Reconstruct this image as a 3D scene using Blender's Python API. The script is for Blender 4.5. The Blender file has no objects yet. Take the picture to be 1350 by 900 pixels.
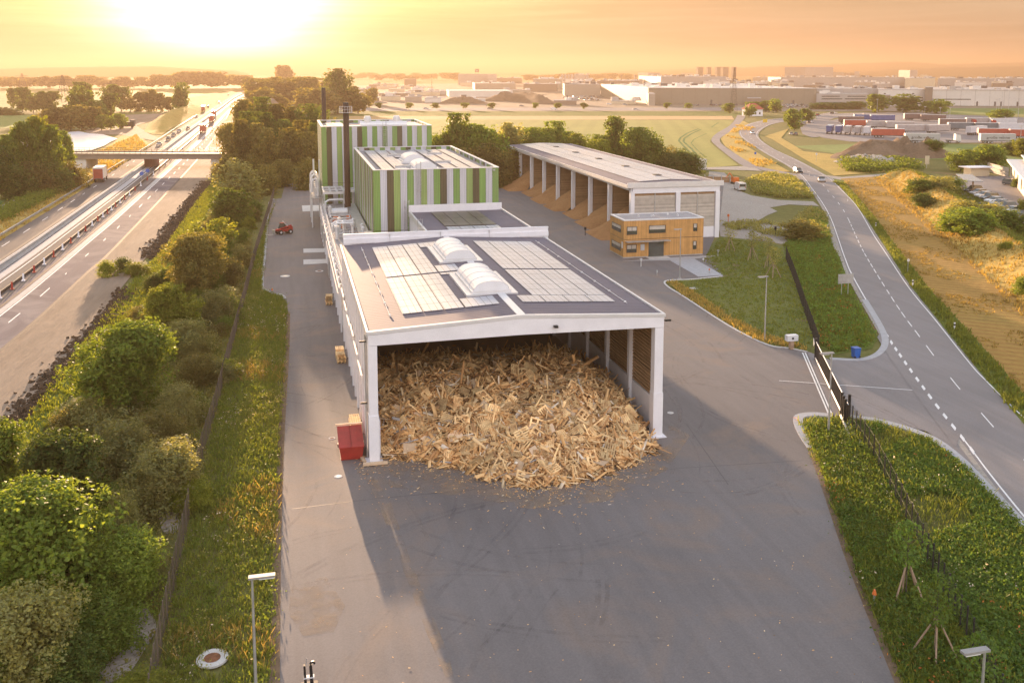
import bpy, math, random
import numpy as np
from mathutils import Vector, Matrix, Euler
R=math.radians
random.seed(7); rng=np.random.default_rng(7)
SC=bpy.context.scene; C=SC.collection
# ---------------------------------------------------------------- survey: photograph pixel (1350x900) -> ground point
F,CY,HZ,PSI,H=1250.,252.,95.,R(13.2),29.
TH=math.atan((CY-HZ)/F)
rv=Vector((math.cos(PSI),-math.sin(PSI),0)); hv=Vector((math.sin(PSI),math.cos(PSI),0)); zv=Vector((0,0,1))
dv=hv*math.cos(TH)-zv*math.sin(TH); uv_=hv*math.sin(TH)+zv*math.cos(TH)
def G(u,v,z=0.0):
    D=dv+rv*((u-675)/F)+uv_*((CY-v)/F); t=(z-H)/D.z
    return Vector((D.x*t,D.y*t,z))
def zof(vb,vt): return H*(1-(vt-HZ)/(vb-HZ))     # height of a vertical whose foot shows at vb and top at vt
# ---------------------------------------------------------------- tagging
def tag(o,label=None,cat=None,group=None,kind=None):
    if label: o['label']=label
    if cat: o['category']=cat
    if group: o['group']=group
    if kind: o['kind']=kind
    return o
def thing(name,label,cat,loc=(0,0,0),rz=0,group=None):
    o=bpy.data.objects.new(name,None); C.objects.link(o); o.location=loc; o.rotation_euler=(0,0,rz)
    o.empty_display_size=.3
    return tag(o,label,cat,group)
def copy_tree(o,parent=None):
    c=o.copy(); C.objects.link(c)
    if parent is not None: c.parent=parent
    for ch in list(o.children): copy_tree(ch,c)
    return c
ORD=['first','second','third','fourth','fifth','sixth','seventh','eighth','ninth','tenth','eleventh','twelfth','thirteenth','fourteenth','fifteenth','sixteenth','seventeenth','eighteenth','nineteenth','twentieth']
def nth(i):
    if i<20: return ORD[i]
    t={2:'twenty',3:'thirty',4:'forty',5:'fifty',6:'sixty'}[(i+1)//10]; r=(i+1)%10
    return (t[:-1]+'ieth') if r==0 else t+'-'+ORD[r-1]
# ---------------------------------------------------------------- mesh builder
BOXF=[(0,3,2,1),(4,5,6,7),(0,1,5,4),(1,2,6,5),(2,3,7,6),(3,0,4,7)]
class MB:
    def __init__(s,org=(0,0,0)): s.v=[];s.f=[];s.m=[];s.o=Vector(org)
    def add(s,vs,fs,m=0):
        n=len(s.v); s.v+= [tuple(a) for a in vs]; s.f+=[tuple(i+n for i in f) for f in fs]
        s.m+= m if isinstance(m,list) else [m]*len(fs)
        return s
    def b(s,x0,x1,y0,y1,z0,z1,m=0):
        return s.add([(x0,y0,z0),(x1,y0,z0),(x1,y1,z0),(x0,y1,z0),(x0,y0,z1),(x1,y0,z1),(x1,y1,z1),(x0,y1,z1)],BOXF,m)
    def ob(s,c,sz,M=None,m=0,taper=1.0):
        hx,hy,hz=sz[0]/2,sz[1]/2,sz[2]/2; vs=[]
        for (a,b_,c_) in [(-1,-1,-1),(1,-1,-1),(1,1,-1),(-1,1,-1),(-1,-1,1),(1,-1,1),(1,1,1),(-1,1,1)]:
            t=taper if c_>0 else 1
            p=Vector((a*hx*t,b_*hy*t,c_*hz))
            if M is not None: p=M@p
            vs.append(p+Vector(c))
        return s.add(vs,BOXF,m)
    def cyl(s,p0,p1,r0,r1=None,n=8,m=0,cap=True):
        p0=Vector(p0);p1=Vector(p1); r1=r0 if r1 is None else r1
        d=(p1-p0).normalized(); a=d.orthogonal().normalized(); b_=d.cross(a)
        vs=[];
        for p,r in((p0,r0),(p1,r1)):
            for i in range(n):
                t=2*math.pi*i/n; vs.append(p+(a*math.cos(t)+b_*math.sin(t))*r)
        fs=[(i,(i+1)%n,n+(i+1)%n,n+i) for i in range(n)]
        if cap: fs+=[tuple(range(n-1,-1,-1)),tuple(range(n,2*n))]
        return s.add(vs,fs,m)
    def tube(s,pts,r,n=6,m=0):
        for a,b_ in zip(pts[:-1],pts[1:]): s.cyl(a,b_,r,r,n,m)
        return s
    def prism(s,poly,z0,z1,m=0,mt=None):
        n=len(poly); A=sum(poly[i][0]*poly[(i+1)%n][1]-poly[(i+1)%n][0]*poly[i][1] for i in range(n))
        if A<0: poly=poly[::-1]
        vs=[(p[0],p[1],z0) for p in poly]+[(p[0],p[1],z1) for p in poly]
        fs=[(i,(i+1)%n,n+(i+1)%n,n+i) for i in range(n)]+[tuple(range(n-1,-1,-1)),tuple(range(n,2*n))]
        ms=[m]*(n+1)+[m if mt is None else mt]
        return s.add(vs,fs,ms)
    def sheet(s,poly,z,m=0):
        n=len(poly); A=sum(poly[i][0]*poly[(i+1)%n][1]-poly[(i+1)%n][0]*poly[i][1] for i in range(n))
        if A<0: poly=poly[::-1]
        return s.add([(p[0],p[1],z) for p in poly],[tuple(range(n))],m)
    def strip(s,left,right,z,m=0):
        n=len(left); vs=[(p[0],p[1],z) for p in left]+[(p[0],p[1],z) for p in right]
        return s.add(vs,[(i,n+i,n+i+1,i+1) for i in range(n-1)],m)
    def build(s,name,mats,parent=None,smooth=False):
        me=bpy.data.meshes.new(name)
        me.from_pydata([(a[0]-s.o.x,a[1]-s.o.y,a[2]-s.o.z) for a in s.v],[],s.f)
        if not isinstance(mats,(list,tuple)): mats=[mats]
        for m in mats: me.materials.append(m)
        if len(mats)>1: me.polygons.foreach_set('material_index',np.array(s.m,dtype=np.int32))
        if smooth: me.polygons.foreach_set('use_smooth',np.ones(len(s.f),dtype=bool))
        me.update()
        o=bpy.data.objects.new(name,me); C.objects.link(o)
        if parent is not None: o.parent=parent
        return o
def npmesh(name,V,Q,mats,k=4,mi=None):
    """V (n,3), Q (m,k) arrays -> mesh datablock"""
    me=bpy.data.meshes.new(name); V=np.asarray(V,dtype=np.float32); Q=np.asarray(Q,dtype=np.int32)
    me.vertices.add(len(V)); me.vertices.foreach_set('co',V.ravel())
    me.loops.add(Q.size); me.loops.foreach_set('vertex_index',Q.ravel())
    me.polygons.add(len(Q)); me.polygons.foreach_set('loop_start',np.arange(0,Q.size,k,dtype=np.int32))
    try: me.polygons.foreach_set('loop_total',np.full(len(Q),k,dtype=np.int32))
    except Exception: pass
    for m in (mats if isinstance(mats,(list,tuple)) else [mats]): me.materials.append(m)
    if mi is not None: me.polygons.foreach_set('material_index',np.asarray(mi,dtype=np.int32))
    me.update(calc_edges=True); me.validate()
    return me
def obj(name,me,parent=None):
    o=bpy.data.objects.new(name,me); C.objects.link(o)
    if parent is not None: o.parent=parent
    return o
# ---------------------------------------------------------------- materials
def nodes(name):
    m=bpy.data.materials.new(name); m.use_nodes=True; nt=m.node_tree; nt.nodes.clear()
    out=nt.nodes.new('ShaderNodeOutputMaterial'); p=nt.nodes.new('ShaderNodeBsdfPrincipled')
    nt.links.new(p.outputs[0],out.inputs[0]); return m,nt,p,out
def c4(c): return (c[0],c[1],c[2],1)
def coord(nt,world,scale=(1,1,1),rot=0):
    if world:
        g=nt.nodes.new('ShaderNodeNewGeometry'); src=g.outputs['Position']
    else:
        g=nt.nodes.new('ShaderNodeTexCoord'); src=g.outputs['Object']
    mp=nt.nodes.new('ShaderNodeMapping'); mp.inputs['Scale'].default_value=scale; mp.inputs['Rotation'].default_value=(0,0,rot)
    nt.links.new(src,mp.inputs[0]); return mp.outputs[0]
def noise(nt,vec,sc,det=4,rough=.55,dist=0):
    n=nt.nodes.new('ShaderNodeTexNoise'); n.inputs['Scale'].default_value=sc; n.inputs['Detail'].default_value=det
    n.inputs['Roughness'].default_value=rough; n.inputs['Distortion'].default_value=dist
    nt.links.new(vec,n.inputs['Vector']); return n.outputs['Fac']
def ramp(nt,fac,stops):
    r=nt.nodes.new('ShaderNodeValToRGB'); e=r.color_ramp.elements
    e[0].position=stops[0][0]; e[0].color=c4(stops[0][1]); e[1].position=stops[-1][0]; e[1].color=c4(stops[-1][1])
    for p,c in stops[1:-1]:
        x=e.new(p); x.color=c4(c)
    nt.links.new(fac,r.inputs[0]); return r.outputs[0]
def mixc(nt,fac,a,b,mode='MIX'):
    m=nt.nodes.new('ShaderNodeMix'); m.data_type='RGBA'; m.blend_type=mode
    for s,x in((0,fac),(6,a),(7,b)):
        if hasattr(x,'is_linked') or hasattr(x,'links'): nt.links.new(x,m.inputs[s])
        elif s==0: m.inputs[0].default_value=x
        else: m.inputs[s].default_value=c4(x)
    return m.outputs[2]
def bumpn(nt,p,h,strength=.4,dist=.05):
    b=nt.nodes.new('ShaderNodeBump'); b.inputs['Strength'].default_value=strength; b.inputs['Distance'].default_value=dist
    nt.links.new(h,b.inputs['Height']); nt.links.new(b.outputs[0],p.inputs['Normal'])
def pm(name,c,rough=.7,var=.18,sc=1.5,metal=0,world=True,stretch=(1,1,1),bump=0,c2=None,spec=.5,rnd=0,fine=0):
    """painted / mineral surface: two-scale mottling, optional per-object variation"""
    m,nt,p,out=nodes(name); vec=coord(nt,world,stretch)
    n=noise(nt,vec,sc,5); d=tuple(x*(1-var) for x in c); l=tuple(min(1,x*(1+var)) for x in (c2 or c))
    col=ramp(nt,n,[(.3,d),(.7,l)])
    if fine:
        n2=noise(nt,vec,sc*14,3); col=mixc(nt,fine,col,ramp(nt,n2,[(.35,tuple(x*.5 for x in c)),(.65,tuple(min(1,x*1.5) for x in c))]))
    if rnd:
        oi=nt.nodes.new('ShaderNodeObjectInfo'); hs=nt.nodes.new('ShaderNodeHueSaturation')
        mr=nt.nodes.new('ShaderNodeMapRange'); mr.inputs[3].default_value=1-rnd; mr.inputs[4].default_value=1+rnd
        nt.links.new(oi.outputs['Random'],mr.inputs[0]); nt.links.new(mr.outputs[0],hs.inputs['Value']); nt.links.new(col,hs.inputs['Color']); col=hs.outputs[0]
    nt.links.new(col,p.inputs['Base Color']); p.inputs['Roughness'].default_value=rough; p.inputs['Metallic'].default_value=metal
    p.inputs['Specular IOR Level'].default_value=spec
    if bump: bumpn(nt,p,noise(nt,vec,sc*6,4),bump,.03)
    return m
def groundm(name,cols,sc=.05,fine=1.2,bump=.6,rough=.95,rows=None,patch=None,stretch=(1,1,1),rot=0,spec=.15,fmix=.45):
    """soil / grass / field: wide patches plus close mottling"""
    m,nt,p,out=nodes(name); vec=coord(nt,True,stretch,rot)
    n=noise(nt,vec,sc,6,.6,.6); k=len(cols)
    col=ramp(nt,n,[(.28+.44*i/(k-1),c) for i,c in enumerate(cols)])
    n2=noise(nt,vec,fine,6,.7); a=tuple(x*.55 for x in cols[k//2]); b=tuple(x*1.5 for x in cols[k//2])
    col=mixc(nt,fmix,col,ramp(nt,n2,[(.3,a),(.7,b)]))
    if rows:
        ang,per,str_=rows; v2=coord(nt,True,(1,1,1),ang); w=nt.nodes.new('ShaderNodeTexWave'); w.inputs['Scale'].default_value=.314/per
        w.inputs['Distortion'].default_value=1.2; w.inputs['Detail'].default_value=2; w.inputs['Detail Scale'].default_value=.4
        nt.links.new(v2,w.inputs[0]); col=mixc(nt,str_,col,ramp(nt,w.outputs['Fac'],[(.2,tuple(x*.6 for x in cols[0])),(.8,tuple(x*1.2 for x in cols[-1]))]))
    if patch:
        n3=noise(nt,vec,patch[1],5,.6,1.); msk=ramp(nt,n3,[(patch[2],(0,0,0)),(patch[2]+.08,(1,1,1))]); col=mixc(nt,msk,col,patch[0])
    nt.links.new(col,p.inputs['Base Color']); p.inputs['Roughness'].default_value=rough; p.inputs['Specular IOR Level'].default_value=spec
    bumpn(nt,p,n2,bump,.25); return m
def leafm(name,c,var=.35,trans=.45,tcol=None,rnd=.25):
    m,nt,p,out=nodes(name)
    g=nt.nodes.new('ShaderNodeNewGeometry'); rp=g.outputs['Random Per Island']
    col=ramp(nt,rp,[(0,tuple(x*(1-var) for x in c)),(.7,tuple(x*(1+var*.5) for x in c)),(1,(c[0]*1.9,c[1]*1.5,c[2]*1.0))])
    n=noise(nt,coord(nt,True),.35,3); col=mixc(nt,n,col,mixc(nt,.55,col,(c[0]*2.0,c[1]*1.35,c[2]*.8)))
    oi=nt.nodes.new('ShaderNodeObjectInfo'); hs=nt.nodes.new('ShaderNodeHueSaturation'); mr=nt.nodes.new('ShaderNodeMapRange')
    mr.inputs[3].default_value=1-rnd; mr.inputs[4].default_value=1+rnd
    nt.links.new(oi.outputs['Random'],mr.inputs[0]); nt.links.new(mr.outputs[0],hs.inputs['Value']); nt.links.new(col,hs.inputs['Color']); col=hs.outputs[0]
    nt.links.new(col,p.inputs['Base Color']); p.inputs['Roughness'].default_value=.6; p.inputs['Specular IOR Level'].default_value=.25
    t=nt.nodes.new('ShaderNodeBsdfTranslucent'); mx=nt.nodes.new('ShaderNodeMixShader'); mx.inputs[0].default_value=trans
    gam=mixc(nt,1,col,(1.5,1.35,.6),'MULTIPLY')
    nt.links.new(gam,t.inputs[0]); nt.links.new(p.outputs[0],mx.inputs[1]); nt.links.new(t.outputs[0],mx.inputs[2]); nt.links.new(mx.outputs[0],out.inputs[0])
    return m
def asphaltm(name,c,streak=(1,.08),ang=0,warm=(.2,.16,.13),k=.35,stain=.55,rough=.78,spec=.35):
    m,nt,p,out=nodes(name); vec=coord(nt,True)
    sv=coord(nt,True,(streak[0],streak[1],1),ang)
    n1=noise(nt,vec,.055,5,.55,.8); n2=noise(nt,sv,1.1,5,.6,.4); n3=noise(nt,vec,9,3,.7)
    col=ramp(nt,n1,[(.3,tuple(x*.74 for x in c)),(.5,c),(.72,tuple(x*1.2 for x in c))])
    col=mixc(nt,.4,col,ramp(nt,n2,[(.3,tuple(x*.72 for x in c)),(.7,tuple(x*1.3 for x in c))]))
    n4=noise(nt,vec,.11,6,.62,1.5); col=mixc(nt,ramp(nt,n4,[(stain,(0,0,0)),(stain+.18,(k,k,k))]),col,warm)
    n5=noise(nt,vec,.8,6,.75,2.); col=mixc(nt,ramp(nt,n5,[(.62,(0,0,0)),(.72,(.35,.35,.35))]),col,tuple(x*.55 for x in c))
    col=mixc(nt,.22,col,ramp(nt,n3,[(.35,tuple(x*.6 for x in c)),(.65,tuple(x*1.5 for x in c))]))
    nt.links.new(col,p.inputs['Base Color']); p.inputs['Roughness'].default_value=rough; p.inputs['Specular IOR Level'].default_value=spec
    bumpn(nt,p,n3,.15,.02); return m
M={}
M['white']=pm('white_concrete',(.8,.79,.82),.6,.05,.8,fine=.04)
M['metalw']=pm('white_metal',(.74,.74,.75),.35,.06,1,metal=.2)
M['galv']=pm('galvanised_steel',(.5,.5,.5),.4,.15,2,metal=.6)
M['alu']=pm('aluminium',(.62,.64,.68),.32,.1,2,metal=.7)
M['dark']=pm('dark_metal',(.035,.032,.03),.5,.2,3)
M['black']=pm('black_plastic',(.012,.012,.012),.45,.2,3)
M['conc']=pm('concrete',(.42,.41,.4),.85,.15,.6,fine=.15,bump=.2)
M['concl']=pm('pale_concrete',(.6,.58,.55),.85,.1,.8,fine=.12,bump=.2)
M['glass']=pm('window_glass',(.06,.07,.06),.08,.3,.7,spec=.9)
M['red']=pm('red_steel',(.36,.03,.022),.5,.2,1.5,fine=.1)
M['redcl']=pm('red_curtain',(.4,.08,.05),.6,.15,.8)
M['orange']=pm('orange_paint',(.65,.16,.03),.45,.12,2)
M['blue']=pm('blue_plastic',(.02,.11,.42),.4,.1,2)
M['bluet']=pm('blue_tarpaulin',(.08,.11,.26),.6,.15,1)
M['tyre']=pm('tyre_rubber',(.02,.02,.02),.85,.2,4)
M['white_mark']=pm('road_paint',(.78,.77,.75),.7,.12,3,fine=.15)
M['panel']=pm('solar_glass',(.36,.4,.48),.2,.06,.5,metal=.55,spec=.8)
M['paneld']=pm('solar_glass_dark',(.1,.09,.075),.3,.15,.5,metal=.3)
M['dome']=pm('skylight_acrylic',(.78,.78,.79),.35,.04,1)
M['glow']=pm('amber_lens',(.7,.3,.05),.3,.05,1)
M['bark']=pm('bark',(.11,.085,.06),.9,.3,4,bump=.4)
M['stake']=pm('peeled_stake',(.36,.25,.17),.8,.2,3)
M['wood']=pm('pallet_wood',(.78,.46,.21),.85,.28,1.7,c2=(.86,.58,.3),world=True,rnd=.38)
M['woodd']=pm('broken_wood',(.4,.225,.1),.9,.38,1.1,c2=(.52,.32,.16),world=True,rnd=.2)
M['ply']=pm('pale_board',(.68,.5,.33),.8,.16,1.2,rnd=.28)
M['chips']=groundm('wood_chips',[(.26,.13,.055),(.4,.21,.09),(.5,.3,.14)],.25,3.5,.9)
M['trim']=pm('eave_trim',(.72,.71,.71),.4,.06,1,metal=.3)
M['yel']=pm('yellow_sign',(.75,.5,.04),.5,.05,1)
M['redconc']=pm('red_stained_concrete',(.4,.2,.15),.85,.2,.6)
# ---------------------------------------------------------------- SETTING
def px(lst,z=0): return [G(u,v,z) for u,v in lst]
LV=[0]
def ground(name,pts,mat,z=None,kind='structure',label=None,cat=None):
    if z is None: LV[0]+=1; z=.012+LV[0]*.004
    mb=MB(); mb.sheet([(p[0],p[1]) for p in pts],z); o=mb.build(name,mat); tag(o,label,cat,None,kind); return o
def smooth(pts,n=6):
    """Catmull-Rom through world points"""
    P=[Vector((p[0],p[1],0)) for p in pts]; P=[P[0]*2-P[1]]+P+[P[-1]*2-P[-2]]; out=[]
    for i in range(1,len(P)-2):
        for k in range(n):
            t=k/n; a,b,c,d=P[i-1:i+3]
            out.append(.5*((2*b)+(c-a)*t+(2*a-5*b+4*c-d)*t*t+(3*b-a-3*c+d)*t*t*t))
    out.append(P[-2]); return out
def offs(path,d):
    o=[]
    for i,p in enumerate(path):
        a=path[max(0,i-1)]; b=path[min(len(path)-1,i+1)]; t=(b-a).normalized(); o.append(p+Vector((t.y,-t.x,0))*d)
    return o
def band(name,path,d0,d1,z,mat,parent=None,kind='structure'):
    mb=MB(); mb.strip(offs(path,d0),offs(path,d1),z)
    o=mb.build(name,mat,parent); 
    for f in o.data.polygons:
        if f.normal.z<0: o.data.flip_normals(); break
    if parent is None: tag(o,kind=kind)
    return o
GR={}
GR['base']=groundm('meadow_ground',[(0.105,0.119,0.031),(0.168,0.161,0.049),(0.280,0.224,0.084)],.02,.7,.8,patch=((.24,.17,.08),.03,.6))
GR['grassL']=groundm('verge_ground',[(0.077,0.087,0.025),(0.112,0.119,0.031),(0.196,0.154,0.070)],.12,2.2,.9,patch=((.26,.2,.14),.16,.6))
GR['green']=groundm('short_grass',[(0.084,0.119,0.025),(0.119,0.154,0.031),(0.168,0.182,0.042)],.15,2.5,.6)
GR['lawn']=groundm('lawn',[(0.098,0.126,0.031),(0.140,0.161,0.042),(0.224,0.210,0.070)],.12,2.5,.6,patch=((.2,.15,.09),.1,.62))
GR['wheat']=groundm('wheat_field',[(0.210,0.224,0.056),(0.266,0.266,0.070),(0.322,0.294,0.084)],.012,.25,.5,rows=(R(20),9,.12),fmix=.2)
GR['straw']=groundm('straw_strip',[(.42,.27,.12),(.52,.34,.16),(.56,.4,.2)],.02,.4,.3)
GR['mown']=groundm('mown_strip',[(0.280,0.168,0.049),(0.420,0.238,0.070),(0.266,0.210,0.056)],.06,1.1,.8,rows=(R(-52),1.6,.3))
GR['dryg']=groundm('dry_grass',[(0.308,0.224,0.063),(0.476,0.336,0.098),(0.238,0.210,0.056)],.09,1.3,.9)
GR['sand']=groundm('sandy_soil',[(.2,.145,.1),(.27,.205,.15),(.33,.27,.21)],.12,.9,.6,fmix=.3,stretch=(1,.14,1))
GR['dirt']=groundm('bare_earth',[(.12,.08,.05),(.2,.14,.09),(.28,.2,.14)],.08,1.6,.9)
GR['gravel']=groundm('gravel',[(.3,.27,.24),(.37,.34,.3),(.42,.38,.33)],.06,3,.6)
GR['indus']=groundm('industrial_ground',[(.2,.16,.12),(.26,.21,.16),(.17,.16,.08)],.01,.12,.4)
GR['ffield']=groundm('far_field',[(0.182,0.196,0.070),(0.252,0.238,0.084),(0.336,0.280,0.140)],.004,.05,.4)
GR['fieldg']=groundm('green_field',[(0.140,0.196,0.056),(0.182,0.238,0.070),(0.238,0.266,0.084)],.01,.2,.4)
GR['row']=groundm('row_crop',[(0.056,0.126,0.028),(0.084,0.168,0.042),(0.126,0.182,0.056)],.05,.6,.9,rows=(R(15),1.5,.5))
GR['yard']=asphaltm('yard_asphalt',(.172,.155,.15),streak=(1,.06),warm=(.27,.19,.135),k=.55,stain=.5)
GR['road']=asphaltm('road_asphalt',(.23,.21,.205),streak=(1,.05),ang=R(-48),warm=(.26,.22,.2))
GR['hw']=asphaltm('motorway_concrete',(.165,.148,.137),streak=(1,.03),ang=R(24),warm=(.24,.2,.17),rough=.95,spec=.08)
GR['hwd']=asphaltm('milled_surface',(.165,.142,.152),streak=(1,.05),ang=R(24),warm=(.3,.26,.245),k=.8,stain=.46,rough=.95,spec=.08)
GR['hwk']=asphaltm('dark_strip',(.13,.115,.1),streak=(1,.05),ang=R(24))
GR['pave']=pm('paving_stone',(.4,.4,.41),.85,.12,2,fine=.2,bump=.3)
GR['film']=pm('white_film',(.75,.74,.76),.35,.08,.15,bump=.3)
GR['sandp']=groundm('pale_bare_soil',[(.3,.24,.19),(.42,.36,.31),(.5,.44,.4)],.35,3,.8,patch=((.12,.12,.04),.7,.58))
GR['edge']=asphaltm('muddy_edge',(.075,.06,.05),streak=(1,.1),ang=R(24))
GR['clod']=groundm('dark_clods',[(.05,.035,.025),(.085,.06,.04),(.12,.085,.06)],.3,2.5,.9)
# land sheet, gently uneven far away only
mb=MB(); nx,ny=24,24
mb.add([(-7000+14000*i/nx,-300+11000*j/ny,0) for j in range(ny+1) for i in range(nx+1)],[(j*(nx+1)+i,j*(nx+1)+i+1,(j+1)*(nx+1)+i+1,(j+1)*(nx+1)+i) for j in range(ny) for i in range(nx)])
tag(mb.build('ground',GR['base']),kind='structure')
def hills(name,uvs,D,mat,depth=900):
    """ridge line seen at pixel heights, D metres off"""
    mb=MB(); pts=[]
    us=[];
    for (u0,v0),(u1,v1) in zip(uvs[:-1],uvs[1:]):
        n=max(2,int(abs(u1-u0)/6))
        for k in range(n): t=k/n; us.append((u0+(u1-u0)*t,v0+(v1-v0)*(t*t*(3-2*t))))
    n=len(us); rows=[(0,0.0),(.25,.45),(.5,.85),(.7,1.0),(1,.9)]
    vs=[]
    for s,hf in rows:
        for i,(u,v) in enumerate(us):
            d=D+depth*s; dirx=dv*0+hv+rv*((u-675)/F*math.cos(TH)); zt=H+(HZ-v)*(D+depth*.7)/F/1.02
            jit=rng.normal(0,1.5) if s in(.7,.5) else 0
            p=dirx*d; vs.append((p.x,p.y,max(0,zt*hf+jit)-(.5 if s==0 else 0)))
    fs=[(j*n+i,j*n+i+1,(j+1)*n+i+1,(j+1)*n+i) for j in range(len(rows)-1) for i in range(n-1)]
    mb.add(vs,fs); tag(mb.build(name,mat,smooth=True),kind='structure')
M['forest']=groundm('forested_hill',[(.03,.04,.015),(.05,.055,.02),(.09,.08,.035)],.004,.05,1.)
hills('hills',[(-250,94),(-60,92),(60,89),(140,87.5),(200,87),(260,90),(300,92),(335,96.5)],5200,M['forest'],700)
hills('hills',[(760,96),(850,93),(950,89.5),(1060,86),(1110,84),(1190,81.5),(1245,85),(1290,84),(1360,82),(1500,83),(1650,88)],6500,M['forest'],900)
hills('hills',[(1120,95),(1200,90.5),(1260,89),(1330,88),(1450,86),(1600,90)],5000,M['forest'],600)
hills('hills',[(330,99),(420,97.5),(520,97),(640,96.5),(760,97),(900,98)],7000,M['forest'],600)
LV[0]=6
# fields and far ground, from far to near
ground('field',px([(-300,104),(300,104),(318,117),(240,131),(-400,131)]),GR['ffield'])
ground('field',px([(-300,131),(240,131),(235,147),(-300,149)]),GR['ffield'])
ground('field',px([(-200,150),(60,152),(90,168),(-200,172)]),GR['fieldg'])
ground('industrial_ground',px([(470,113),(700,108),(1800,104),(1800,148),(1000,147),(470,149)]),GR['indus'])
ground('field',px([(450,147),(1000,147),(985,154),(450,155)]),GR['green'])
ground('road',px([(470,142.5),(1015,142),(1015,145.5),(470,146.3)]),GR['road'])
ground('field',px([(455,153.2),(965,153.2),(968,158),(455,158.2)]),GR['straw'])
ground('wheat_field',px([(440,157.6),(968,158.6),(961,167),(940,181),(936,187),(943,194),(974,218.5),(880,225),(600,242),(440,236)]),GR['wheat'])
ground('field',px([(1235,143),(1600,143),(1600,152),(1240,151)]),GR['fieldg'])
ground('field',px([(1225,151),(1600,152),(1600,160),(1225,158)]),GR['ffield'])
ground('field',px([(1040,193),(1130,190),(1500,192),(1500,215),(1190,210),(1100,203)]),GR['fieldg'])
ground('truck_park',px([(1085,182),(1068,176),(1072,168),(1090,160),(1135,151),(1190,149),(1400,157),(1400,188),(1190,189),(1120,187)]),GR['road'])
ground('road',px([(1043,157.2),(1095,150.5),(1140,148.5),(1250,147.5),(1250,150),(1140,152),(1100,156),(1085,163),(1072,169),(1069,175),(1080,181),(1070,181.5),(1058,177),(1055,169),(1066,161.5),(1050,161)]),GR['road'])
ground('car_park',px([(1245,233),(1290,232),(1420,234),(1420,330),(1360,300),(1310,277),(1262,255),(1240,244)]),GR['road'])
# dry meadow island between path and road, mown strip, dry slopes
ground('meadow',px([(972,160),(981,160),(1000,170),(978,178),(980,190),(1015,212),(1042,227),(1015,226),(994,221),(956,193),(950,183),(960,174)]),GR['dryg'])
ground('meadow',px([(1008,180),(1018,184),(1060,210),(1100,232),(1160,228),(1200,222),(1190,210),(1110,205),(1060,200),(1030,182),(1040,170)]),GR['dryg'])
ground('mown_strip',px([(1108,236),(1160,233),(1204,256),(1236,294),(1292,338),(1352,392),(1425,440),(1400,590),(1352,538),(1300,470),(1245,410),(1200,352),(1150,288),(1125,258)]),GR['mown'])
ground('verge',px([(1098,236),(1112,238),(1150,282),(1185,330),(1228,385),(1270,430),(1350,520),(1420,600),(1400,620),(1290,490),(1200,378),(1140,286),(1110,250)]),GR['green'])
# motorway
HWX=-1.0
def hwline(pts,n=6): return smooth(px(pts),n)
hwL=hwline([(-120,390),(0,318),(130,237),(205,190),(250,160),(290,136),(318,120),(345,114)])
hwR=hwline([(-330,710),(0,466),(113,364),(160,320),(260,212),(284,180),(297,160),(310,136),(326,121),(348,114.5)])
def lerp(t): return [a.lerp(b,t) for a,b in zip(hwL,hwR)]
def hwstrip(name,t0,t1,z,mat):
    mb=MB(); A=lerp(t0);B=lerp(t1); mb.strip(A,B,z); o=mb.build(name,mat)
    if o.data.polygons[0].normal.z<0: o.data.flip_normals()
    return tag(o,kind='structure')
hwstrip('motorway',0,1,.09,GR['hw'])
hwstrip('motorway_median',.245,.268,.10,GR['hwk'])
hwstrip('motorway_median',.4,.47,.10,GR['pave'])
hwstrip('road',.675,.985,.10,GR['hwd'])
hwstrip('motorway_median',.98,1.03,.104,GR['edge'])
hwstrip('motorway_median',.70,.715,.104,GR['edge'])
hwstrip('motorway_median',.725,.765,.104,M['conc'])
mk=MB()
for t in (.378,.497,.77): 
    A=lerp(t);B=lerp(t+.009); mk.strip(A,B,.115)
def dash(t0,wd,on,off,z=.115,upto=900):
    A=lerp(t0);B=lerp(t0+wd); s=0
    for i in range(len(A)-1):
        L=(A[i+1]-A[i]).length; k=0.0
        while k<L:
            ph=(s+k)%(on+off)
            e=min(L,k+on)
            if ph<1.0:
                a0=A[i].lerp(A[i+1],k/L);a1=A[i].lerp(A[i+1],e/L);b0=B[i].lerp(B[i+1],k/L);b1=B[i].lerp(B[i+1],e/L)
                mk.add([(a0.x,a0.y,z),(b0.x,b0.y,z),(b1.x,b1.y,z),(a1.x,a1.y,z)],[(0,1,2,3)])
            k+=1.0 if ph>=1.0 else on
        s+=L
dash(.095,.009,5,9); dash(.86,.008,5,9)
o=mk.build('road_markings',M['white_mark']); tag(o,kind='structure')
for p in o.data.polygons:
    pass
# sandy strip, clod ridge, green slope right of the motorway
sandR=hwline([(-300,830),(-60,640),(60,505),(130,430),(165,382),(200,335),(245,275),(280,230),(294,200),(310,160),(322,140),(334,124)])
A=hwR; 
ground('sand_strip',[a for a in hwline([(-330,710),(0,466),(113,364),(160,320),(260,212),(284,180),(297,160)])]+[p for p in hwline([(310,160),(294,200),(272,240),(225,300),(175,362),(60,505),(-60,640),(-300,860)])],GR['sand'])
ground('grass_slope',px([(-200,900),(0,600),(90,480),(175,372),(215,330),(262,262),(290,225),(300,240),(262,300),(205,395),(110,500),(40,590),(-100,800)]),GR['green'])
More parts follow.
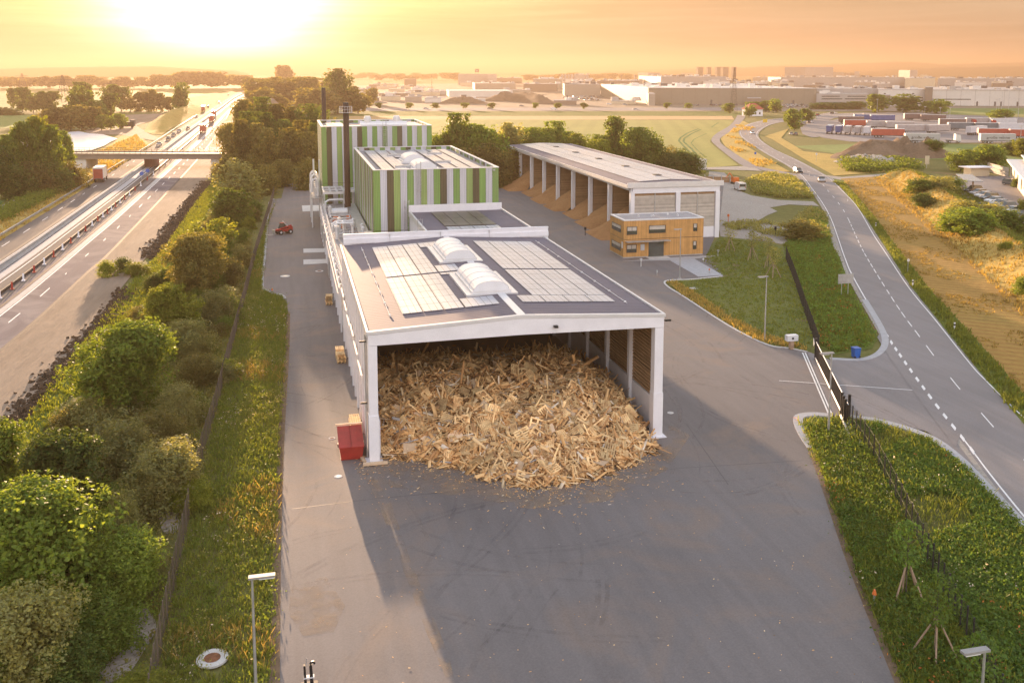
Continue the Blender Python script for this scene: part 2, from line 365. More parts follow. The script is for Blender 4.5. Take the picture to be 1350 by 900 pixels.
# clods
mb=MB(); n=0
rp=hwline([(-40,640),(0,573),(60,508),(130,433),(168,383)],8)
rp2=hwline([(196,340),(225,303),(250,270),(274,240)],8)
for P_ in (rp,rp2):
    band('soil_strip',P_,-1.5,1.5,.072,GR['clod'])
    for i in range(len(P_)-1):
        L=(P_[i+1]-P_[i]).length
        for k in range(int(L*30)):
            p=P_[i].lerp(P_[i+1],random.random())+Vector((random.gauss(0,.75),random.gauss(0,.75),0)); s=random.choice((.15,.2,.28,.38,.55))*random.uniform(.8,1.2)
            M_=Euler((random.random()*3,random.random()*3,random.random()*3)).to_matrix()
            mb.ob((p.x,p.y,s*.2),(s,s*.7,s*.6),M_,taper=.6)
tag(mb.build('soil_clods',GR['clod']),kind='stuff')
# left of the motorway
ground('dry_verge',px([(-40,345),(0,318),(60,281),(128,239),(200,192),(172,170),(140,196),(115,205),(100,225),(120,232),(60,262),(0,292),(-60,315)]),GR['dryg'])
ground('path',px([(-60,300),(0,273),(30,256),(42,246),(35,240),(15,238),(15,236),(42,238),(52,245),(38,260),(0,281),(-60,310)]),GR['gravel'])
ground('crop_field',px([(-60,285),(-60,245),(0,243),(25,246),(30,250),(0,270)]),GR['row'])
ground('construction_ground',px([(110,172),(135,168),(165,152),(215,150),(205,158),(180,166),(195,176),(210,183),(203,186),(160,178),(120,178)]),GR['sand'])
ground('grass_bank',px([(190,174),(205,160),(222,150),(246,140),(265,143),(240,158),(214,178),(200,177)]),GR['dryg'])
# soft swell of the embankment
def mound(name,path,w,h,mat,n=10,jit=.12,kind='structure',label=None,cat=None,z0=.0,steps=None,ex=1.2):
    P_=smooth(path,steps or 6); vs=[];fs=[]; m=n+1
    for i,p in enumerate(P_):
        a=P_[max(0,i-1)];b=P_[min(len(P_)-1,i+1)];t=(b-a).normalized(); nn=Vector((t.y,-t.x,0)); e=math.sin(math.pi/2*min(1,min(i,len(P_)-1-i)/6.0))
        for k in range(m):
            s=-1+2*k/n; q=p+nn*s*w*(.6+.4*e); zz=h*e*(math.cos(s*math.pi/2)**ex)*(1+rng.normal(0,jit)) if 0<k<n else -.04
            vs.append((q.x,q.y,z0+zz))
    for i in range(len(P_)-1):
        for k in range(n): fs.append((i*m+k,i*m+k+1,(i+1)*m+k+1,(i+1)*m+k))
    mb=MB();mb.add(vs,fs);o=mb.build(name,mat,smooth=True)
    if o.data.polygons[len(fs)//2].normal.z<0: o.data.flip_normals()
    return tag(o,label,cat,None,kind)
mound('embankment',px([(205,172),(225,158),(245,150),(270,140)]),9,4.5,GR['dryg'])
mound('hillside',px([(1165,238),(1200,238),(1232,262),(1265,288),(1310,322),(1360,360),(1420,400),(1500,450)]),7.5,2.6,GR['dryg'],n=18,jit=.04,steps=8,ex=2.0)
mound('soil_heap',px([(1120,211),(1150,206),(1185,204),(1215,206),(1245,209)]),12,4.5,GR['dirt'],jit=.25)
mound('soil_heap',px([(1105,215),(1140,214),(1170,218),(1200,222)]),8,2.2,GR['gravel'],jit=.25)
mound('soil_heap',px([(582,137),(610,136),(640,137)]),14,6,GR['dirt'],jit=.15)
mound('soil_heap',px([(640,134),(670,133),(705,135),(720,138)]),16,8,GR['dirt'],jit=.12)
# gravel mounds in the hazy wood
for u,v,w,h in ((355,160,22,14),(378,164,18,8),(398,160,14,6)):
    mound('gravel_heap',px([(u-8,v),(u,v-.3),(u+8,v)]),w,h,GR['sand'],jit=.05)
# rural road + paths
rdL=smooth(px([(1420,765),(1350,684),(1305,628),(1272.3,584.5),(1229.5,530),(1188.7,473.6),(1163.4,434.7),(1124.5,366.7),(1112.8,339.5),(1093.3,285),(1073,253),(1049,225),(1010,202),(983,184.5),(976,175),(985,165.5),(1010,159),(1042,155.5),(1075,152),(1100,147.5)]),6)
rdR=smooth(px([(1500,690),(1400,595),(1345,545),(1300,501),(1280,479.5),(1233.4,421),(1198.4,378.4),(1167.3,331.7),(1152,309),(1130,272),(1109,250),(1091,234),(1049,211),(1016,195),(999,181.5),(1001,172.5),(1017,164),(1045,158.5),(1078,154),(1105,149)]),6)
n_=min(len(rdL),len(rdR)); 
def rl(t): return [a.lerp(b,t) for a,b in zip(rdL,rdR)]
def rstrip(name,t0,t1,z,mat):
    mb=MB(); mb.strip(rl(t0),rl(t1),z); o=mb.build(name,mat)
    if o.data.polygons[0].normal.z<0: o.data.flip_normals()
    return tag(o,kind='structure')
rstrip('road_shoulder',-.1,1.08,.10,GR['gravel']); rstrip('road',-.035,1.035,.106,GR['road'])
ground('path',smooth(px([(1012,227),(995,222),(975,216.5),(943,191.5),(938,184),(945,176),(961,166.5),(969,158),(972,152)]),4)+smooth(px([(984,152),(979.5,159),(970,168.5),(953,180),(949,185),(955,193),(990,215.5),(1010,222),(1040,228),(1062,232)]),4)+px([(1068,238),(1040,237)]),GR['road'],z=.098)
ground('path',px([(905,222),(990,219),(1005,226),(985,225),(940,224),(905,226)]),GR['gravel'],z=.092)
ground('path',px([(1085,231),(1110,234),(1160,230),(1205,225),(1205,228),(1160,234),(1110,239),(1090,238)]),GR['gravel'],z=.095)
ground('gravel_lot',px([(935,226),(955,228),(965,238),(970,250),(990,258),(1025,264),(1072,266),(1080,272),(1040,270),(1015,274),(1025,279),(1012,284),(1000,291),(976,294),(946,294),(930,320),(925,300),(930,260)]),GR['gravel'],z=.07)
ground('weedy_gravel',px([(946,293),(975,294),(1000,291),(1040,300),(1060,316),(1030,322),(1005,318),(985,316),(950,312)]),GR['gravel'],z=.06)
# company lawn and planting beds
ground('lawn',px([(925,334),(950,312),(1000,318),(1032,325),(1050,370),(1075,448),(1066,465),(1010,455),(960,430),(900,390),(878,372),(912,367),(952,364)]),GR['lawn'],z=.06)
ground('flower_meadow',px([(1032,322),(1060,300),(1075,270),(1092,290),(1098,320),(1112,352),(1130,395),(1158,445),(1150,460),(1100,468),(1075,455)]),GR['green'],z=.056)
ground('lay_by',px([(1092,286),(1099,300),(1104,330),(1120,362),(1113,345),(1104,336),(1096,320),(1091,300)]),GR['gravel'],z=.094)
SB=px([(1050,556),(1064,556),(1120,552),(1160,560),(1222,580),(1262,610),(1300,648),(1352,700),(1500,850),(1500,1100),(1240,1100),(1186,898),(1124,745),(1088,640),(1070,590)])
ground('planting_bed',SB,GR['grassL'],z=.05)
# yard
Y=px([(362,1150),(362,900),(366,700),(372,560),(378,470),(380,412),(378,398),(372,391),(346,381)])+px([(349,340),(352,300),(355,268),(361,263),(371,262),(376,242),(412,238),(660,236),(675,228),(955,236),(948,300),(932,336)])
Y+=px([(955,366),(912,369),(884,370),(876,373),(882,380),(900,391),(960,430),(1010,455),(1040,460),(1066,466),(1078,480),(1104,548),(1054,550),(1058,570),(1068,592),(1086,640),(1122,745),(1184,898),(1260,1150)])
ground('yard',Y,GR['yard'],z=.08)
ground('entrance',px([(1064,464),(1096,476),(1136,476),(1158,468),(1167,456),(1168,442),(1195,482),(1235,540),(1280,598),(1320,650),(1352,690),(1300,632),(1262,598),(1222,570),(1160,553),(1112,547),(1100,550),(1080,505)]),GR['road'],z=.092)
# sunken dirt rims along the asphalt
def pband(name,pts,w,z,mat,n=5,h=0,kind='structure'):
    P_=smooth(px(pts),n)
    if not h: return band(name,P_,-w/2,w/2,z,mat)
    mb=MB(); A=offs(P_,-w/2);B=offs(P_,w/2)
    k=len(A)
    vs=[(p.x,p.y,z) for p in A]+[(p.x,p.y,z) for p in B]+[(p.x,p.y,z+h) for p in A]+[(p.x,p.y,z+h) for p in B]
    fs=[]
    for i in range(k-1): fs+=[(2*k+i,3*k+i,3*k+i+1,2*k+i+1),(i,2*k+i,2*k+i+1,i+1),(k+i,k+i+1,3*k+i+1,3*k+i)]
    mb.add(vs,fs); o=mb.build(name,mat); return tag(o,kind=kind)
pband('dirt_edge',[(361,1000),(362,900),(366,700),(372,560),(378,470),(380,412)],.5,.084,GR['dirt'])
pband('dirt_edge',[(1068,592),(1086,640),(1122,745),(1184,898),(1230,1010)],.45,.086,GR['dirt'])
pband('kerb',[(376,395),(370,389),(346,381),(349,340),(352,300),(355,268),(361,263)],.35,.0,GR['pave'],2,.17)
pband('kerb',[(952,365),(912,369),(884,370),(876,373),(882,380),(900,391),(960,430),(1010,455),(1040,460),(1064,465)],.25,.0,M['concl'],4,.15)
pband('kerb',[(1071,592),(1058,572),(1052,556),(1056,549),(1075,547),(1098,549)],.8,.0,GR['pave'],5,.12)
pband('kerb',[(1110,549),(1160,556),(1221,575),(1262,603),(1300,642),(1352,696),(1420,770)],.75,.0,GR['pave'],5,.125)
pband('kerb',[(1094,474),(1135,475),(1158,467),(1167,452),(1161,432),(1140,396)],.7,.0,GR['pave'],5,.13)
ground('paved_path',px([(876.7,340.5),(910,338.7),(953,363.5),(920.7,365.5)]),GR['pave'],z=.10)
ground('paved_path',px([(820,345),(925,338),(945,338),(915,342),(880,344)]),M['conc'],z=.096)
# concrete aprons left of the plant
for q in ([(398,271.5),(426,271),(426,278.5),(399,279.5)],[(400,328.5),(437,328),(437,333),(400,334)],[(400,343),(437,342),(437,347.5),(400,349.5)]):
    ground('concrete_pad',px(q),M['concl'],z=.1)
# joints, drains and markings
mk=MB()
def line(p,q,w,z,m=0):
    p=Vector(p);q=Vector(q);t=(q-p).normalized();nn=Vector((t.y,-t.x,0))*w/2
    mk.add([(p+nn)[:2]+(z,),(q+nn)[:2]+(z,),(q-nn)[:2]+(z,),(p-nn)[:2]+(z,)],[(0,1,2,3)],m)
def uline(pts,w,z,m=0):
    P_=px(pts)
    for a,b in zip(P_[:-1],P_[1:]): line(a,b,w,z,m)
uline([(1027,503),(1210,516)],.12,.112)
uline([(1058,466),(1092,546)],.14,.112); uline([(1061.5,466),(1096,546)],.14,.112)
for t,w in ((0,.02),(.965,.02)):
    mk.strip(rl(t),rl(t+w),.116)
# remove the edge line over the junction later by short dashes: centre line
def rdash(t0,w,on,off,i0,i1,ph=0):
    A=rl(t0);B=rl(t0+w); s=ph
    for i in range(i0,min(i1,len(A)-1)):
        L=(A[i+1]-A[i]).length; k=0.0; st=.5
        while k<L:
            if s%(on+off)<on:
                e=min(L,k+st); a0=A[i].lerp(A[i+1],k/L);a1=A[i].lerp(A[i+1],e/L);b0=B[i].lerp(B[i+1],k/L);b1=B[i].lerp(B[i+1],e/L)
                mk.add([(a0.x,a0.y,.118),(b0.x,b0.y,.118),(b1.x,b1.y,.118),(a1.x,a1.y,.118)],[(0,1,2,3)])
            k+=st; s+=min(st,L)
rdash(.49,.018,4,8,0,30); rdash(.49,.018,3,1.6,30,52); rdash(.49,.018,4,8,52,110)
o=mk.build('road_markings',[M['white_mark']]); tag(o,kind='structure')
# the junction: asphalt-coloured gap with block dashes
mb=MB()
A=rl(-.16);B=rl(.03); mb.strip(A[19:37],B[19:37],.1185); o=mb.build('road',GR['road'])
if o.data.polygons[0].normal.z<0: o.data.flip_normals()
tag(o,kind='structure')
mk=MB(); s=0
A=rl(-.012);B=rl(.028)
for i in range(16,39):
    L=(A[i+1]-A[i]).length;k=0
    while k<L:
        if s%2.6<1.25:
            e=min(L,k+.25); mk.add([(q.x,q.y,.1225) for q in (A[i].lerp(A[i+1],k/L),B[i].lerp(B[i+1],k/L),B[i].lerp(B[i+1],e/L),A[i].lerp(A[i+1],e/L))],[(0,1,2,3)])
        k+=.25;s+=.25
tag(mk.build('road_markings',M['white_mark']),kind='structure')
mk=MB()
uline([(385,672),(499,658),(700,640),(900,618),(1060,608)],.05,.084)
uline([(378,447),(460,441)],.06,.084); uline([(905,560),(960,640)],.05,.084)
tag(mk.build('asphalt_joints',M['dark']),kind='structure')
mk=MB()
for off in (0,2.2,): 
    pts=[(756,192+0)]
trk=[(921,170),(906,176),(897,182),(895,186),(904,196),(918,209)]
uline(trk,.9,.095); uline([(924,171),(911,177),(902,183),(901,187),(912,197),(922,209)],.9,.095); uline([(947,162),(938,168)],.6,.095); uline([(932,176),(915,184),(911,189),(918,197),(930,208)],.35,.095)
tag(mk.build('tyre_tracks',GR['row']),kind='structure')
ground('film_covered_field',px([(-60,196),(0,190),(60,186),(78,178),(92,175),(104,174),(118,177),(135,178),(155,184),(146,188),(138,193),(122,199),(90,203),(20,204),(-60,206)]),GR['film'],z=.35)

def arcs(n,seed,box,mat,z):
    r=random.Random(seed); mb=MB()
    for i in range(n):
        cx,cy=r.uniform(*box[0]),r.uniform(*box[1]); R0=r.uniform(9,34); a0=r.uniform(0,6.28); sw=r.uniform(.25,.9)
        pts=[Vector((cx+math.cos(a0+sw*k/14)*R0-math.cos(a0+sw/2)*R0,cy+math.sin(a0+sw*k/14)*R0-math.sin(a0+sw/2)*R0,0)) for k in range(15)]
        for o_ in (0,r.choice((1.9,.5))):
            w=r.uniform(.05,.17); mb.strip(offs(pts,o_-w),offs(pts,o_+w),z+.0003*(i%10))
    return tag(mb.build('tyre_marks',mat),kind='structure')
def faintm(name,c,al):
    m,nt,p,out=nodes(name); p.inputs['Base Color'].default_value=c4(c); p.inputs['Roughness'].default_value=.9
    t=nt.nodes.new('ShaderNodeBsdfTransparent'); mx=nt.nodes.new('ShaderNodeMixShader'); n=noise(nt,coord(nt,True),.45,5,.7); f=ramp(nt,n,[(.42,(0,0,0)),(.68,(al,al,al))])
    nt.links.new(f,mx.inputs[0]); nt.links.new(t.outputs[0],mx.inputs[1]); nt.links.new(p.outputs[0],mx.inputs[2]); nt.links.new(mx.outputs[0],out.inputs[0]); return m
arcs(11,3,((6,30),(42,62)),faintm('tyre_rubber_marks',(.1,.09,.09),.16),.0865); arcs(22,5,((28,50),(55,110)),faintm('tyre_dust_marks',(.3,.25,.22),.3),.0905); arcs(16,8,((0,4),(40,120)),faintm('pale_tyre_marks',(.34,.28,.24),.25),.0868)
DU=faintm('wood_dust',(.42,.3,.2),.6)
ground('wood_dust',px([(475,612),(520,606),(590,614),(650,632),(720,646),(800,632),(860,600),(885,585),(880,560),(910,575),(880,620),(800,662),(700,672),(610,656),(560,650),(500,640),(470,625)]),DU,z=.0915)
ground('wood_dust',px([(478,625),(488,625),(512,655),(545,750),(590,860),(600,900),(590,900),(560,830),(520,720),(496,660)]),DU,z=.0918)
ground('wood_dust',px([(385,770),(430,762),(455,800),(440,835),(400,840),(380,810)]),DU,z=.0921)

BARE=[px([(112,862),(135,832),(165,806),(190,800),(206,826),(188,862),(165,892),(128,900)]),px([(208,668),(222,655),(236,676),(232,702),(214,700)]),px([(262,868),(280,856),(300,868),(298,884),(280,892),(262,882)]),px([(236,590),(246,575),(254,596),(246,622)])]
for q in (BARE[0],BARE[1],BARE[3]): ground('bare_patch',smooth(list(q)+[q[0]],4)[:-1],GR['sandp'],z=.066)
# ---------------------------------------------------------------- BUILDINGS
def slatm(name,c,per,axis='z',dark=.35,rnd=.12):
    """boards: thin dark gaps every per metres, each board its own tone"""
    m,nt,p,out=nodes(name); g=nt.nodes.new('ShaderNodeNewGeometry'); sp=nt.nodes.new('ShaderNodeSeparateXYZ'); nt.links.new(g.outputs['Position'],sp.inputs[0])
    if axis=='z': s=sp.outputs['Z']
    else:
        a=nt.nodes.new('ShaderNodeMath'); a.operation='ADD'; nt.links.new(sp.outputs['X'],a.inputs[0]); nt.links.new(sp.outputs['Y'],a.inputs[1]); s=a.outputs[0]
    d=nt.nodes.new('ShaderNodeMath'); d.operation='DIVIDE'; d.inputs[1].default_value=per; nt.links.new(s,d.inputs[0])
    fl=nt.nodes.new('ShaderNodeMath'); fl.operation='FLOOR'; nt.links.new(d.outputs[0],fl.inputs[0])
    fr=nt.nodes.new('ShaderNodeMath'); fr.operation='FRACT'; nt.links.new(d.outputs[0],fr.inputs[0])
    wn=nt.nodes.new('ShaderNodeTexWhiteNoise'); wn.noise_dimensions='1D'; nt.links.new(fl.outputs[0],wn.inputs['W'])
    col=ramp(nt,wn.outputs['Value'],[(0,tuple(x*(1-rnd*2) for x in c)),(1,tuple(x*(1+rnd*1.6) for x in c))])
    n=noise(nt,coord(nt,True,(1,1,1)),1.2,5); col=mixc(nt,.35,col,ramp(nt,n,[(.3,tuple(x*.65 for x in c)),(.7,tuple(x*1.3 for x in c))]))
    col=mixc(nt,ramp(nt,fr.outputs[0],[(0,(1,1,1)),(.09,(0,0,0)),]),col,tuple(x*dark for x in c))
    nt.links.new(col,p.inputs['Base Color']); p.inputs['Roughness'].default_value=.8; return m
M['larch']=slatm('larch_cladding',(.56,.3,.1),.17,'xy',.55,.1)
M['oldslat']=slatm('weathered_boards',(.5,.45,.39),.3,'z',.4,.14)
M['brslat']=slatm('brown_boards',(.38,.24,.13),.26,'z',.35,.14)
def cladm(name,c):
    m,nt,p,out=nodes(name); g=nt.nodes.new('ShaderNodeNewGeometry'); sp=nt.nodes.new('ShaderNodeSeparateXYZ'); nt.links.new(g.outputs['Position'],sp.inputs[0])
    a=nt.nodes.new('ShaderNodeMath'); a.operation='ADD'; nt.links.new(sp.outputs['X'],a.inputs[0]); nt.links.new(sp.outputs['Y'],a.inputs[1])
    pp=nt.nodes.new('ShaderNodeMath'); pp.operation='PINGPONG'; pp.inputs[1].default_value=.115; nt.links.new(a.outputs[0],pp.inputs[0])
    rb_=ramp(nt,pp.outputs[0],[(.02,(.72,.72,.72)),(.05,(1,1,1)),(1,(1,1,1))])
    n=noise(nt,coord(nt,True,(1,1,.07)),.9,5); col=ramp(nt,n,[(.3,tuple(x*.82 for x in c)),(.7,tuple(min(1,x*1.12) for x in c))]); col=mixc(nt,1,col,rb_,'MULTIPLY')
    dn=noise(nt,coord(nt,True,(1,1,.12)),.35,5); col=mixc(nt,ramp(nt,dn,[(.5,(0,0,0)),(.75,(.3,.3,.3))]),col,(.3,.26,.2))
    nt.links.new(col,p.inputs['Base Color']); p.inputs['Roughness'].default_value=.42; bumpn(nt,p,pp.outputs[0],.5,.3); return m
M['stripeG']=cladm('green_cladding',(.2,.34,.09)); M['stripeL']=cladm('light_green_cladding',(.29,.4,.13)); M['stripeW']=cladm('white_cladding',(.6,.6,.65)); M['stripeB']=cladm('brown_cladding',(.11,.09,.045))
def roofm(name,c):
    m,nt,p,out=nodes(name); v=coord(nt,True); w=nt.nodes.new('ShaderNodeTexWave'); w.bands_direction='Y'
    w.inputs['Scale'].default_value=.62; w.inputs['Distortion'].default_value=2.2; w.inputs['Detail'].default_value=3; w.inputs['Detail Scale'].default_value=1.5
    nt.links.new(v,w.inputs[0]); col=ramp(nt,w.outputs['Fac'],[(.1,tuple(x*.72 for x in c)),(.9,tuple(x*1.25 for x in c))])
    col=mixc(nt,.35,col,ramp(nt,noise(nt,v,.25,5),[(.3,tuple(x*.75 for x in c)),(.7,tuple(x*1.3 for x in c))]))
    nt.links.new(col,p.inputs['Base Color']); p.inputs['Roughness'].default_value=.75; return m
M['roofd']=roofm('slate_grey_roof_sheet',(.15,.13,.155)); M['roofg']=pm('grey_roof_membrane',(.33,.31,.31),.75,.15,.4,fine=.1)
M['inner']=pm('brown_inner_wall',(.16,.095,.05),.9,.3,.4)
# ===== the hall with the heap
hx0,hx1,hy0,hy1,he,hr=5.15,28.3,68.5,104.5,10.0,10.6; hm=(hx0+hx1)/2
def roofz(x): return he+(hr-he)*(1-abs(x-hm)/((hx1-hx0)/2))
hall=thing('storage_hall','white-framed open-fronted hall with dark low-pitched roof sheltering the heap of broken pallets','industrial hall',(hm,hy0,0))
O=hall.location
def P(name,mat,mb,parent=hall,sm=False):
    mb.o=Vector(parent.location) if parent.parent is None else Vector(parent.parent.location); return mb.build(name,mat,parent,sm)
roof=MB(O)
for a,b_ in ((hx0,hm),(hm,hx1)):
    za,zb=roofz(a),roofz(b_)
    roof.add([(a,hy0,za-.3),(b_,hy0,zb-.3),(b_,hy1,zb-.3),(a,hy1,za-.3),(a,hy0,za),(b_,hy0,zb),(b_,hy1,zb),(a,hy1,za)],BOXF)
P('roof',M['roofd'],roof)
for x in (hx0-.12,hx1-.06): P('eave_trim',M['trim'],MB().b(x,x+.18,hy0-.1,hy1+.1,he-.35,he+.14))
f=MB()
for a,b_ in ((hx0-.13,hm),(hm,hx1+.13)):
    za,zb=(roofz(a) if a>hx0 else he)+.12,(roofz(b_) if b_<hx1 else he)+.12
    f.add([(a,hy0-.35,za-.24),(b_,hy0-.35,zb-.24),(b_,hy0-.02,zb-.24),(a,hy0-.02,za-.24),(a,hy0-.35,za),(b_,hy0-.35,zb),(b_,hy0-.02,zb),(a,hy0-.02,za)],BOXF)
P('front_capping',M['trim'],f)
f=MB()
for a,b_ in ((hx0,hm),(hm,hx1)):
    za,zb=roofz(a)-.14,roofz(b_)-.14
    wa,wb=(he-.95 if a<hm else he-.83),(he-.83 if a<hm else he-.95); f.add([(a,hy0-.3,wa),(b_,hy0-.3,wb),(b_,hy0+.3,wb),(a,hy0+.3,wa),(a,hy0-.3,za),(b_,hy0-.3,zb),(b_,hy0+.3,zb),(a,hy0+.3,za)],BOXF)
P('front_beam',M['white'],f)
f=MB()
f.b(hx0+.3,hx1+.5,hy1,hy1+.35,8,11.15); f.b(hx0+.28,hx1+.52,hy1-.12,hy1,10.2,10.75)
f.b(hx0+.26,hx1+.54,hy1-.03,hy1+.42,11.15,11.25)
P('parapet',M['white'],f)
for x in (10.5,16.2,21.8): P('parapet_joint',M['galv'],MB().b(x,x+.04,hy1-.14,hy1,10.2,11.15))
for x0,x1 in ((hx0,hx0+.66),(hx1-.72,hx1)):
    c=MB(); c.b(x0,x1,hy0-.28,hy0+.5,0,he-.97); c.b(x0-.04,x1+.04,hy0-.33,hy0+.55,0,3.7); c.b(x0-.3,x1+.3,hy0-.6,hy0+.8,0,.13); P('column',M['white'],c)
ys=[hy0+3.0*k for k in range(1,12)]
for k,y in enumerate(ys):
    P('column',M['white'],MB().b(hx0-.1,hx0+.4,y-.2,y+.2,0,he-.4))
for y in (hy0+6,hy0+12,hy0+18,hy0+24,hy0+30): P('column',M['white'],MB().b(hx1-.6,hx1-.05,y-.25,y+.25,0,he-.4))
P('side_wall',M['conc'],MB().b(hx0+.05,hx0+.3,hy0+.6,hy1,0,3.2))
P('side_wall',M['oldslat'],MB().b(hx0+.12,hx0+.25,hy0+.6,hy1,3.2,he-.35))
P('plinth_wall',M['white'],MB().b(hx1-.35,hx1-.1,hy0+.6,hy1,0,2.9))
P('plinth_wall',M['white'],MB().b(hx0+.3,hx0+.9,hy0+.9,hy1-.5,0,2.9))
sl=MB()
for k in range(22):
    z=3.0+k*.29; sl.b(hx1-.3,hx1-.2,hy0+.55,hy1,z,z+.2)
P('slat_wall',M['brslat'],sl)
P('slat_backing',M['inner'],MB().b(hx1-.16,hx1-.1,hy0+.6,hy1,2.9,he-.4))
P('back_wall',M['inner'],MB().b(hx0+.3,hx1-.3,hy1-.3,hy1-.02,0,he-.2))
for y in (hy0+9,hy0+18,hy0+27): P('roof_beam',M['white'],MB().b(hx0+.4,hx1-.6,y-.25,y+.25,he-1.3,he-.36))
# roof skylights: barrel vaults
def vault(parent,cx,cy,w,l,z,hgt=1.0,rz=0,org=None):
    n=12; mb=MB(); vs=[];fs=[]
    for yy in (cy-l/2,cy+l/2):
        for i in range(n+1):
            a=math.pi*i/n; vs.append((cx-math.cos(a)*w/2*.92,yy,z+.22+math.sin(a)*hgt))
    for i in range(n): fs.append((i,i+1,n+2+i,n+1+i))
    fs+=[tuple(range(n,-1,-1)),tuple(range(n+1,2*n+2))]
    mb.add(vs,fs); d=P('skylight',M['dome'],mb,parent,False)
    fr=MB(); fr.b(cx-w/2-.05,cx+w/2+.05,cy-l/2-.06,cy+l/2+.06,z-.3,z+.22); fr.b(cx-w/2-.55,cx+w/2+.55,cy-l/2-.45,cy+l/2+.45,z-.3,z+.03)
    x=P('frame',M['trim'],fr,d)
    for t in np.linspace(0,1,5):
        rb=MB(); yy=cy-l/2+t*l
        for i in range(n):
            a=math.pi*i/n;b_=math.pi*(i+1)/n
            rb.cyl((cx-math.cos(a)*w/2*.93,yy,z+.23+math.sin(a)*(hgt+.01)),(cx-math.cos(b_)*w/2*.93,yy,z+.23+math.sin(b_)*(hgt+.01)),.018,n=4)
        P('rib',M['alu'],rb,d)
vault(hall,16.1,80.2,3.3,8.0,10.62,.78); vault(hall,16.0,94.2,3.2,7.6,10.62,.78)
P('ridge_walkway',M['metalw'],MB().b(16.5,17.15,68.4,76.0,10.5,10.66)); P('ridge_walkway',M['metalw'],MB().b(16.5,17.15,85.3,89.7,10.5,10.66)); P('ridge_walkway',M['metalw'],MB().b(16.5,17.1,99.2,104.3,10.5,10.66))
# solar modules: tables of modules with dark joints
def pvm(name,c,px_,py_,metal,rough,ox=0,oy=0):
    m,nt,p,out=nodes(name); v=coord(nt,True); sp=nt.nodes.new('ShaderNodeSeparateXYZ'); nt.links.new(v,sp.inputs[0]); ms=[]
    for ax,per in (('X',px_),('Y',py_)):
        d=nt.nodes.new('ShaderNodeMath'); d.operation='DIVIDE'; d.inputs[1].default_value=per; nt.links.new(sp.outputs[ax],d.inputs[0])
        fr=nt.nodes.new('ShaderNodeMath'); fr.operation='PINGPONG'; fr.inputs[1].default_value=.5; nt.links.new(d.outputs[0],fr.inputs[0])
        ls=nt.nodes.new('ShaderNodeMath'); ls.operation='LESS_THAN'; ls.inputs[1].default_value=.05; nt.links.new(fr.outputs[0],ls.inputs[0]); ms.append(ls.outputs[0])
    mx=nt.nodes.new('ShaderNodeMath'); mx.operation='MAXIMUM'; nt.links.new(ms[0],mx.inputs[0]); nt.links.new(ms[1],mx.inputs[1])
    base=ramp(nt,noise(nt,v,.35,4),[(.3,tuple(x*.88 for x in c)),(.7,tuple(min(1,x*1.08) for x in c))])
    col=mixc(nt,mx.outputs[0],base,tuple(x*.42 for x in c)); nt.links.new(col,p.inputs['Base Color'])
    p.inputs['Metallic'].default_value=metal; p.inputs['Roughness'].default_value=rough; return m
M['pv']=pvm('solar_module_glass',(.47,.49,.55),.55,.42,.25,.32)
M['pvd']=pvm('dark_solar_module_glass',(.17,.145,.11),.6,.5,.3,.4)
def array(parent,x0,x1,y0,y1,nx,ny,zf,skip=(),mat='pv',name='solar_panel'):
    dx=(x1-x0)/nx;dy=(y1-y0)/ny;g=.04
    for j in range(ny):
        for i in range(nx):
            if (i,j) in skip: continue
            a=x0+i*dx+g;b_=x0+(i+1)*dx-g;c=y0+j*dy+g*.8;d=y0+(j+1)*dy-g*.8
            za,zb=zf(a)+.1,zf(b_)+.1
            P(name,M[mat],MB().add([(a,c,za-.05),(b_,c,zb-.05),(b_,d,zb-.05),(a,d,za-.05),(a,c,za),(b_,c,zb),(b_,d,zb),(a,d,za)],BOXF),parent)
array(hall,8.15,13.1,72.4,85.6,3,6,roofz); array(hall,13.14,16.0,72.4,75.2,1,1,roofz); array(hall,13.14,16.3,84.9,85.6,1,1,roofz)
array(hall,8.25,13.1,86.1,101.4,3,7,roofz); array(hall,13.14,15.2,98.9,101.4,1,1,roofz); array(hall,13.14,15.2,86.1,89.0,1,1,roofz)
array(hall,17.9,25.8,72.6,74.9,4,1,roofz); array(hall,19.3,25.8,75.0,85.6,4,5,roofz); array(hall,19.3,25.9,86.1,101.2,4,7,roofz)
for sx in (7.2,26.6):
    cb=MB()
    cb.tube([(sx,72,roofz(sx)+.09),(sx,86,roofz(sx)+.09),(sx,102,roofz(sx)+.09)],.025,4)
    for k in range(8): cb.ob((sx,72.5+k*4,roofz(sx)+.08),(.16,.16,.12))
    P('lightning_cable',M['metalw'],cb)
def cage_ladder(parent,x,y,z0,z1,side=-1,w=.6):
    mb=MB()
    for dx in (-w/2,w/2): mb.cyl((x+dx,y,z0),(x+dx,y,z1+.9),.035,n=5)
    z=z0
    while z<z1: mb.cyl((x-w/2,y,z),(x+w/2,y,z),.02,n=4); z+=.35
    o=P('ladder',M['galv'],mb,parent)
    cg=MB(); z=z0+2.2
    while z<z1+1:
        pts=[(x+math.cos(a)*w*.62,y+side*(.05+math.sin(a)*.7),z) for a in np.linspace(0,math.pi,7)]; cg.tube(pts,.02,4); z+=.9
    for a in np.linspace(0.3,math.pi-.3,4): cg.cyl((x+math.cos(a)*w*.62,y+side*(.05+math.sin(a)*.7),z0+2.2),(x+math.cos(a)*w*.62,y+side*(.05+math.sin(a)*.7),z1+1),.015,n=4)
    P('cage',M['galv'],cg,o); return o
cage_ladder(hall,14.0,hy1+.5,10.2,11.6,1,.5)
P('security_camera',M['black'],MB().ob((19.4,hy0-.5,9.7),(.3,.35,.16)).cyl((19.4,hy0-.3,9.75),(19.4,hy0-.5,9.75),.03,n=5))
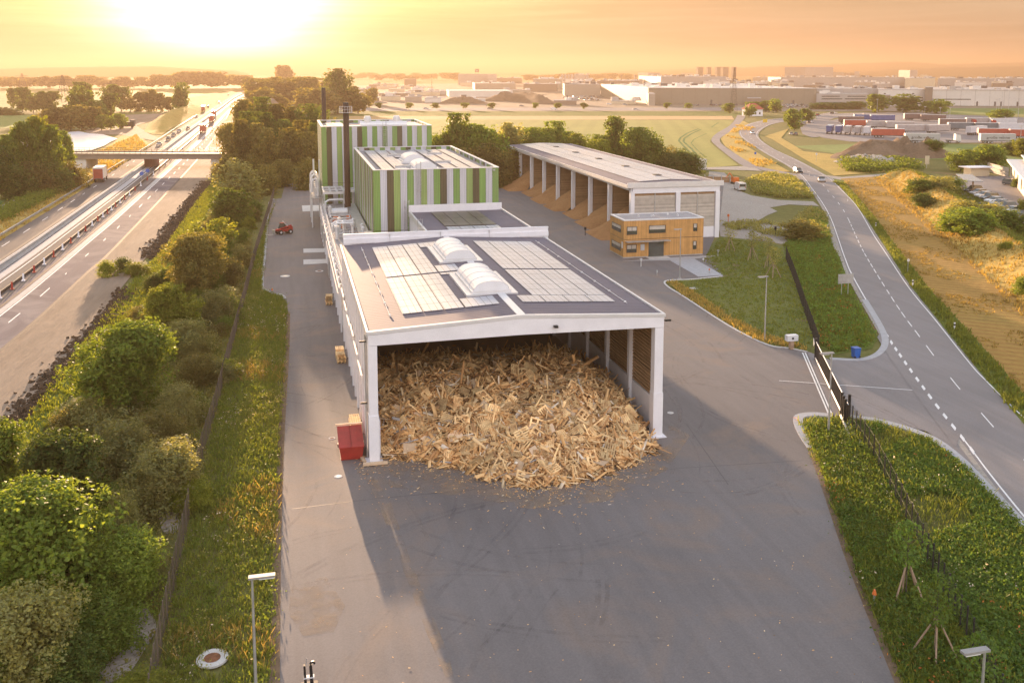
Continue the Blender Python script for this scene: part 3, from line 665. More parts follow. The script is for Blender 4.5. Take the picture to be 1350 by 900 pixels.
P('security_camera',M['black'],MB().ob((hx1+.45,hy0,9.5),(.5,.16,.14)).cyl((hx1,hy0,9.5),(hx1+.3,hy0,9.5),.03,n=5))
for z in (9.3,4.6): P('wall_lamp',M['black'],MB().ob((hx0-.35,hy0+.2,z),(.5,.14,.12)))
P('drainpipe',M['galv'],MB().cyl((hx0-.12,hy0+.75,0),(hx0-.12,hy0+.75,9.7),.07))
for k in range(6): P('cable_tray',M['metalw'],MB().b(hx0-.28,hx0-.14,hy0+4+k*5,hy0+8.2+k*5,5.2+.2*(k%3),5.5+.2*(k%3)))
P('wall_lamp',M['metalw'],MB().ob((15.7,hy1-.6,8.3),(1.6,.3,.7)))
# ===== connecting annex
ax0,ax1,ay0,ay1,az=15.75,28.9,hy1+.37,129.9,9.7
an=thing('connecting_annex','flat dark-roofed annex joining the front hall to the green striped building','annex',((ax0+ax1)/2,117,0))
P('roof',M['roofd'],MB().b(ax0+.2,ax1-.2,ay0,ay1,az-.4,az),an)
P('wall',M['white'],MB().b(ax0+.1,ax1-.1,ay0+.05,ay1-.05,0,az-.4),an)
for q in ((ax0-.05,ax0+.2),(ax1-.2,ax1+.05)): P('roof_edge',M['trim'],MB().b(q[0],q[1],ay0,ay1,az-.5,az+.22),an)
P('upstand',M['white'],MB().b(ax0,ax1,ay1-.3,ay1-.02,az,az+1.0),an)
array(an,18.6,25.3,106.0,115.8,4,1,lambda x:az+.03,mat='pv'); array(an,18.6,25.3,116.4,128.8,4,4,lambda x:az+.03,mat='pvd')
# ===== the two striped blocks
def striped(name,label,x0,x1,y0,y1,z0,z1,patF,patS,mats):
    t=thing(name,label,'industrial building',((x0+x1)/2,y0,0)); th=.3
    w=MB(); n=len(patF)
    for i,ch in enumerate(patF):
        a=x0+(x1-x0)*i/n; b_=x0+(x1-x0)*(i+1)/n; k='GLWB'.index(ch)
        for (c,d) in ((z0,z0+(z1-z0)*.46-.03),(z0+(z1-z0)*.46+.03,z1)): w.b(a+.015,b_-.015,y0,y0+th,c,d,k); w.b(a+.015,b_-.015,y1-th,y1,c,d,k)
    n=len(patS)
    for i,ch in enumerate(patS):
        a=y0+th+(y1-y0-2*th)*i/n; b_=y0+th+(y1-y0-2*th)*(i+1)/n; k='GLWB'.index(ch)
        for (c,d) in ((z0,z0+(z1-z0)*.46-.03),(z0+(z1-z0)*.46+.03,z1)): w.b(x0,x0+th,a+.015,b_-.015,c,d,k); w.b(x1-th,x1,a+.015,b_-.015,c,d,k)
    P('wall',mats,w,t)
    P('core_wall',M['dark'],MB().b(x0+.06,x1-.06,y0+.06,y1-.06,z0,z1-.9),t)
    c=MB()
    for q in ((x0-.06,x1+.06,y0-.06,y0+.4),(x0-.06,x1+.06,y1-.4,y1+.06),(x0-.06,x0+.4,y0+.4,y1-.4),(x1-.4,x1+.06,y0+.4,y1-.4)): c.b(q[0],q[1],q[2],q[3],z1,z1+.1)
    P('parapet_capping',M['trim'],c,t)
    P('roof',M['roofg'],MB().b(x0+th,x1-th,y0+th,y1-th,z1-1.2,z1-.55),t)
    return t
SM=[M['stripeG'],M['stripeL'],M['stripeW'],M['stripeB']]
g1=striped('striped_building','tall flat-roofed block with vertical green white and brown stripes behind the annex',11.0,28.6,130.2,170.5,0,15.6,'GWBLWGWLWGBWGWLBGWG','LBWLGWBLWGLBWGLWBLGWLBWGLWBLGW',SM)
zr=15.05
for i,(a,b_) in enumerate(((12.6,14.3),(14.6,16.3),(16.6,17.6),(20.4,21.2),(21.6,23.3),(23.6,25.3),(25.6,27.0))):
    ny=5
    for j in range(ny):
        y0=132+j*7.2
        if a>16 and b_<22 and j in (0,1,2): continue
        P('solar_panel',M['pv'],MB().b(a,b_,y0,y0+7.0,zr+.18,zr+.24),g1)
vault(g1,18.7,136.5,3.6,5.5,15.1,1.0); vault(g1,18.7,148.5,3.6,5.5,15.1,1.0)
for x,y in ((14.8,137),(15.5,156),(21.5,143),(22.5,158)): P('roof_vent',M['galv'],MB().b(x,x+2.4,y,y+.5,zr,zr+.5),g1)
cage_ladder(g1,17.2,130.05,10.5,15.8,-1,.6)
cage_ladder(g1,15.5,129.9,1.0,10.5,-1,.6)
P('floodlight',M['galv'],MB().ob((27.9,130.1,15.3),(.3,.3,.2)),g1)
g2=striped('striped_building','rear taller striped block with slim chimney standing behind its roof',5.6,25.8,175.5,199,0,19.1,'GBWLWGWBGWGWGWGBWGWLWG','LBWLGWBLWGLBWGLW',SM)
P('roof_duct',M['metalw'],MB().cyl((12.8,178.6,19.15),(21.5,178.2,19.15),.75,n=14),g2)
for x in (14.2,19.6): P('roof_fan',M['metalw'],MB().cyl((x,178.6,19.4),(x,178.6,20.6),.7,n=12).ob((x,178.6,20.7),(1.0,1.0,.35)),g2)
cage_ladder(g2,17.0,175.35,10.0,19.3,-1,.6)
P('solar_panel',M['pv'],MB().b(7.0,10.2,180,195,18.75,18.83),g2); P('solar_panel',M['pv'],MB().b(22.2,25,180,195,18.75,18.83),g2)
# chimneys
def chimney(label,x,y,z0,z1,r,ring):
    t=thing('chimney',label,'chimney',(x,y,z0)); P('pipe',M['chim'],MB().cyl((x,y,z0),(x,y,z1),r,r,20),t,True)
    P('rim',M['dark'],MB().cyl((x,y,z1),(x,y,z1+.35),r*.9,r*.9,16),t)
    if ring:
        pl=MB()
        for zz,rr in ((z1-1.4,r+.55),):
            n=14
            for i in range(n):
                a=2*math.pi*i/n;b_=2*math.pi*(i+1)/n
                for dz,q in ((0,.05),(.55,.025),(1.05,.03)): pl.cyl((x+math.cos(a)*rr,y+math.sin(a)*rr,zz+dz),(x+math.cos(b_)*rr,y+math.sin(b_)*rr,zz+dz),q,n=4)
                pl.cyl((x+math.cos(a)*rr,y+math.sin(a)*rr,zz),(x+math.cos(a)*rr,y+math.sin(a)*rr,zz+1.05),.03,n=4)
                pl.add([(x+math.cos(a)*r,y+math.sin(a)*r,zz),(x+math.cos(a)*rr,y+math.sin(a)*rr,zz),(x+math.cos(b_)*rr,y+math.sin(b_)*rr,zz),(x+math.cos(b_)*r,y+math.sin(b_)*r,zz)],[(0,1,2,3)])
        P('platform',M['galv'],pl,t)
    P('ladder',M['chim'],MB().b(x-.1,x+.1,y-r-.12,y-r-.06,z0+1,z1-1.5),t)
    return t
M['chim']=pm('brown_steel_stack',(.085,.055,.04),.75,.15,.8,stretch=(1,1,.15),spec=.2)
chimney('brown steel chimney with a railed ring platform beside the front striped block',9.3,162,0,23.6,.5,True)
chimney('slim dark chimney rising behind the roof of the rear striped block',7.1,202,0,25.4,.43,False)
# ===== technical wing left of the striped blocks
tw=thing('technical_wing','low pale plant wing with pipes and railings along the left of the striped blocks','plant wing',(8,140,0))
P('wall',M['concl'],MB().b(5.3,10.9,105,174.5,0,5.0),tw)
P('roof',M['roofg'],MB().b(5.5,10.7,105.2,174.3,5.0,5.12),tw)
P('wall',M['oldslat'],MB().b(5.12,5.28,106,172,2.4,4.6),tw)
for k in range(18): P('column',M['white'],MB().b(4.95,5.12,105+k*3.9,105.35+k*3.9,0,5.6),tw)
def railing(parent,pts,z,h=1.1,step=1.5,mat='metalw'):
    mb=MB()
    for a,b_ in zip(pts[:-1],pts[1:]):
        a=Vector((a[0],a[1],z));b_=Vector((b_[0],b_[1],z)); L=(b_-a).length
        for dz in (.55,h): mb.cyl(a+Vector((0,0,dz)),b_+Vector((0,0,dz)),.03,n=4)
        n=max(1,int(L/step))
        for i in range(n+1): q=a.lerp(b_,i/n); mb.cyl(q,q+Vector((0,0,h)),.03,n=4)
    return P('railing',M[mat],mb,parent)
railing(tw,[(5.4,106),(5.4,174)],5.12); railing(tw,[(5.4,174),(10.8,174)],5.12); railing(tw,[(5.6,148),(9.0,148)],5.12); railing(tw,[(5.6,163),(9.0,163)],5.12); railing(tw,[(5.6,136),(9,136)],5.12)
for y in (139.5,141.5,166): P('pipe_bend',M['metalw'],MB().tube([(5.7,y,5.5),(5.7,y,6.6),(6.3,y,7.0),(8.8,y,7.0),(9.1,y,6.3)],.16,8),tw)
for y in (150,158,165): P('wall_box',M['galv'],MB().b(4.75,4.95,y,y+1.6,1.5,3.8),tw)
P('duct',M['galv'],MB().b(9.2,10.7,128,166,5.12,6.3).b(9.4,10.5,126.5,128,5.12,7.6),tw)
for k in range(7): P('step_grating',M['galv'],MB().b(5.8,7.6,106+k*1.6,107+k*1.6,5.14+k*.12,5.22+k*.12),tw)
for k,(x,y) in enumerate(((6.5,140),(7.4,140.6),(7.0,144.5),(8.6,139),(8.9,142.5),(6.2,137),(9.9,137.5),(6.1,157),(9.8,134.5))):
    mb=MB(); mb.cyl((x,y,5.1),(x,y,6.7),.22,n=10); mb.cyl((x,y,6.7),(x,y,7.0),.36,n=10); mb.cyl((x,y,7.05),(x,y,7.25),.3,.08,n=10); mb.tube([(x,y,5.8),(x+.9,y+.6,5.8),(x+.9,y+.6,5.15)],.1,6); P('vent_pipe',M['metalw'],mb,tw)
for x,y in ((6.4,152.5),(8.5,153),(7.3,147)): P('motor',M['orange'],MB().cyl((x,y,5.7),(x+.7,y,5.7),.38,n=12).b(x-.1,x+.8,y-.4,y+.4,5.12,5.4),tw)
P('pump_frame',M['metalw'],MB().b(5.9,9,151,151.15,5.9,6.1).b(5.9,9,154,154.15,5.9,6.1).b(5.9,6.05,151,154,5.9,6.1).b(8.9,9.05,151,154,5.9,6.1).b(5.9,6.05,151,151.15,5.1,5.9).b(8.9,9.05,151,151.15,5.1,5.9),tw)
P('tank',M['metalw'],MB().cyl((5.9,158.5,5.9),(9.0,158.5,5.9),.7,n=16),tw)
P('door',M['galv'],MB().b(4.85,4.96,134,137,0,3),tw); 
P('pipe_run',M['metalw'],MB().tube([(5.0,106,4.9),(5.0,150,4.9),(5.0,172,5.2)],.12).tube([(4.8,106,4.3),(4.8,140,4.3)],.09).tube([(5.6,150,5.4),(5.6,172,5.4)],.14),tw)
# white table coolers on stilts
def cooler(x0,x1,y0,y1,z,label):
    t=thing('table_cooler',label,'cooling unit',((x0+x1)/2,(y0+y1)/2,z-2.4),group='white table coolers')
    fr=MB(); 
    for i in range(4): xx=x0+(x1-x0)*i/3; fr.b(xx-.14,xx+.14,y0,y1,z,z+.5)
    for j in range(3): yy=y0+(y1-y0)*j/2; fr.b(x0,x1,yy-.14,yy+.14,z+.02,z+.46)
    P('frame',M['metalw'],fr,t)
    for i in range(3):
        for j in range(2):
            xx=x0+(x1-x0)*(i+.5)/3; yy=y0+(y1-y0)*(j+.5)/2; P('fan',M['dark'],MB().cyl((xx,yy,z+.1),(xx,yy,z+.3),min(x1-x0,y1-y0)/7,n=12),t)
    for xx in (x0+.1,x1-.1):
        for yy in (y0+.1,y1-.1): P('leg',M['metalw'],MB().cyl((xx,yy,z-2.5),(xx,yy,z),.09,n=6),t)
cooler(5.5,8.9,166.5,174.3,7.9,'white table cooler on stilts left of the brown ringed chimney')
cooler(9.3,10.9,171,174,7.6,'smaller white table cooler between the chimney and the striped wall')
# white duct cluster on the outer left of the rear block
st=thing('duct_cluster','cluster of white curved exhaust ducts on a railed platform left of the rear striped block','ventilation ducts',(4.6,186,0))
P('platform',M['galv'],MB().b(3.5,5.55,179,193,5.6,5.75),st)
for x in (3.7,5.4):
    for y in (179.3,186,192.7): P('post',M['metalw'],MB().cyl((x,y,0),(x,y,5.6),.1,n=6),st)
railing(st,[(3.55,179),(3.55,193)],5.75,1.1,1.2); railing(st,[(3.55,179),(5.5,179)],5.75)
for k in range(4):
    y=180.5+k*3.2; pts=[(4.9,y,5.8),(4.9,y,8.2+.5*(k%2))]+[(4.9-.55*(1-math.cos(a)),y,8.2+.5*(k%2)+.9*math.sin(a)) for a in np.linspace(.3,math.pi,8)]+[(3.8,y,6.6)]
    P('duct',M['metalw'],MB().tube(pts,.24,10),st)
    P('fan_box',M['metalw'],MB().b(4.3,5.4,y+.9,y+2.2,5.8,7.3),st); P('duct_cap',M['metalw'],MB().cyl((4.9,y+1.5,7.3),(4.9,y+1.5,8.6),.3,n=10).cyl((4.9,y+1.5,8.7),(4.9,y+1.5,9.0),.5,.15,10),st)
P('riser',M['metalw'],MB().cyl((4.4,190,9),(4.4,190,12.0),.18,n=8).cyl((5.3,183,5.8),(5.3,183,12.5),.15,n=8),st)
# ===== chip shed
sx0,sx1,sy0,sy1,sz=57.2,73.4,153.2,246.0,9.7; smx=65.6
sh=thing('chip_shed','long white-framed open shed with pale solar roof and bays of wood chips','open shed',((sx0+sx1)/2,sy0,0))
def sroof(x): return sz+.35*(1-abs(x-smx)/8.2)
r_=MB()
for a,b_ in ((sx0-.9,smx),(smx,sx1+.5)):
    za,zb=sroof(a),sroof(b_); r_.add([(a,sy0-.4,za-.35),(b_,sy0-.4,zb-.35),(b_,sy1+.4,zb-.35),(a,sy1+.4,za-.35),(a,sy0-.4,za),(b_,sy0-.4,zb),(b_,sy1+.4,zb),(a,sy1+.4,za)],BOXF)
P('roof',M['roofd'],r_,sh)
t=MB(); t.b(sx0-1.05,sx0-.9,sy0-.5,sy1+.5,sz-.55,sz+.06); t.b(sx1+.5,sx1+.65,sy0-.5,sy1+.5,sz-.5,sz+.06); t.b(sx0-1.05,sx1+.65,sy0-.56,sy0-.4,sz-.5,sz+.42);P('roof_edge',M['trim'],t,sh)
P('eave_beam',M['white'],MB().b(sx0-.25,sx0+.3,sy0,sy1,sz-1.1,sz-.36),sh); P('gable_beam',M['white'],MB().b(sx0,sx1,sy0-.35,sy0+.2,sz-1.5,sz-.4),sh)
for k in range(9):
    y=sy0+(sy1-sy0)*k/8; P('column',M['white'],MB().b(sx0-.35,sx0+.35,y-.4,y+.4,0,sz-1.1),sh)
    if k: P('partition',M['brslat'],MB().b(sx0+.6,sx1-.3,y-.12,y+.12,0,sz-1.2),sh)
P('rear_wall',M['brslat'],MB().b(sx1-.3,sx1-.1,sy0+.3,sy1,0,sz-.4),sh)
for x in (smx,sx1-.35): P('column',M['white'],MB().b(x-.4,x+.4,sy0-.45,sy0+.4,0,sz-1.5),sh)
for x0,x1 in ((sx0+.4,smx-.45),(smx+.45,sx1-.8)):
    P('plinth_wall',M['white'],MB().b(x0,x1,sy0-.1,sy0+.15,0,2.0),sh); P('board_wall',M['oldslat'],MB().b(x0,x1,sy0-.12,sy0+.1,2.0,sz-1.95),sh)
    P('gable_gap',M['brslat'],MB().b(x0,x1,sy0+.12,sy0+.2,sz-1.95,sz-1.5),sh)
    P('mullion',M['galv'],MB().b((x0+x1)/2-.08,(x0+x1)/2+.08,sy0-.2,sy0-.12,0,sz-1.5),sh)
for k in range(20):
    y0=sy0+3+k*4.45; 
    for x0,x1 in ((smx-6.0,smx-3.1),(smx-3.0,smx-.1),(smx+.1,smx+3.0),(smx+3.1,smx+5.7)):
        za,zb=sroof(x0)+.08,sroof(x1)+.08
        if k%5==2 and x0==smx-.0: continue
        P('solar_panel',M['pv'],MB().add([(x0,y0,za),(x1,y0,zb),(x1,y0+4.38,zb),(x0,y0+4.38,za),(x0,y0,za+.06),(x1,y0,zb+.06),(x1,y0+4.38,zb+.06),(x0,y0+4.38,za+.06)],BOXF),sh)
for k in range(5): P('roof_hatch',M['dark'],MB().b(smx-.6,smx+.6,162+k*17,163.6+k*17,sz+.5,sz+.62),sh)
for k in range(8):
    y0=sy0+(sy1-sy0)*k/8+.5;y1=y0+10.6; n=14;vs=[];hh=random.uniform(4.2,6.2); out_=random.uniform(3.0,6.5); sgn=random.uniform(-.2,.2)
    for j in range(n+1):
        for i in range(n+1):
            x=sx0-out_+(sx1-.5-sx0+out_)*i/n; y=y0+(y1-y0)*j/n; d=(x-(sx0-out_))*.62; e=min(1,.62+min(j,n-j)/n*1.3) if x>sx0 else max(0,math.sin(math.pi*j/n))**.6
            z=min(hh*(1+.1*math.sin(j*1.3)),d)*e*(1+rng.normal(0,.03)); vs.append((x,y,max(z,-.02)))
    fs=[(j*(n+1)+i,j*(n+1)+i+1,(j+1)*(n+1)+i+1,(j+1)*(n+1)+i) for j in range(n) for i in range(n)]
    mb=MB().add(vs,fs); o=mb.build('wood_chip_pile',M['chips'],smooth=True); tag(o,'wood chip pile in the %s bay of the long shed, from its near gable'%nth(k),'wood chip pile','wood chip piles in the shed bays')
# ===== timber office
ox0,ox1,oy0,oy1,oz=50.3,63.7,138.1,144.6,5.95
of=thing('timber_office','two-storey timber-clad office box with flat roof in front of the long shed','office',((ox0+ox1)/2,oy0,0))
P('wall',M['larch'],MB().b(ox0,ox1,oy0,oy1,3.05,oz).b(ox0,ox1,oy0,oy1,.25,2.97),of)
P('storey_joint',M['dark'],MB().b(ox0+.05,ox1-.05,oy0+.05,oy1-.05,.0,oz-.3),of)
P('plinth',M['conc'],MB().b(ox0+.02,ox1-.02,oy0+.02,oy1-.02,0,.24),of)
t=MB()
for q in ((ox0-.06,ox1+.06,oy0-.06,oy0+.35),(ox0-.06,ox1+.06,oy1-.35,oy1+.06),(ox0-.06,ox0+.35,oy0+.35,oy1-.35),(ox1-.35,ox1+.06,oy0+.35,oy1-.35)): t.b(*q,oz,oz+.16)
P('roof_edge',M['trim'],t,of); P('roof',M['gravelroof'] if 'gravelroof' in M else M['roofg'],MB().b(ox0+.35,ox1-.35,oy0+.35,oy1-.35,oz-.02,oz+.04),of)
for x,y in ((54,141.5),(56,141),(56.4,141.2),(59.3,142.3),(60.5,141)): P('roof_vent',M['metalw'],MB().cyl((x,y,oz),(x,y,oz+.35),.14,n=8),of)
def win(parent,x0,x1,y,z0,z1,nx=1,ny_=-1):
    f=MB(); f.b(x0-.06,x1+.06,y-.05,y+.02,z0-.08,z0); f.b(x0-.06,x1+.06,y-.05,y+.02,z1,z1+.06); f.b(x0-.06,x0,y-.05,y+.02,z0,z1); f.b(x1,x1+.06,y-.05,y+.02,z0,z1)
    for i in range(1,nx): xx=x0+(x1-x0)*i/nx; f.b(xx-.03,xx+.03,y-.05,y+.02,z0,z1)
    w=P('window',M['dark'],f,parent); P('pane',M['glass'],MB().b(x0,x1,y-.012,y+.02,z0,z1),w); P('blind',M['oldslat'],MB().b(x0+.05,x1-.05,y-.026,y-.014,z0+(z1-z0)*.45,z1),w)
def winx(parent,x,y0,y1,z0,z1):
    f=MB(); f.b(x-.05,x+.02,y0-.06,y1+.06,z0-.08,z0); f.b(x-.05,x+.02,y0-.06,y1+.06,z1,z1+.06); f.b(x-.05,x+.02,y0-.06,y0,z0,z1); f.b(x-.05,x+.02,y1,y1+.06,z0,z1)
    w=P('window',M['dark'],f,parent); P('pane',M['glass'],MB().b(x-.012,x+.02,y0,y1,z0,z1),w); P('blind',M['oldslat'],MB().b(x-.026,x-.014,y0+.05,y1-.05,z0+(z1-z0)*.5,z1),w)
win(of,50.85,52.45,oy0,3.85,5.0,2); win(of,54.5,57.2,oy0,3.95,5.05,1); win(of,62.0,62.55,oy0,4.0,5.1,1); win(of,62.0,62.5,oy0,1.1,2.3); win(of,50.85,52.4,oy0,1.0,2.15,2)
winx(of,ox0,139.4,143.6,4.0,5.0); winx(of,ox0,139.4,143.6,1.1,2.1)
P('door',M['glass'],MB().b(54.45,57.0,oy0-.05,oy0+.02,.1,2.6),of); P('notice_board',M['alu'],MB().b(53.1,53.75,oy0-.08,oy0,1.2,2.2),of)
P('canopy',M['galv'],MB().b(50.5,57.7,oy0-1.2,oy0-.02,2.72,2.82),of); P('sign_plate',M['metalw'],MB().b(ox0-.08,ox0,138.4,138.9,1.6,2.6),of)
P('door_step',M['concl'],MB().b(54,57.5,oy0-1.6,oy0-.05,.0,.16),of)
# white utility cabinet building by the wheat field
cb=G(922,223.5); kb=thing('utility_cabin','small white flat-topped utility cabin beside the wheat field','utility cabin',cb)
P('wall',M['metalw'],MB().b(cb.x-2.1,cb.x+2.3,cb.y,cb.y+3,0,2.9),kb); P('roof',M['galv'],MB().b(cb.x-2.2,cb.x+2.4,cb.y-.1,cb.y+3.1,2.9,3.05),kb)
for x in (-.9,.1,1.2): P('door',M['alu'],MB().b(cb.x+x,cb.x+x+.85,cb.y-.06,cb.y,.2,2.5),kb)
# ---------------------------------------------------------------- THE HEAP
toe=smooth(px([(480,604),(505,600),(540,604),(585,612),(630,624),(680,638),(715,640),(765,632),(815,615),(850,595),(862,578),(870,560)]),4)
tx=np.array([p.x for p in toe]); ty=np.array([p.y for p in toe]); o_=np.argsort(tx); tx=tx[o_]; ty=ty[o_]
def smn(a):  return np.interp(a,tx,ty)
_ph=rng.uniform(0,6,8)
def heap(x,y):
    d=np.maximum(0,y-smn(x)); sl=np.interp(x,[5,9,13,17,22,28],[.75,.6,.45,.5,.56,.7])
    z=(4.7+.35*np.sin(x*.55+1.2))*(1-np.exp(-d*sl/4.1)) 
    z+=.36*np.sin(x*.9+_ph[0])*np.sin(y*.8+_ph[1])*np.minimum(1,d/4)+.16*np.sin(x*2.1+_ph[2])*np.sin(y*1.9+_ph[3])*np.minimum(1,d/2)
    z*=np.interp(x,[5.2,7,23.5,27.1,28.2],[.95,1,1,.55,.4]); z*=np.interp(y,[60,76,81,86,94],[.97,.96,.74,.4,.03])*np.interp(x,[5,20,27],[1,1,.86])
    return z
def hn(x,y):
    e=.3; return Vector((-(heap(x+e,y)-heap(x-e,y))/(2*e),-(heap(x,y+e)-heap(x,y-e))/(2*e),1)).normalized()
XI=(6.0,27.1)
nx,ny=70,90; vs=[];fs=[]
for j in range(ny+1):
    for i in range(nx+1):
        x=XI[0]+(XI[1]-XI[0])*i/nx; y=float(smn(x))+.1+(97-float(smn(x)))*(j/ny)**1.3; z=float(heap(x,y))-.12+rng.normal(0,.05); vs.append((x,y,z))
fs=[(j*(nx+1)+i,j*(nx+1)+i+1,(j+1)*(nx+1)+i+1,(j+1)*(nx+1)+i) for j in range(ny) for i in range(nx)]
o=MB().add(vs,fs).build('heap_core',M['chips']); tag(o,kind='stuff')
def rpt(zone=None):
    while True:
        x=random.uniform(XI[0]+.4,XI[1]-.6); y0=float(smn(x)); 
        y=y0+random.random()**1.15*(95-y0) if zone is None else y0+random.uniform(*zone)
        if random.random()<.95: return x,y
def orient(n,tilt=.5,yaw=None):
    q=Vector((0,0,1)).rotation_difference(n).to_matrix()
    return q@Euler((random.gauss(0,tilt),random.gauss(0,tilt),random.uniform(0,6.283) if yaw is None else yaw)).to_matrix()
# fragments: one countless mass
N=14000; X=np.empty(N);Yy=np.empty(N)
X=rng.uniform(XI[0]+.05,XI[1]-.05,N); y0=smn(X)+.35*np.sin(X*2.3)+.25*np.sin(X*5.1+1); Yy=y0-.25+rng.random(N)**1.2*(92-y0)
Z=heap(X,Yy)+rng.uniform(-.1,.3,N)
Lh=rng.gamma(2.4,.2,N)+.15; Wd=rng.choice([.04,.05,.06,.085,.14],N)*rng.uniform(.8,1.2,N); Th=rng.uniform(.012,.03,N)
e=.3; nxv=-(heap(X+e,Yy)-heap(X-e,Yy))/(2*e); nyv=-(heap(X,Yy+e)-heap(X,Yy-e))/(2*e); NN=np.stack([nxv,nyv,np.ones(N)],1); NN/=np.linalg.norm(NN,axis=1)[:,None]
A=rng.normal(0,1,(N,3)); A-= (A*NN).sum(1)[:,None]*NN*rng.uniform(.3,1,N)[:,None]; A/=np.linalg.norm(A,axis=1)[:,None]
Bv=np.cross(A,NN+rng.normal(0,.4,(N,3))); Bv/=np.linalg.norm(Bv,axis=1)[:,None]; Cv=np.cross(A,Bv)
cs=np.array([(-1,-1,-1),(1,-1,-1),(1,1,-1),(-1,1,-1),(-1,-1,1),(1,-1,1),(1,1,1),(-1,1,1)],float)
ctr=np.stack([X,Yy,Z],1)
V=ctr[:,None,:]+cs[None,:,0:1]*(A*Lh[:,None])[:,None,:]+cs[None,:,1:2]*(Bv*Wd[:,None])[:,None,:]+cs[None,:,2:3]*(Cv*Th[:,None])[:,None,:]
V=V.reshape(-1,3); V[:,2]=np.maximum(V[:,2],.09); V[:,0]=np.clip(V[:,0],5.95,27.6)
Q=(np.arange(N)[:,None,None]*8+np.array(BOXF)[None]).reshape(-1,4)
def fragm(name,cols):
    m,nt,p,out=nodes(name); g=nt.nodes.new('ShaderNodeNewGeometry'); col=ramp(nt,g.outputs['Random Per Island'],cols)
    n=noise(nt,coord(nt,True),.5,4); col=mixc(nt,mixc(nt,.25,(0,0,0),n),col,(.42,.25,.11))
    nt.links.new(col,p.inputs['Base Color']); p.inputs['Roughness'].default_value=.85; return m
M['frag']=fragm('splintered_wood',[(0,(.12,.07,.035)),(.1,(.3,.17,.08)),(.18,(.55,.29,.12)),(.4,(.8,.46,.185)),(.75,(.88,.57,.265)),(.93,(.9,.69,.4)),(.985,(.88,.8,.68)),(1,(.33,.34,.36))])
o=obj('wood_debris',npmesh('wood_debris',V,Q,M['frag'])); tag(o,'splintered timber fragments forming the mass of the heap','wood debris',None,'stuff')
# pallets
def pallet_mesh(name,nb,broken=0):
    mb=MB(); L,W=1.2,.8; bw=.1
    for i in range(nb):
        if broken and random.random()<broken: continue
        y=-W/2+bw/2+(W-bw)*i/(nb-1); l=L*(random.uniform(.55,1) if broken and random.random()<.25 else 1); mb.b(-L/2,-L/2+l,y-bw/2,y+bw/2,.12,.144)
    for x in (-L/2+.07,0,L/2-.07): mb.b(x-.07,x+.07,-W/2,W/2,.098,.12)
    for x in (-L/2+.07,0,L/2-.07):
        for y in (-W/2+.05,0,W/2-.05): mb.b(x-.07,x+.07,y-.05,y+.05,.022,.098)
    for y in (-W/2+.05,0,W/2-.05): mb.b(-L/2,L/2,y-.05,y+.05,0,.022)
    me=mb.build(name,M['wood']).data; o=[q for q in C.objects if q.data is me][0]; bpy.data.objects.remove(o); return me
PM=[pallet_mesh('wooden_pallet',5),pallet_mesh('wooden_pallet',6),pallet_mesh('wooden_pallet',7,.25),pallet_mesh('wooden_pallet',6,.4)]
placed=[]
def put(name,me,x,y,dz,tilt,label,cat,grp,sc=1):
    o=obj(name,me); z=float(heap(np.float64(x),np.float64(y)))+dz
    m=orient(hn(x,y),tilt).to_4x4(); o.matrix_world=Matrix.Translation((x,y,max(.12,z)))@m@Matrix.Diagonal((sc,sc,sc,1)); tag(o,label,cat,grp); return o
k=0
while k<215:
    z_=(0.2,9) if k<140 else None; x,y=rpt(z_)
    if k<150 and x<12 and random.random()<.6: continue
    if any((x-a)**2+(y-b)**2<.5 for a,b in placed): continue
    if y>86: continue
    placed.append((x,y)); put('wooden_pallet',random.choice(PM),x,y,random.uniform(.2,.42),.42,'slatted wooden pallet lying tumbled on the timber heap','pallet','discarded pallets on the heap',random.choice((.9,1,1,1.1))); k+=1
BM=[]
for w_,l_ in ((.9,1.3),(.7,.9),(1.1,1.0),(.6,1.6)):
    mb=MB(); mb.add([(-l_/2,-w_/2,0),(l_/2,-w_/2,0),(l_/2*.92,w_/2,0),(-l_/2,w_/2*.9,0),(-l_/2,-w_/2,.03),(l_/2,-w_/2,.03),(l_/2*.92,w_/2,.03),(-l_/2,w_/2*.9,.03)],BOXF)
    o=mb.build('chipboard_sheet',M['ply']); BM.append(o.data); bpy.data.objects.remove(o)
for k in range(64):
    x,y=rpt((.3,12)) if k<40 else rpt(); y=min(y,84)
    put('chipboard_sheet',random.choice(BM),x,y,random.uniform(.2,.34),.35,'pale broken board sheet lying on the timber heap','board','pale boards on the heap')
PLK=[]
for l_,w_ in ((1.8,.12),(2.4,.1),(1.3,.16),(3.1,.12),(1.0,.2)):
    o=MB().b(-l_/2,l_/2,-w_/2,w_/2,0,.028).build('loose_plank',M['wood']); PLK.append(o.data); bpy.data.objects.remove(o)
for k in range(290):
    x,y=rpt((.1,10)) if k<140 else rpt(); y=min(y,87); x=min(max(x,6.9),26.2)
    put('loose_plank',random.choice(PLK),x,y,random.uniform(.15,.4),.4,'loose sawn plank sticking out of the timber heap','plank','loose planks on the heap')
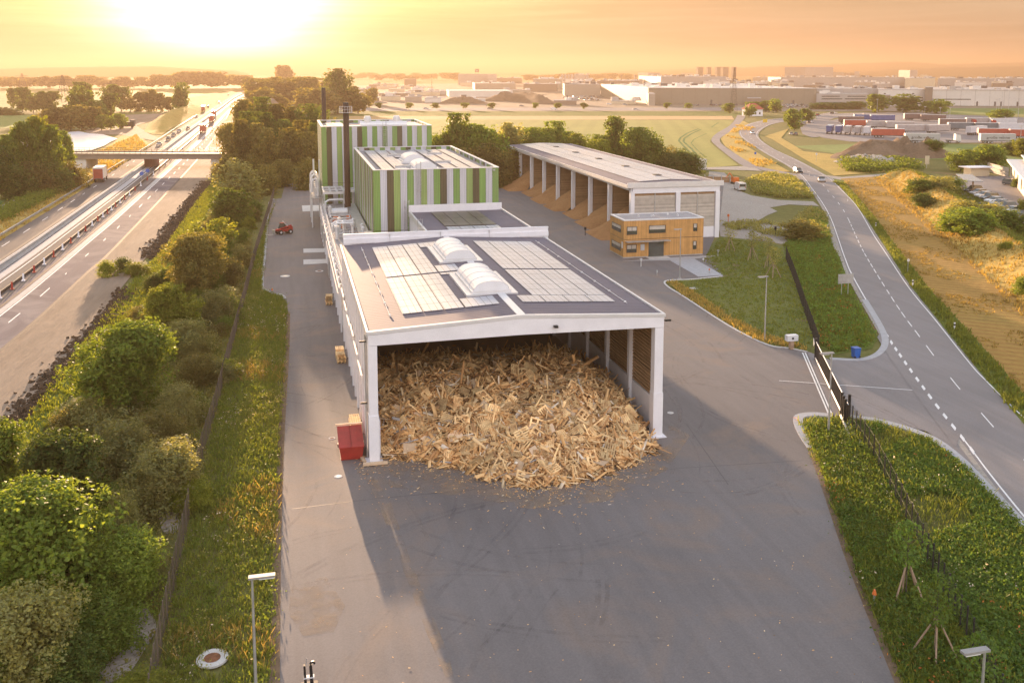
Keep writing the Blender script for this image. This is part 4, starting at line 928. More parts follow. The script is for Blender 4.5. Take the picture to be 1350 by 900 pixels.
# splinters swept over the asphalt
N=1500; X=rng.uniform(4,27,N); d=rng.exponential(1.6,N); Yy=smn(np.clip(X,6,27.5))-d; S=rng.uniform(.03,.12,N); an_=rng.uniform(0,3.14,N); w_=rng.uniform(.015,.04,N)
N2=260; X=np.r_[X,rng.uniform(2,30,N2)];Yy=np.r_[Yy,rng.uniform(36,64,N2)];S=np.r_[S,rng.uniform(.02,.06,N2)];an_=np.r_[an_,rng.uniform(0,3.1,N2)];w_=np.r_[w_,rng.uniform(.015,.03,N2)]
dx=np.stack([np.cos(an_),np.sin(an_)],1); dn=np.stack([-np.sin(an_),np.cos(an_)],1); cc=np.stack([X,Yy],1)
V=np.zeros((len(X),4,3)); 
for i,(a,b_) in enumerate(((-1,-1),(1,-1),(1,1),(-1,1))): V[:,i,:2]=cc+dx*(a*S)[:,None]+dn*(b_*w_)[:,None]; V[:,i,2]=.10+.004*i
o=obj('splinter_litter',npmesh('splinter_litter',V.reshape(-1,3),np.arange(len(X)*4).reshape(-1,4),M['frag'])); tag(o,kind='stuff')
# ---------------------------------------------------------------- VEGETATION
LM={'green':leafm('leaf_green',(.125,.2,.04),trans=.5),'dark':leafm('leaf_dark',(.08,.13,.035),trans=.5),'pale':leafm('leaf_pale',(.2,.235,.105),trans=.5),
 'yell':leafm('leaf_yellow_green',(.17,.23,.036),trans=.5),'brown':leafm('leaf_olive',(.14,.15,.052),trans=.5),'bed':leafm('leaf_bed',(.1,.19,.045)),'dry':leafm('leaf_dry',(.3,.24,.1),trans=.35),'flower':leafm('flower_heads',(.6,.6,.55),trans=.2),'rust':leafm('rust_leaves',(.4,.17,.06),trans=.3)}
def leafcards(ctr,nrm,size,jit=.9,fold=True,r=rng):
    n=len(ctr); N_=nrm+r.normal(0,jit,(n,3)); N_/=np.linalg.norm(N_,axis=1)[:,None]+1e-9
    A=np.cross(N_,r.normal(0,1,(n,3))); A/=np.linalg.norm(A,axis=1)[:,None]+1e-9; B_=np.cross(N_,A)
    s=size*r.uniform(.55,1.35,n); V=np.empty((n,4,3))
    V[:,0]=ctr-A*s[:,None]; V[:,1]=ctr-B_*(s*.62)[:,None]+N_*(s*.2)[:,None]; V[:,2]=ctr+A*s[:,None]; V[:,3]=ctr+B_*(s*.62)[:,None]+N_*(s*.2)[:,None]
    return V
VZ={'round':1.25,'bush':1.75,'tall':1.3,'poplar':1.3,'birch':1.2}
def crown_mesh(name,mat,nl,leaf,kind='round',seed=0,lobes=14):
    """unit tree crown: height 1, half width about .4"""
    r=np.random.default_rng(seed); Ls=[]
    lo={'round':.22,'bush':.0,'tall':.12,'poplar':.1,'birch':.18}[kind]
    for i in range(lobes):
        t=r.random(); z=lo+(1-lo)*(t if kind!='bush' else t**.8)
        prof={'round':math.sin(math.pi*min(1,(.12+t*.85)))**.6,'bush':math.cos(t*1.35)**.7,'tall':math.sin(math.pi*(.1+t*.86))**.7*.75,'poplar':.5*math.sin(math.pi*(.12+.85*t))**.5,'birch':.8*math.sin(math.pi*(.1+.86*t))**.8}[kind]
        a=r.uniform(0,6.283); rad=prof*.27*r.uniform(.3,1.15); q=r.choice([.07,.1,.14,.19])*r.uniform(.85,1.15)*(.75+.5*prof)*(1.2 if kind=='bush' else 1)
        Ls.append((math.cos(a)*rad,math.sin(a)*rad,min(z,1-q*VZ[kind]*.8) if kind!='bush' else max(.12,min(z*.8,1-q*VZ[kind])),q))
    Ls=np.array(Ls); w=Ls[:,3]**2; w/=w.sum(); idx=r.choice(len(Ls),nl,p=w)
    d=r.normal(0,1,(nl,3)); d/=np.linalg.norm(d,axis=1)[:,None]
    # sub clumps: pull directions towards random twig heads
    K=34; hd=r.normal(0,1,(len(Ls),K,3)); hd/=np.linalg.norm(hd,axis=2)[:,:,None]; ki=r.integers(0,K,nl); hk=hd[idx,ki]
    d=d*.24+hk; d/=np.linalg.norm(d,axis=1)[:,None]
    hs=r.uniform(.72,1.32,(len(Ls),K)); rr=Ls[idx,3]*(.5+.55*r.random(nl)**.6)*hs[idx,ki]; rr*=np.where(r.random(nl)<.15,r.uniform(.2,.8,nl),1)
    ctr=Ls[idx,:3]+d*rr[:,None]*np.array([1.15,1.15,VZ[kind]]); ctr[:,2]=np.clip(ctr[:,2],.01,1.0)
    V=leafcards(ctr,d+np.array([0,0,.35]),leaf,1.1,r=r)
    return npmesh(name,V.reshape(-1,3),np.arange(nl*4).reshape(-1,4),mat)
def trunk_mesh(name,top=.7,r0=.022,seed=0,limbs=6,white=False):
    rr=random.Random(seed); mb=MB(); p=Vector((0,0,0)); n=6
    for k in range(n):
        q=Vector((rr.gauss(0,.008)*k,rr.gauss(0,.008)*k,top*(k+1)/n)); mb.cyl(p,q,r0*(1-k/n*.8),r0*(1-(k+1)/n*.8),6); p=q
    for k in range(limbs):
        z=top*rr.uniform(.3,.9); a=rr.uniform(0,6.28); L=rr.uniform(.12,.26); b=Vector((math.cos(a)*L,math.sin(a)*L,z+L*rr.uniform(.4,1))); m=Vector((0,0,z)).lerp(b,.5)+Vector((0,0,-.02))
        mb.cyl((0,0,z),m,r0*.45,r0*.3,5); mb.cyl(m,b,r0*.3,r0*.1,5)
    o=mb.build(name,M['birchbark' if white else 'bark']); me=o.data; bpy.data.objects.remove(o); return me
M['birchbark']=pm('birch_bark',(.42,.38,.32),.8,.3,5)
CM={}
def cm(kind,lod,mat,i):
    k=(kind,lod,mat,i)
    if k not in CM:
        nl,lf,lb={'near':(30000,.0155,30),'mid':(7000,.026,20),'far':(1500,.055,12),'tiny':(420,.1,8)}[lod]
        CM[k]=(crown_mesh('crown',LM[mat],nl,lf,kind,seed=abs(hash((kind,lod,i)))%9999 if False else (sum(map(ord,kind+lod))*7+i*31),lobes=lb),trunk_mesh('trunk',.75 if kind!='bush' else .5,.02 if kind!='bush' else .012,i,white=(kind=='birch')))
    return CM[k]
TN={'round':'broadleaf_tree','bush':'shrub','tall':'broadleaf_tree','poplar':'slender_tree','birch':'birch_tree'}
NT=[0]
def tree(u,vb,h,r,kind,lod,mat,label,grp=None,i=None,z=0,name=None,pos=None,cat=None):
    NT[0]+=1; i=NT[0]%3 if i is None else i
    p=pos if pos is not None else G(u,vb,0); me,tm=cm(kind,lod,mat,i)
    t=thing(name or TN[kind],label,cat or ('shrub' if kind=='bush' else 'tree'),(p.x,p.y,z),random.uniform(0,6.28),grp)
    r*=.84; t.scale=(r/.4,r/.4,h); obj('crown',me,t)
    if lod!='tiny': obj('trunk',tm,t)
    return t
# --- near strip, left of the boundary fence
for k,(u,vb,h,r,kind,mat,lab) in enumerate([
 (62,812,7.4,4.3,'round','green','largest bright green tree, filling the lower left corner of the shelter strip'),
 (78,716,6.8,3.7,'round','dark','dark green tree with golden top just behind the largest bright tree'),
 (170,548,8.0,4.6,'round','green','broad sunlit tree beside the dark clod ridge'),
 (168,640,4.8,3.2,'bush','pale','pale grey-green bush in front of the broad sunlit tree'),
 (225,668,4.4,3.0,'bush','pale','pale olive bush nearest the fence beside the bare sandy gap'),
 (228,452,6.2,3.4,'round','yell','yellow-green rounded tree between the broad tree and the shaggy one'),
 (256,392,8.2,4.6,'round','brown','shaggy olive tree with twiggy top halfway up the strip'),
 (246,470,3.8,2.8,'bush','pale','small pale bush at the foot of the yellow-green rounded tree'),
 (285,346,6.8,3.9,'round','yell','bright yellow-green tree below the big hazy rounded one'),
 (278,430,4.2,3.2,'bush','pale','loose pale bush between the shaggy tree and the fence'),
 (303,300,7.4,4.8,'round','green','big rounded tree with yellow rim near the rear of the strip'),
 (320,264,9.5,6.4,'bush','pale','large pale rounded willow bush in front of the tall dark wood'),
 (20,925,5.2,3.0,'round','pale','pale golden-tipped tree at the very bottom left corner'),
 (172,800,4.2,2.6,'bush','green','bright low bush on the right flank of the largest tree'),
 (128,860,3.0,2.4,'bush','green','low green bush below the largest tree'),
 (88,905,3.2,2.4,'bush','dark','low dark bush by the bottom edge of the picture'),
 (205,600,3.4,2.6,'bush','brown','olive bush between the two pale bushes and the fence'),
 (235,560,3.4,2.4,'bush','pale','pale twiggy bush midway along the fence'),
 (300,380,4.0,2.6,'bush','brown','brownish bush close to the fence below the rear tree'),
 (262,510,3.0,2.2,'bush','brown','small olive bush near the fence beside the yellow-green tree'),
 (92,560,1.8,1.7,'bush','dark','small dark bush alone on the sunny grass slope'),
 (142,365,2.4,1.6,'bush','yell','upright yellow bush at the end of the sandy strip'),
 (163,358,2.2,1.8,'bush','dark','dark low bush beside the upright yellow bush'),
 (182,362,2.0,2.4,'bush','yell','wide flat bush linking the sandy strip to the tree row'),
 (205,385,2.6,1.7,'bush','dark','narrow dark bush on the top edge of the grass slope'),
 (-20,700,7,3.6,'round','green','tree cut off by the left picture edge beside the clod ridge')]):
    tree(u,vb,h,r,kind,'near' if vb>380 else 'mid',mat,lab,None,k%3)
# extra understory between the named trees
def inpoly(x,y,P_):
    n=len(P_); c=np.zeros(len(x),bool); j=n-1
    for i in range(n):
        xi,yi,xj,yj=P_[i][0],P_[i][1],P_[j][0],P_[j][1]
        c^=((yi>y)!=(yj>y))&(x<(xj-xi)*(y-yi)/(yj-yi+1e-12)+xi); j=i
    return c
def sample(poly,n,r=rng):
    P_=[(p[0],p[1]) for p in poly]; xs=[p[0] for p in P_]; ys=[p[1] for p in P_]; out=np.zeros((0,2))
    while len(out)<n:
        x=r.uniform(min(xs),max(xs),n*2);y=r.uniform(min(ys),max(ys),n*2);k=inpoly(x,y,P_)
        for q in BARE: k&=~inpoly(x,y,[(b_[0],b_[1]) for b_ in q])
        out=np.r_[out,np.stack([x[k],y[k]],1)]
    return out[:n]
strip=px([(-120,1000),(-60,860),(40,640),(110,520),(180,430),(230,350),(285,270),(340,262),(320,400),(284,540),(245,700),(205,900),(190,1000)])
pts=sample(strip,115)
for k,(x,y) in enumerate(pts):
    tree(0,0,random.uniform(1.4,3.2),random.uniform(1.2,2.1),'bush','near' if y<75 else 'mid',random.choice(['pale','green','brown','yell','pale','green']),'low scrubby bush filling the ground between the trees and the boundary fence','understory bushes in the shelter strip',k%3,pos=Vector((x,y,0)))
# grass and weeds as masses
def clumpnoise(P_,s,seed):
    r=np.random.default_rng(seed); k=r.normal(0,1,(6,2))/s; ph=r.uniform(0,6.28,6); return sum(np.sin(P_@k[i]+ph[i]) for i in range(6))/6
from mathutils.bvhtree import BVHTree
def ground_on(P_,ob,zb):
    me=ob.data; t=BVHTree.FromPolygons([q.co for q in me.vertices],[tuple(f.vertices) for f in me.polygons]); z=np.full(len(P_),zb)
    for i,(x,y) in enumerate(P_):
        h_=t.ray_cast(Vector((x,y,60)),Vector((0,0,-1)))
        if h_[0] is not None: z[i]=max(zb,h_[0].z-.03)
    return z
def grass(name,poly,n,h,w,mat,label,cl=.0,seed=1,lean=.35,thr=-9,zb=0.05,on=None):
    P_=sample(poly,n); 
    c=clumpnoise(P_,3.0,seed)
    P_=P_[c>thr]; c=c[c>thr]; n=len(P_); r=rng
    cl_=r.integers(0,max(1,n//9),n); cen=P_[cl_%n]; P_=np.where((r.random(n)<.7)[:,None],cen+r.normal(0,.14,(n,2)),P_)
    hh=h*r.uniform(.4,1.4,n)*(1+.5*c); a=r.uniform(0,6.283,n); d=np.stack([np.cos(a),np.sin(a)],1); ln=r.normal(0,lean,(n,2))*hh[:,None]
    V=np.zeros((n,4,3)); b=P_; ww=w*r.uniform(.6,1.4,n)
    V[:,0,:2]=b-d*ww[:,None]; V[:,1,:2]=b+d*ww[:,None]; V[:,2,:2]=b+ln+d*(ww*.45)[:,None]; V[:,3,:2]=b+ln-d*(ww*.45)[:,None]
    if on is not None: zb=ground_on(P_,on,zb)
    V[:,:2,2]=zb if np.isscalar(zb) else zb[:,None]; V[:,2,2]=zb+hh; V[:,3,2]=zb+hh*.92
    o=obj(name,npmesh(name,V.reshape(-1,3),np.arange(n*4).reshape(-1,4),mat)); return tag(o,label,'grass' if label else None,None,'stuff')
def weeds(name,poly,n,h,leaf,mat,seed=1,per=14,spread=.3,thr=-9,zb=.05,flat=1.0):
    P_=sample(poly,n); c=clumpnoise(P_,2.6,seed); P_=P_[c>thr]; n=len(P_); r=rng
    hh=h*r.uniform(.5,1.5,n); idx=np.repeat(np.arange(n),per); m=len(idx)
    z=r.random(m)**.7; sp=spread*hh[idx]/h*(1.1-z*.6)
    ctr=np.stack([P_[idx,0]+r.normal(0,1,m)*sp,P_[idx,1]+r.normal(0,1,m)*sp,zb+z*hh[idx]*flat],1)
    V=leafcards(ctr,np.tile([0,0,.8],(m,1)),leaf,.8); V[...,2]=np.maximum(V[...,2],zb)
    o=obj(name,npmesh(name,V.reshape(-1,3),np.arange(m*4).reshape(-1,4),mat)); return tag(o,None,None,None,'stuff')
vl=px([(205,1000),(208,900),(245,720),(286,545),(302,480),(322,400),(340,330),(354,290),(365,262),(352,300),(348,340),(345,383),(370,392),(376,400),(378,412),(376,470),(370,560),(364,700),(359,900),(359,1000)])
LM['grass']=leafm('grass_blades',(.13,.18,.045),trans=.45) if 1 else leafm('grass_blades',(0.165,0.190,0.046),trans=.5); LM['grassd']=leafm('dry_grass_blades',(.27,.235,.095),trans=.45) if 1 else leafm('dry_grass_blades',(0.330,0.264,0.099),trans=.5)
grass('verge_grass',vl,42000,.32,.03,LM['grass'],None,seed=3)
grass('dry_grass',vl,14000,.42,.02,LM['grassd'],None,seed=5,thr=.3)
weeds('weeds',vl,1900,.42,.075,LM['green'],seed=8,per=12); weeds('weeds',vl,900,.5,.07,LM['pale'],seed=9,per=12,thr=.1)
weeds('wild_flowers',vl,420,.5,.06,LM['flower'],seed=19,per=5,spread=.16,thr=.0)
grass('undergrowth',strip,36000,.4,.035,LM['grass'],None,seed=13,thr=-.25); weeds('undergrowth',strip,5200,.6,.09,LM['brown'],seed=18,per=14); weeds('undergrowth',strip,3000,.6,.085,LM['pale'],seed=28,per=12,thr=.0)
weeds('wild_flowers',strip,260,.6,.06,LM['flower'],seed=29,per=5,spread=.16,thr=.0)
sl_=px([(-100,800),(0,600),(90,480),(175,372),(215,330),(262,262),(285,235),(290,250),(262,300),(205,395),(110,500),(40,590)])
grass('slope_grass',sl_,30000,.32,.045,LM['yell'],None,seed=41); 
dv_=px([(0,318),(60,281),(128,239),(195,195),(180,178),(140,196),(115,205),(110,225),(60,262),(0,292)])
grass('verge_grass',dv_,9000,.6,.1,LM['grassd'],None,seed=42); 
weeds('hedge_growth',px([(-30,295),(0,280),(45,258),(85,240),(112,232),(110,238),(60,268),(0,296)]),900,1.5,.2,LM['green'],seed=43,per=16,spread=.6)
# planting bed on the right
weeds('ground_cover',px([(1120,560),(1160,562),(1222,582),(1262,612),(1300,650),(1352,702),(1500,850),(1500,1100),(1330,1100),(1290,880),(1250,800),(1215,730),(1180,660),(1145,595)]),9500,.34,.085,LM['bed'],seed=51,per=16,spread=.24,thr=-.22); weeds('ground_cover',SB,3200,.28,.055,LM['pale'],seed=151,per=14,spread=.3,thr=.08); grass('bed_grass',SB,16000,.45,.03,LM['grass'],None,seed=152,thr=-.6)
bedL=px([(1058,562),(1104,556),(1145,597),(1180,662),(1215,732),(1250,802),(1290,882),(1320,1000),(1240,1090),(1190,898),(1126,745),(1092,640),(1070,590)])
grass('bed_grass',bedL,26000,.35,.03,LM['grass'],None,seed=61); weeds('weeds',bedL,2600,.45,.08,LM['bed'],seed=62,per=12); weeds('weeds',bedL,500,.4,.07,LM['pale'],seed=63,per=10,thr=.1)
weeds('wild_flowers',SB,300,.45,.07,LM['flower'],seed=66,per=6,spread=.2,thr=.12)
weeds('rust_weeds',SB,420,.4,.07,LM['rust'],seed=64,per=10,spread=.25,thr=.17); weeds('yellow_weeds',SB,700,.35,.07,LM['yell'],seed=65,per=12,spread=.25,thr=.14)
fm=px([(1034,325),(1060,302),(1074,275),(1090,290),(1096,320),(1108,352),(1128,397),(1154,445),(1146,458),(1102,466),(1080,455),(1060,400),(1045,350)])
grass('meadow_grass',fm,16000,.4,.06,LM['grass'],None,seed=71); weeds('weeds',fm,1800,.5,.13,LM['bed'],seed=72,per=10); weeds('rust_weeds',fm,260,.45,.12,LM['rust'],seed=73,per=9,thr=.12)
lw=px([(926,345),(950,314),(1000,320),(1030,328),(1048,372),(1072,446),(1064,462),(1010,452),(962,428),(904,392),(884,373),(914,370),(956,366)])
grass('lawn_grass',lw,20000,.16,.05,LM['grass'],None,seed=74)
grass('lawn_grass',px([(1000,452),(960,428),(900,390),(880,373),(890,372),(915,386),(965,420),(1015,445),(1064,458),(1064,463)]),2500,.35,.06,LM['grassd'],None,seed=75)
vr=px([(1098,240),(1112,242),(1150,284),(1185,332),(1228,387),(1270,432),(1350,522),(1420,602),(1400,618),(1290,488),(1202,378),(1142,286),(1112,250)])
grass('verge_grass',vr,15000,.4,.07,LM['grass'],None,seed=76); grass('dry_grass',px([(1150,235),(1200,238),(1240,262),(1290,300),(1350,350),(1400,400),(1400,470),(1350,420),(1290,360),(1240,320),(1200,280)]),14000,.4,.055,LM['grassd'],None,seed=77,on=C.objects['hillside']); grass('verge_grass',px([(1150,235),(1200,238),(1240,262),(1290,300),(1350,350),(1400,400),(1400,330),(1350,300),(1290,262),(1230,235)]),17000,.45,.07,LM['grass'],None,seed=177,on=C.objects['hillside'])
grass('mown_grass',px([(1112,240),(1160,236),(1190,266),(1215,302),(1270,347),(1330,402),(1400,452),(1400,588),(1352,536),(1300,468),(1245,408),(1200,350),(1150,286)]),16000,.18,.09,LM['grassd'],None,seed=78,thr=.0)
grass('dry_grass',px([(974,162),(998,170),(980,180),(1015,212),(1040,225),(995,220),(958,192),(955,183)]),7000,.5,.12,LM['grassd'],None,seed=79,thr=.12)
isl=px([(985,240),(1015,231),(1045,236),(1072,262),(1030,262),(995,256)])
weeds('scrub',isl,1600,1.0,.2,LM['pale'],seed=81,per=14,spread=.6); weeds('scrub',isl,500,1.0,.2,LM['yell'],seed=82,per=14,spread=.6)
weeds('scrub',px([(950,296),(1000,293),(1040,300),(1066,275),(1088,282),(1096,318),(1060,300),(1036,320),(1000,318)]),1300,.6,.15,LM['pale'],seed=83,per=12,spread=.4,thr=-.1)
weeds('scrub',px([(1110,214),(1150,212),(1200,214),(1215,225),(1150,229),(1115,226)]),1100,1.6,.3,LM['green'],seed=84,per=14,spread=.9)
# --- right side shrubs and trees
for k,(u,vb,h,r,kind,mat,lab,z) in enumerate([
 (1058,316,3.4,4.4,'bush','brown','round olive bush alone beside the rural road near the gravel lot',0),
 (1214,262,3.6,4.6,'bush','green','left bush of the group crowning the dry grass mound',1.2),
 (1232,262,4.2,5.4,'bush','pale','pale middle bush of the group crowning the dry grass mound',1.2),
 (1252,258,3.4,4.2,'bush','green','rear right bush behind the pale middle bush on the mound',1),
 (1216,276,2.8,3.4,'bush','dark','dark front bush at the foot of the pale mound bush',.8),
 (1258,312,4.2,4.6,'bush','green','left part of the big thicket beside the parked cars',1.2),
 (1282,318,4.6,5.2,'bush','green','largest bush of the big thicket beside the parked cars',1.2),
 (1306,306,4.2,4.8,'bush','pale','pale bush at the right of the big thicket beside the parked cars',1.2),
 (1332,312,4.0,4.4,'bush','green','last bush of the thicket by the right picture edge',1.2),
 (1268,300,4.0,4.2,'bush','pale','pale rear bush of the big thicket close to the parked cars',1.2),
 (1326,346,1.8,1.6,'bush','yell','small spiky yellow-green shrub alone on the dry slope',1.5),
 (1348,350,1.6,1.4,'bush','green','small green shrub at the right picture edge on the dry slope',1.5),
 (1350,392,2.2,1.7,'bush','green','dark green shrub at the picture edge above the mown strip',.5),
 (1302,224,7.5,6.4,'round','green','tallest broad tree behind the carport',0),
 (1266,226,6.4,5.2,'round','green','rounded tree left of the tallest one behind the carport',0),
 (1282,222,5.4,4.6,'round','pale','paler tree filling the gap between the two broad trees',0),
 (1333,205,5,5,'bush','dark','dark round bush right of the tallest broad tree',0),
 (1352,208,6.5,5.5,'round','yell','golden tree at the right edge behind the flat-roofed building',0),
 (1341,247,2.4,1.7,'bush','dark','clipped dark bush before the flat-roofed building',0),
 (1230,207,3.6,4.8,'bush','green','green bush on top of the earth heap',2.5),
 (1349,282,3.2,1.6,'bush','yell','thin young tree at the right edge of the car park',0)]):
    tree(u,vb,h,r,kind,'mid',mat,lab,None,k%3,z)
# --- tall hazy wood left of the striped blocks
k=0
for u,vb,h,r,kind,mat in [(305,226,14,6,'round','brown'),(318,236,16,6,'tall','brown'),(330,222,17,7,'tall','dark'),(342,236,15,6.5,'tall','brown'),(352,226,17,6,'tall','dark'),(362,238,14,6.5,'round','brown'),(374,226,15,6,'tall','dark'),(384,238,14,6,'round','brown'),(396,228,15,6,'tall','brown'),(408,238,13,6,'round','brown'),(416,226,14,6,'tall','dark'),(346,205,20,8,'tall','dark'),(366,208,18,8,'tall','brown'),(388,206,17,8,'round','brown'),(408,208,18,8,'round','dark'),(322,203,19,8,'tall','brown'),(430,212,14,7,'round','brown'),(402,250,8,5,'bush','brown'),(372,247,7,5,'bush','brown'),(350,256,7,5,'bush','brown'),(332,250,9,5,'bush','brown')]:
    tree(u,vb,h,r*.85,kind,'mid',mat,'hazy backlit tree, %s in the tall wood left of the striped blocks'%nth(k),'tall wood left of the striped blocks',k%3); k+=1
# --- trees behind the striped blocks and the shed
k=0
for u,vb,h,r,kind,mat in [(577,238,12,5.5,'round','green'),(590,240,13,6,'round','green'),(604,240,18,6,'tall','green'),(620,238,15,6.5,'round','green'),(634,240,15,6,'round','green'),(648,240,13.5,6,'round','green'),(660,236,12,5.5,'round','brown'),(672,234,15,6,'round','pale'),(688,232,12.5,6.5,'round','green'),(702,228,13,6.5,'round','green'),(716,226,12.5,6,'round','green'),(734,226,14.5,6,'tall','green'),(748,222,11,5.5,'round','green'),(759,226,11,5,'round','yell'),(783,221,10,5,'round','green'),(794,224,9,5,'round','yell'),(812,222,15.5,7,'tall','green'),(826,222,10,5,'bush','brown'),(842,228,13,6.8,'round','green'),(858,228,10,6,'round','green'),(872,228,8,5.5,'bush','brown'),(884,230,6,5,'bush','dark'),(898,228,7,6,'bush','dark'),(908,228,6,5,'bush','dark'),(640,246,11,6,'bush','brown'),(610,248,10,6,'bush','brown'),(662,246,10,6,'bush','brown'),(592,248,10,6,'bush','brown')]:
    tree(u,vb,h,r,kind,'mid',mat,'green tree, %s from the striped block in the belt behind the open shed'%nth(k),'tree belt behind the open shed',k%3); k+=1
# --- left beyond the bridge
for k,(u,vb,h,r,kind,mat,lab) in enumerate([
 (12,256,14,6,'birch','green','birch at the left edge of the grove by the bridge'),(32,254,17,6.5,'birch','green','second birch of the grove left of the bridge'),(52,250,18,6,'birch','yell','tallest sunlit birch of the grove left of the bridge'),
 (70,252,16,6,'birch','green','birch just right of the tallest one beside the bridge'),(88,236,13,4.5,'birch','green','slim birch standing before the white film field'),(20,262,8,6.5,'bush','dark','dark bush at the foot of the birches, left end'),
 (45,258,8,7,'bush','brown','olive bush at the foot of the birches, middle'),(68,254,8,7,'bush','dark','dark bush at the foot of the birches near the bridge'),(92,248,7,6,'bush','brown','olive bush touching the bridge abutment'),(-8,262,12,7,'round','dark','dark tree cut by the left picture edge beside the birches'),
 (300,238,7,5.5,'bush','brown','hazy bush at the right end of the bridge'),(8,225,10,6,'round','green','green tree behind the birches at the left edge')]):
    tree(u,vb,h,r*.82,kind,'mid',mat,lab,None,k%3)
k=0
for u,vb,h,r,kind,mat in [(68,172,11,10,'round','brown'),(80,173,12,11,'round','brown'),(94,173,13,12,'round','brown'),(108,172,13,11,'round','brown'),(120,171,12,10,'round','brown'),(112,163,22,14,'round','dark'),(124,165,14,11,'round','dark'),(134,172,8,6,'round','green'),(146,171,7,6,'round','green'),(158,170,8,7,'round','green'),(144,161,17,10,'round','dark')]:
    tree(u,vb,h*.95,r*.68,kind,'far',mat,'hazy tree, %s from the left in the dark clump behind the white film field'%nth(k),'clump behind the white film field',k%3); k+=1
k=0
for u,vb,h,r,kind,mat in [(17,143,18,12,'round','dark'),(30,148,20,14,'round','dark'),(44,149,16,14,'round','dark'),(57,149,17,12,'round','dark'),(68,149,17,13,'round','dark'),(2,152,6,14,'bush','dark'),(14,152,5,14,'bush','dark'),(112,147,24,16,'round','dark'),(102,148,15,12,'round','dark'),
 (150,147,22,15,'round','dark'),(160,147,20,14,'round','dark'),(172,147,14,12,'round','brown'),(182,147,15,10,'tall','brown'),(193,147,16,13,'round','brown'),(202,147,18,11,'tall','brown'),(212,147,15,12,'round','brown'),(222,147,12,11,'round','brown'),(237,148,24,14,'round','dark'),(90,150,8,14,'bush','dark'),(132,149,10,14,'bush','dark')]:
    tree(u,vb,h*.88,r*.62,kind,'far',mat,'dark hazy tree, %s of the middle-distance row left of the motorway'%nth(k),'middle-distance tree row left of the motorway',k%3); k+=1
k=0; u=-30
while u<330:
    vb=116.5+random.uniform(-.6,1); big=240<u<282
    tree(u,vb,(28 if big else random.uniform(12,24)),(26 if big else random.uniform(14,22)),'round','tiny' ,'brown','pale misty tree in the far line below the hills, left of the sun','misty far tree line',k%3); k+=1; u+=random.uniform(5,11)
for u in range(-20,330,26): tree(u,109.5+random.uniform(-1,1),16,26,'round','tiny','brown','pale misty tree in the far line below the hills, left of the sun','misty far tree line',k%3); k+=1
k=0
for u,vb,h,r in [(332,130,22,20),(342,136,22,18),(352,138,24,20),(362,134,20,20),(374,133,22,20),(386,138,24,20),(398,133,22,20),(410,136,24,20),(422,132,22,18),(370,116,40,18),(378,116,40,18),(338,150,18,13),(350,150,16,13),(364,152,14,12),(408,150,18,14),(420,152,17,14),(432,150,16,13),(344,122,20,24),(360,121,20,24),(390,121,20,24),(400,122,22,24),(466,138,16,10),(458,150,16,12),(472,150,14,12),(492,137,14,9)]:
    tree(u,vb,h,r,'round','far','brown','hazy golden tree, %s of the wood right of the motorway below the sun'%nth(k),'hazy wood right of the motorway',k%3); k+=1
tree(445,150,31,13.5,'round','mid','dark','huge rounded tree standing out against the bright sky behind the chimneys',None,1)
k=0; u=470
while u<900:
    if not(600<u<690): tree(u,random.uniform(104.5,108),random.uniform(16,26),random.uniform(24,36),'round','tiny','brown','misty tree on the far horizon behind the factories','misty horizon trees behind the factories',k%3); k+=1
    u+=random.uniform(7,15)
k=0
for u,vb,h,r in [(962,149.5,7,6),(988,150,8,6),(987,155,8,5),(998,147,7,6),(1010,147.5,8,7),(1023,149,10,7),(1044,166,9,6),(1047,172,8,6),(1041,163,7,5),(1060,159,7,5),(1066,159,6,4),(1195,148.5,13,15),(1153,149,13,10),(1158,147,12,10),(1235,150,10,9),(1222,149,8,9),(1240,149,8,9),(1085,144,5,14),(1100,144,5,14),(1115,144,5,14),(1128,144,6,14),(1318,160,7,8)]:
    tree(u,vb,h,r,'round' if h>6 else 'bush','far','green','green tree, %s around the junction and truck park before the grey factory'%nth(k),'trees around the truck park',k%3); k+=1
for k,u in enumerate((612,575,648,705,735,770,879,907,540,500)): tree(u,144.5,5,4,'round','tiny','green','little roadside tree by the industrial estate road','little roadside trees of the industrial road',k%3)
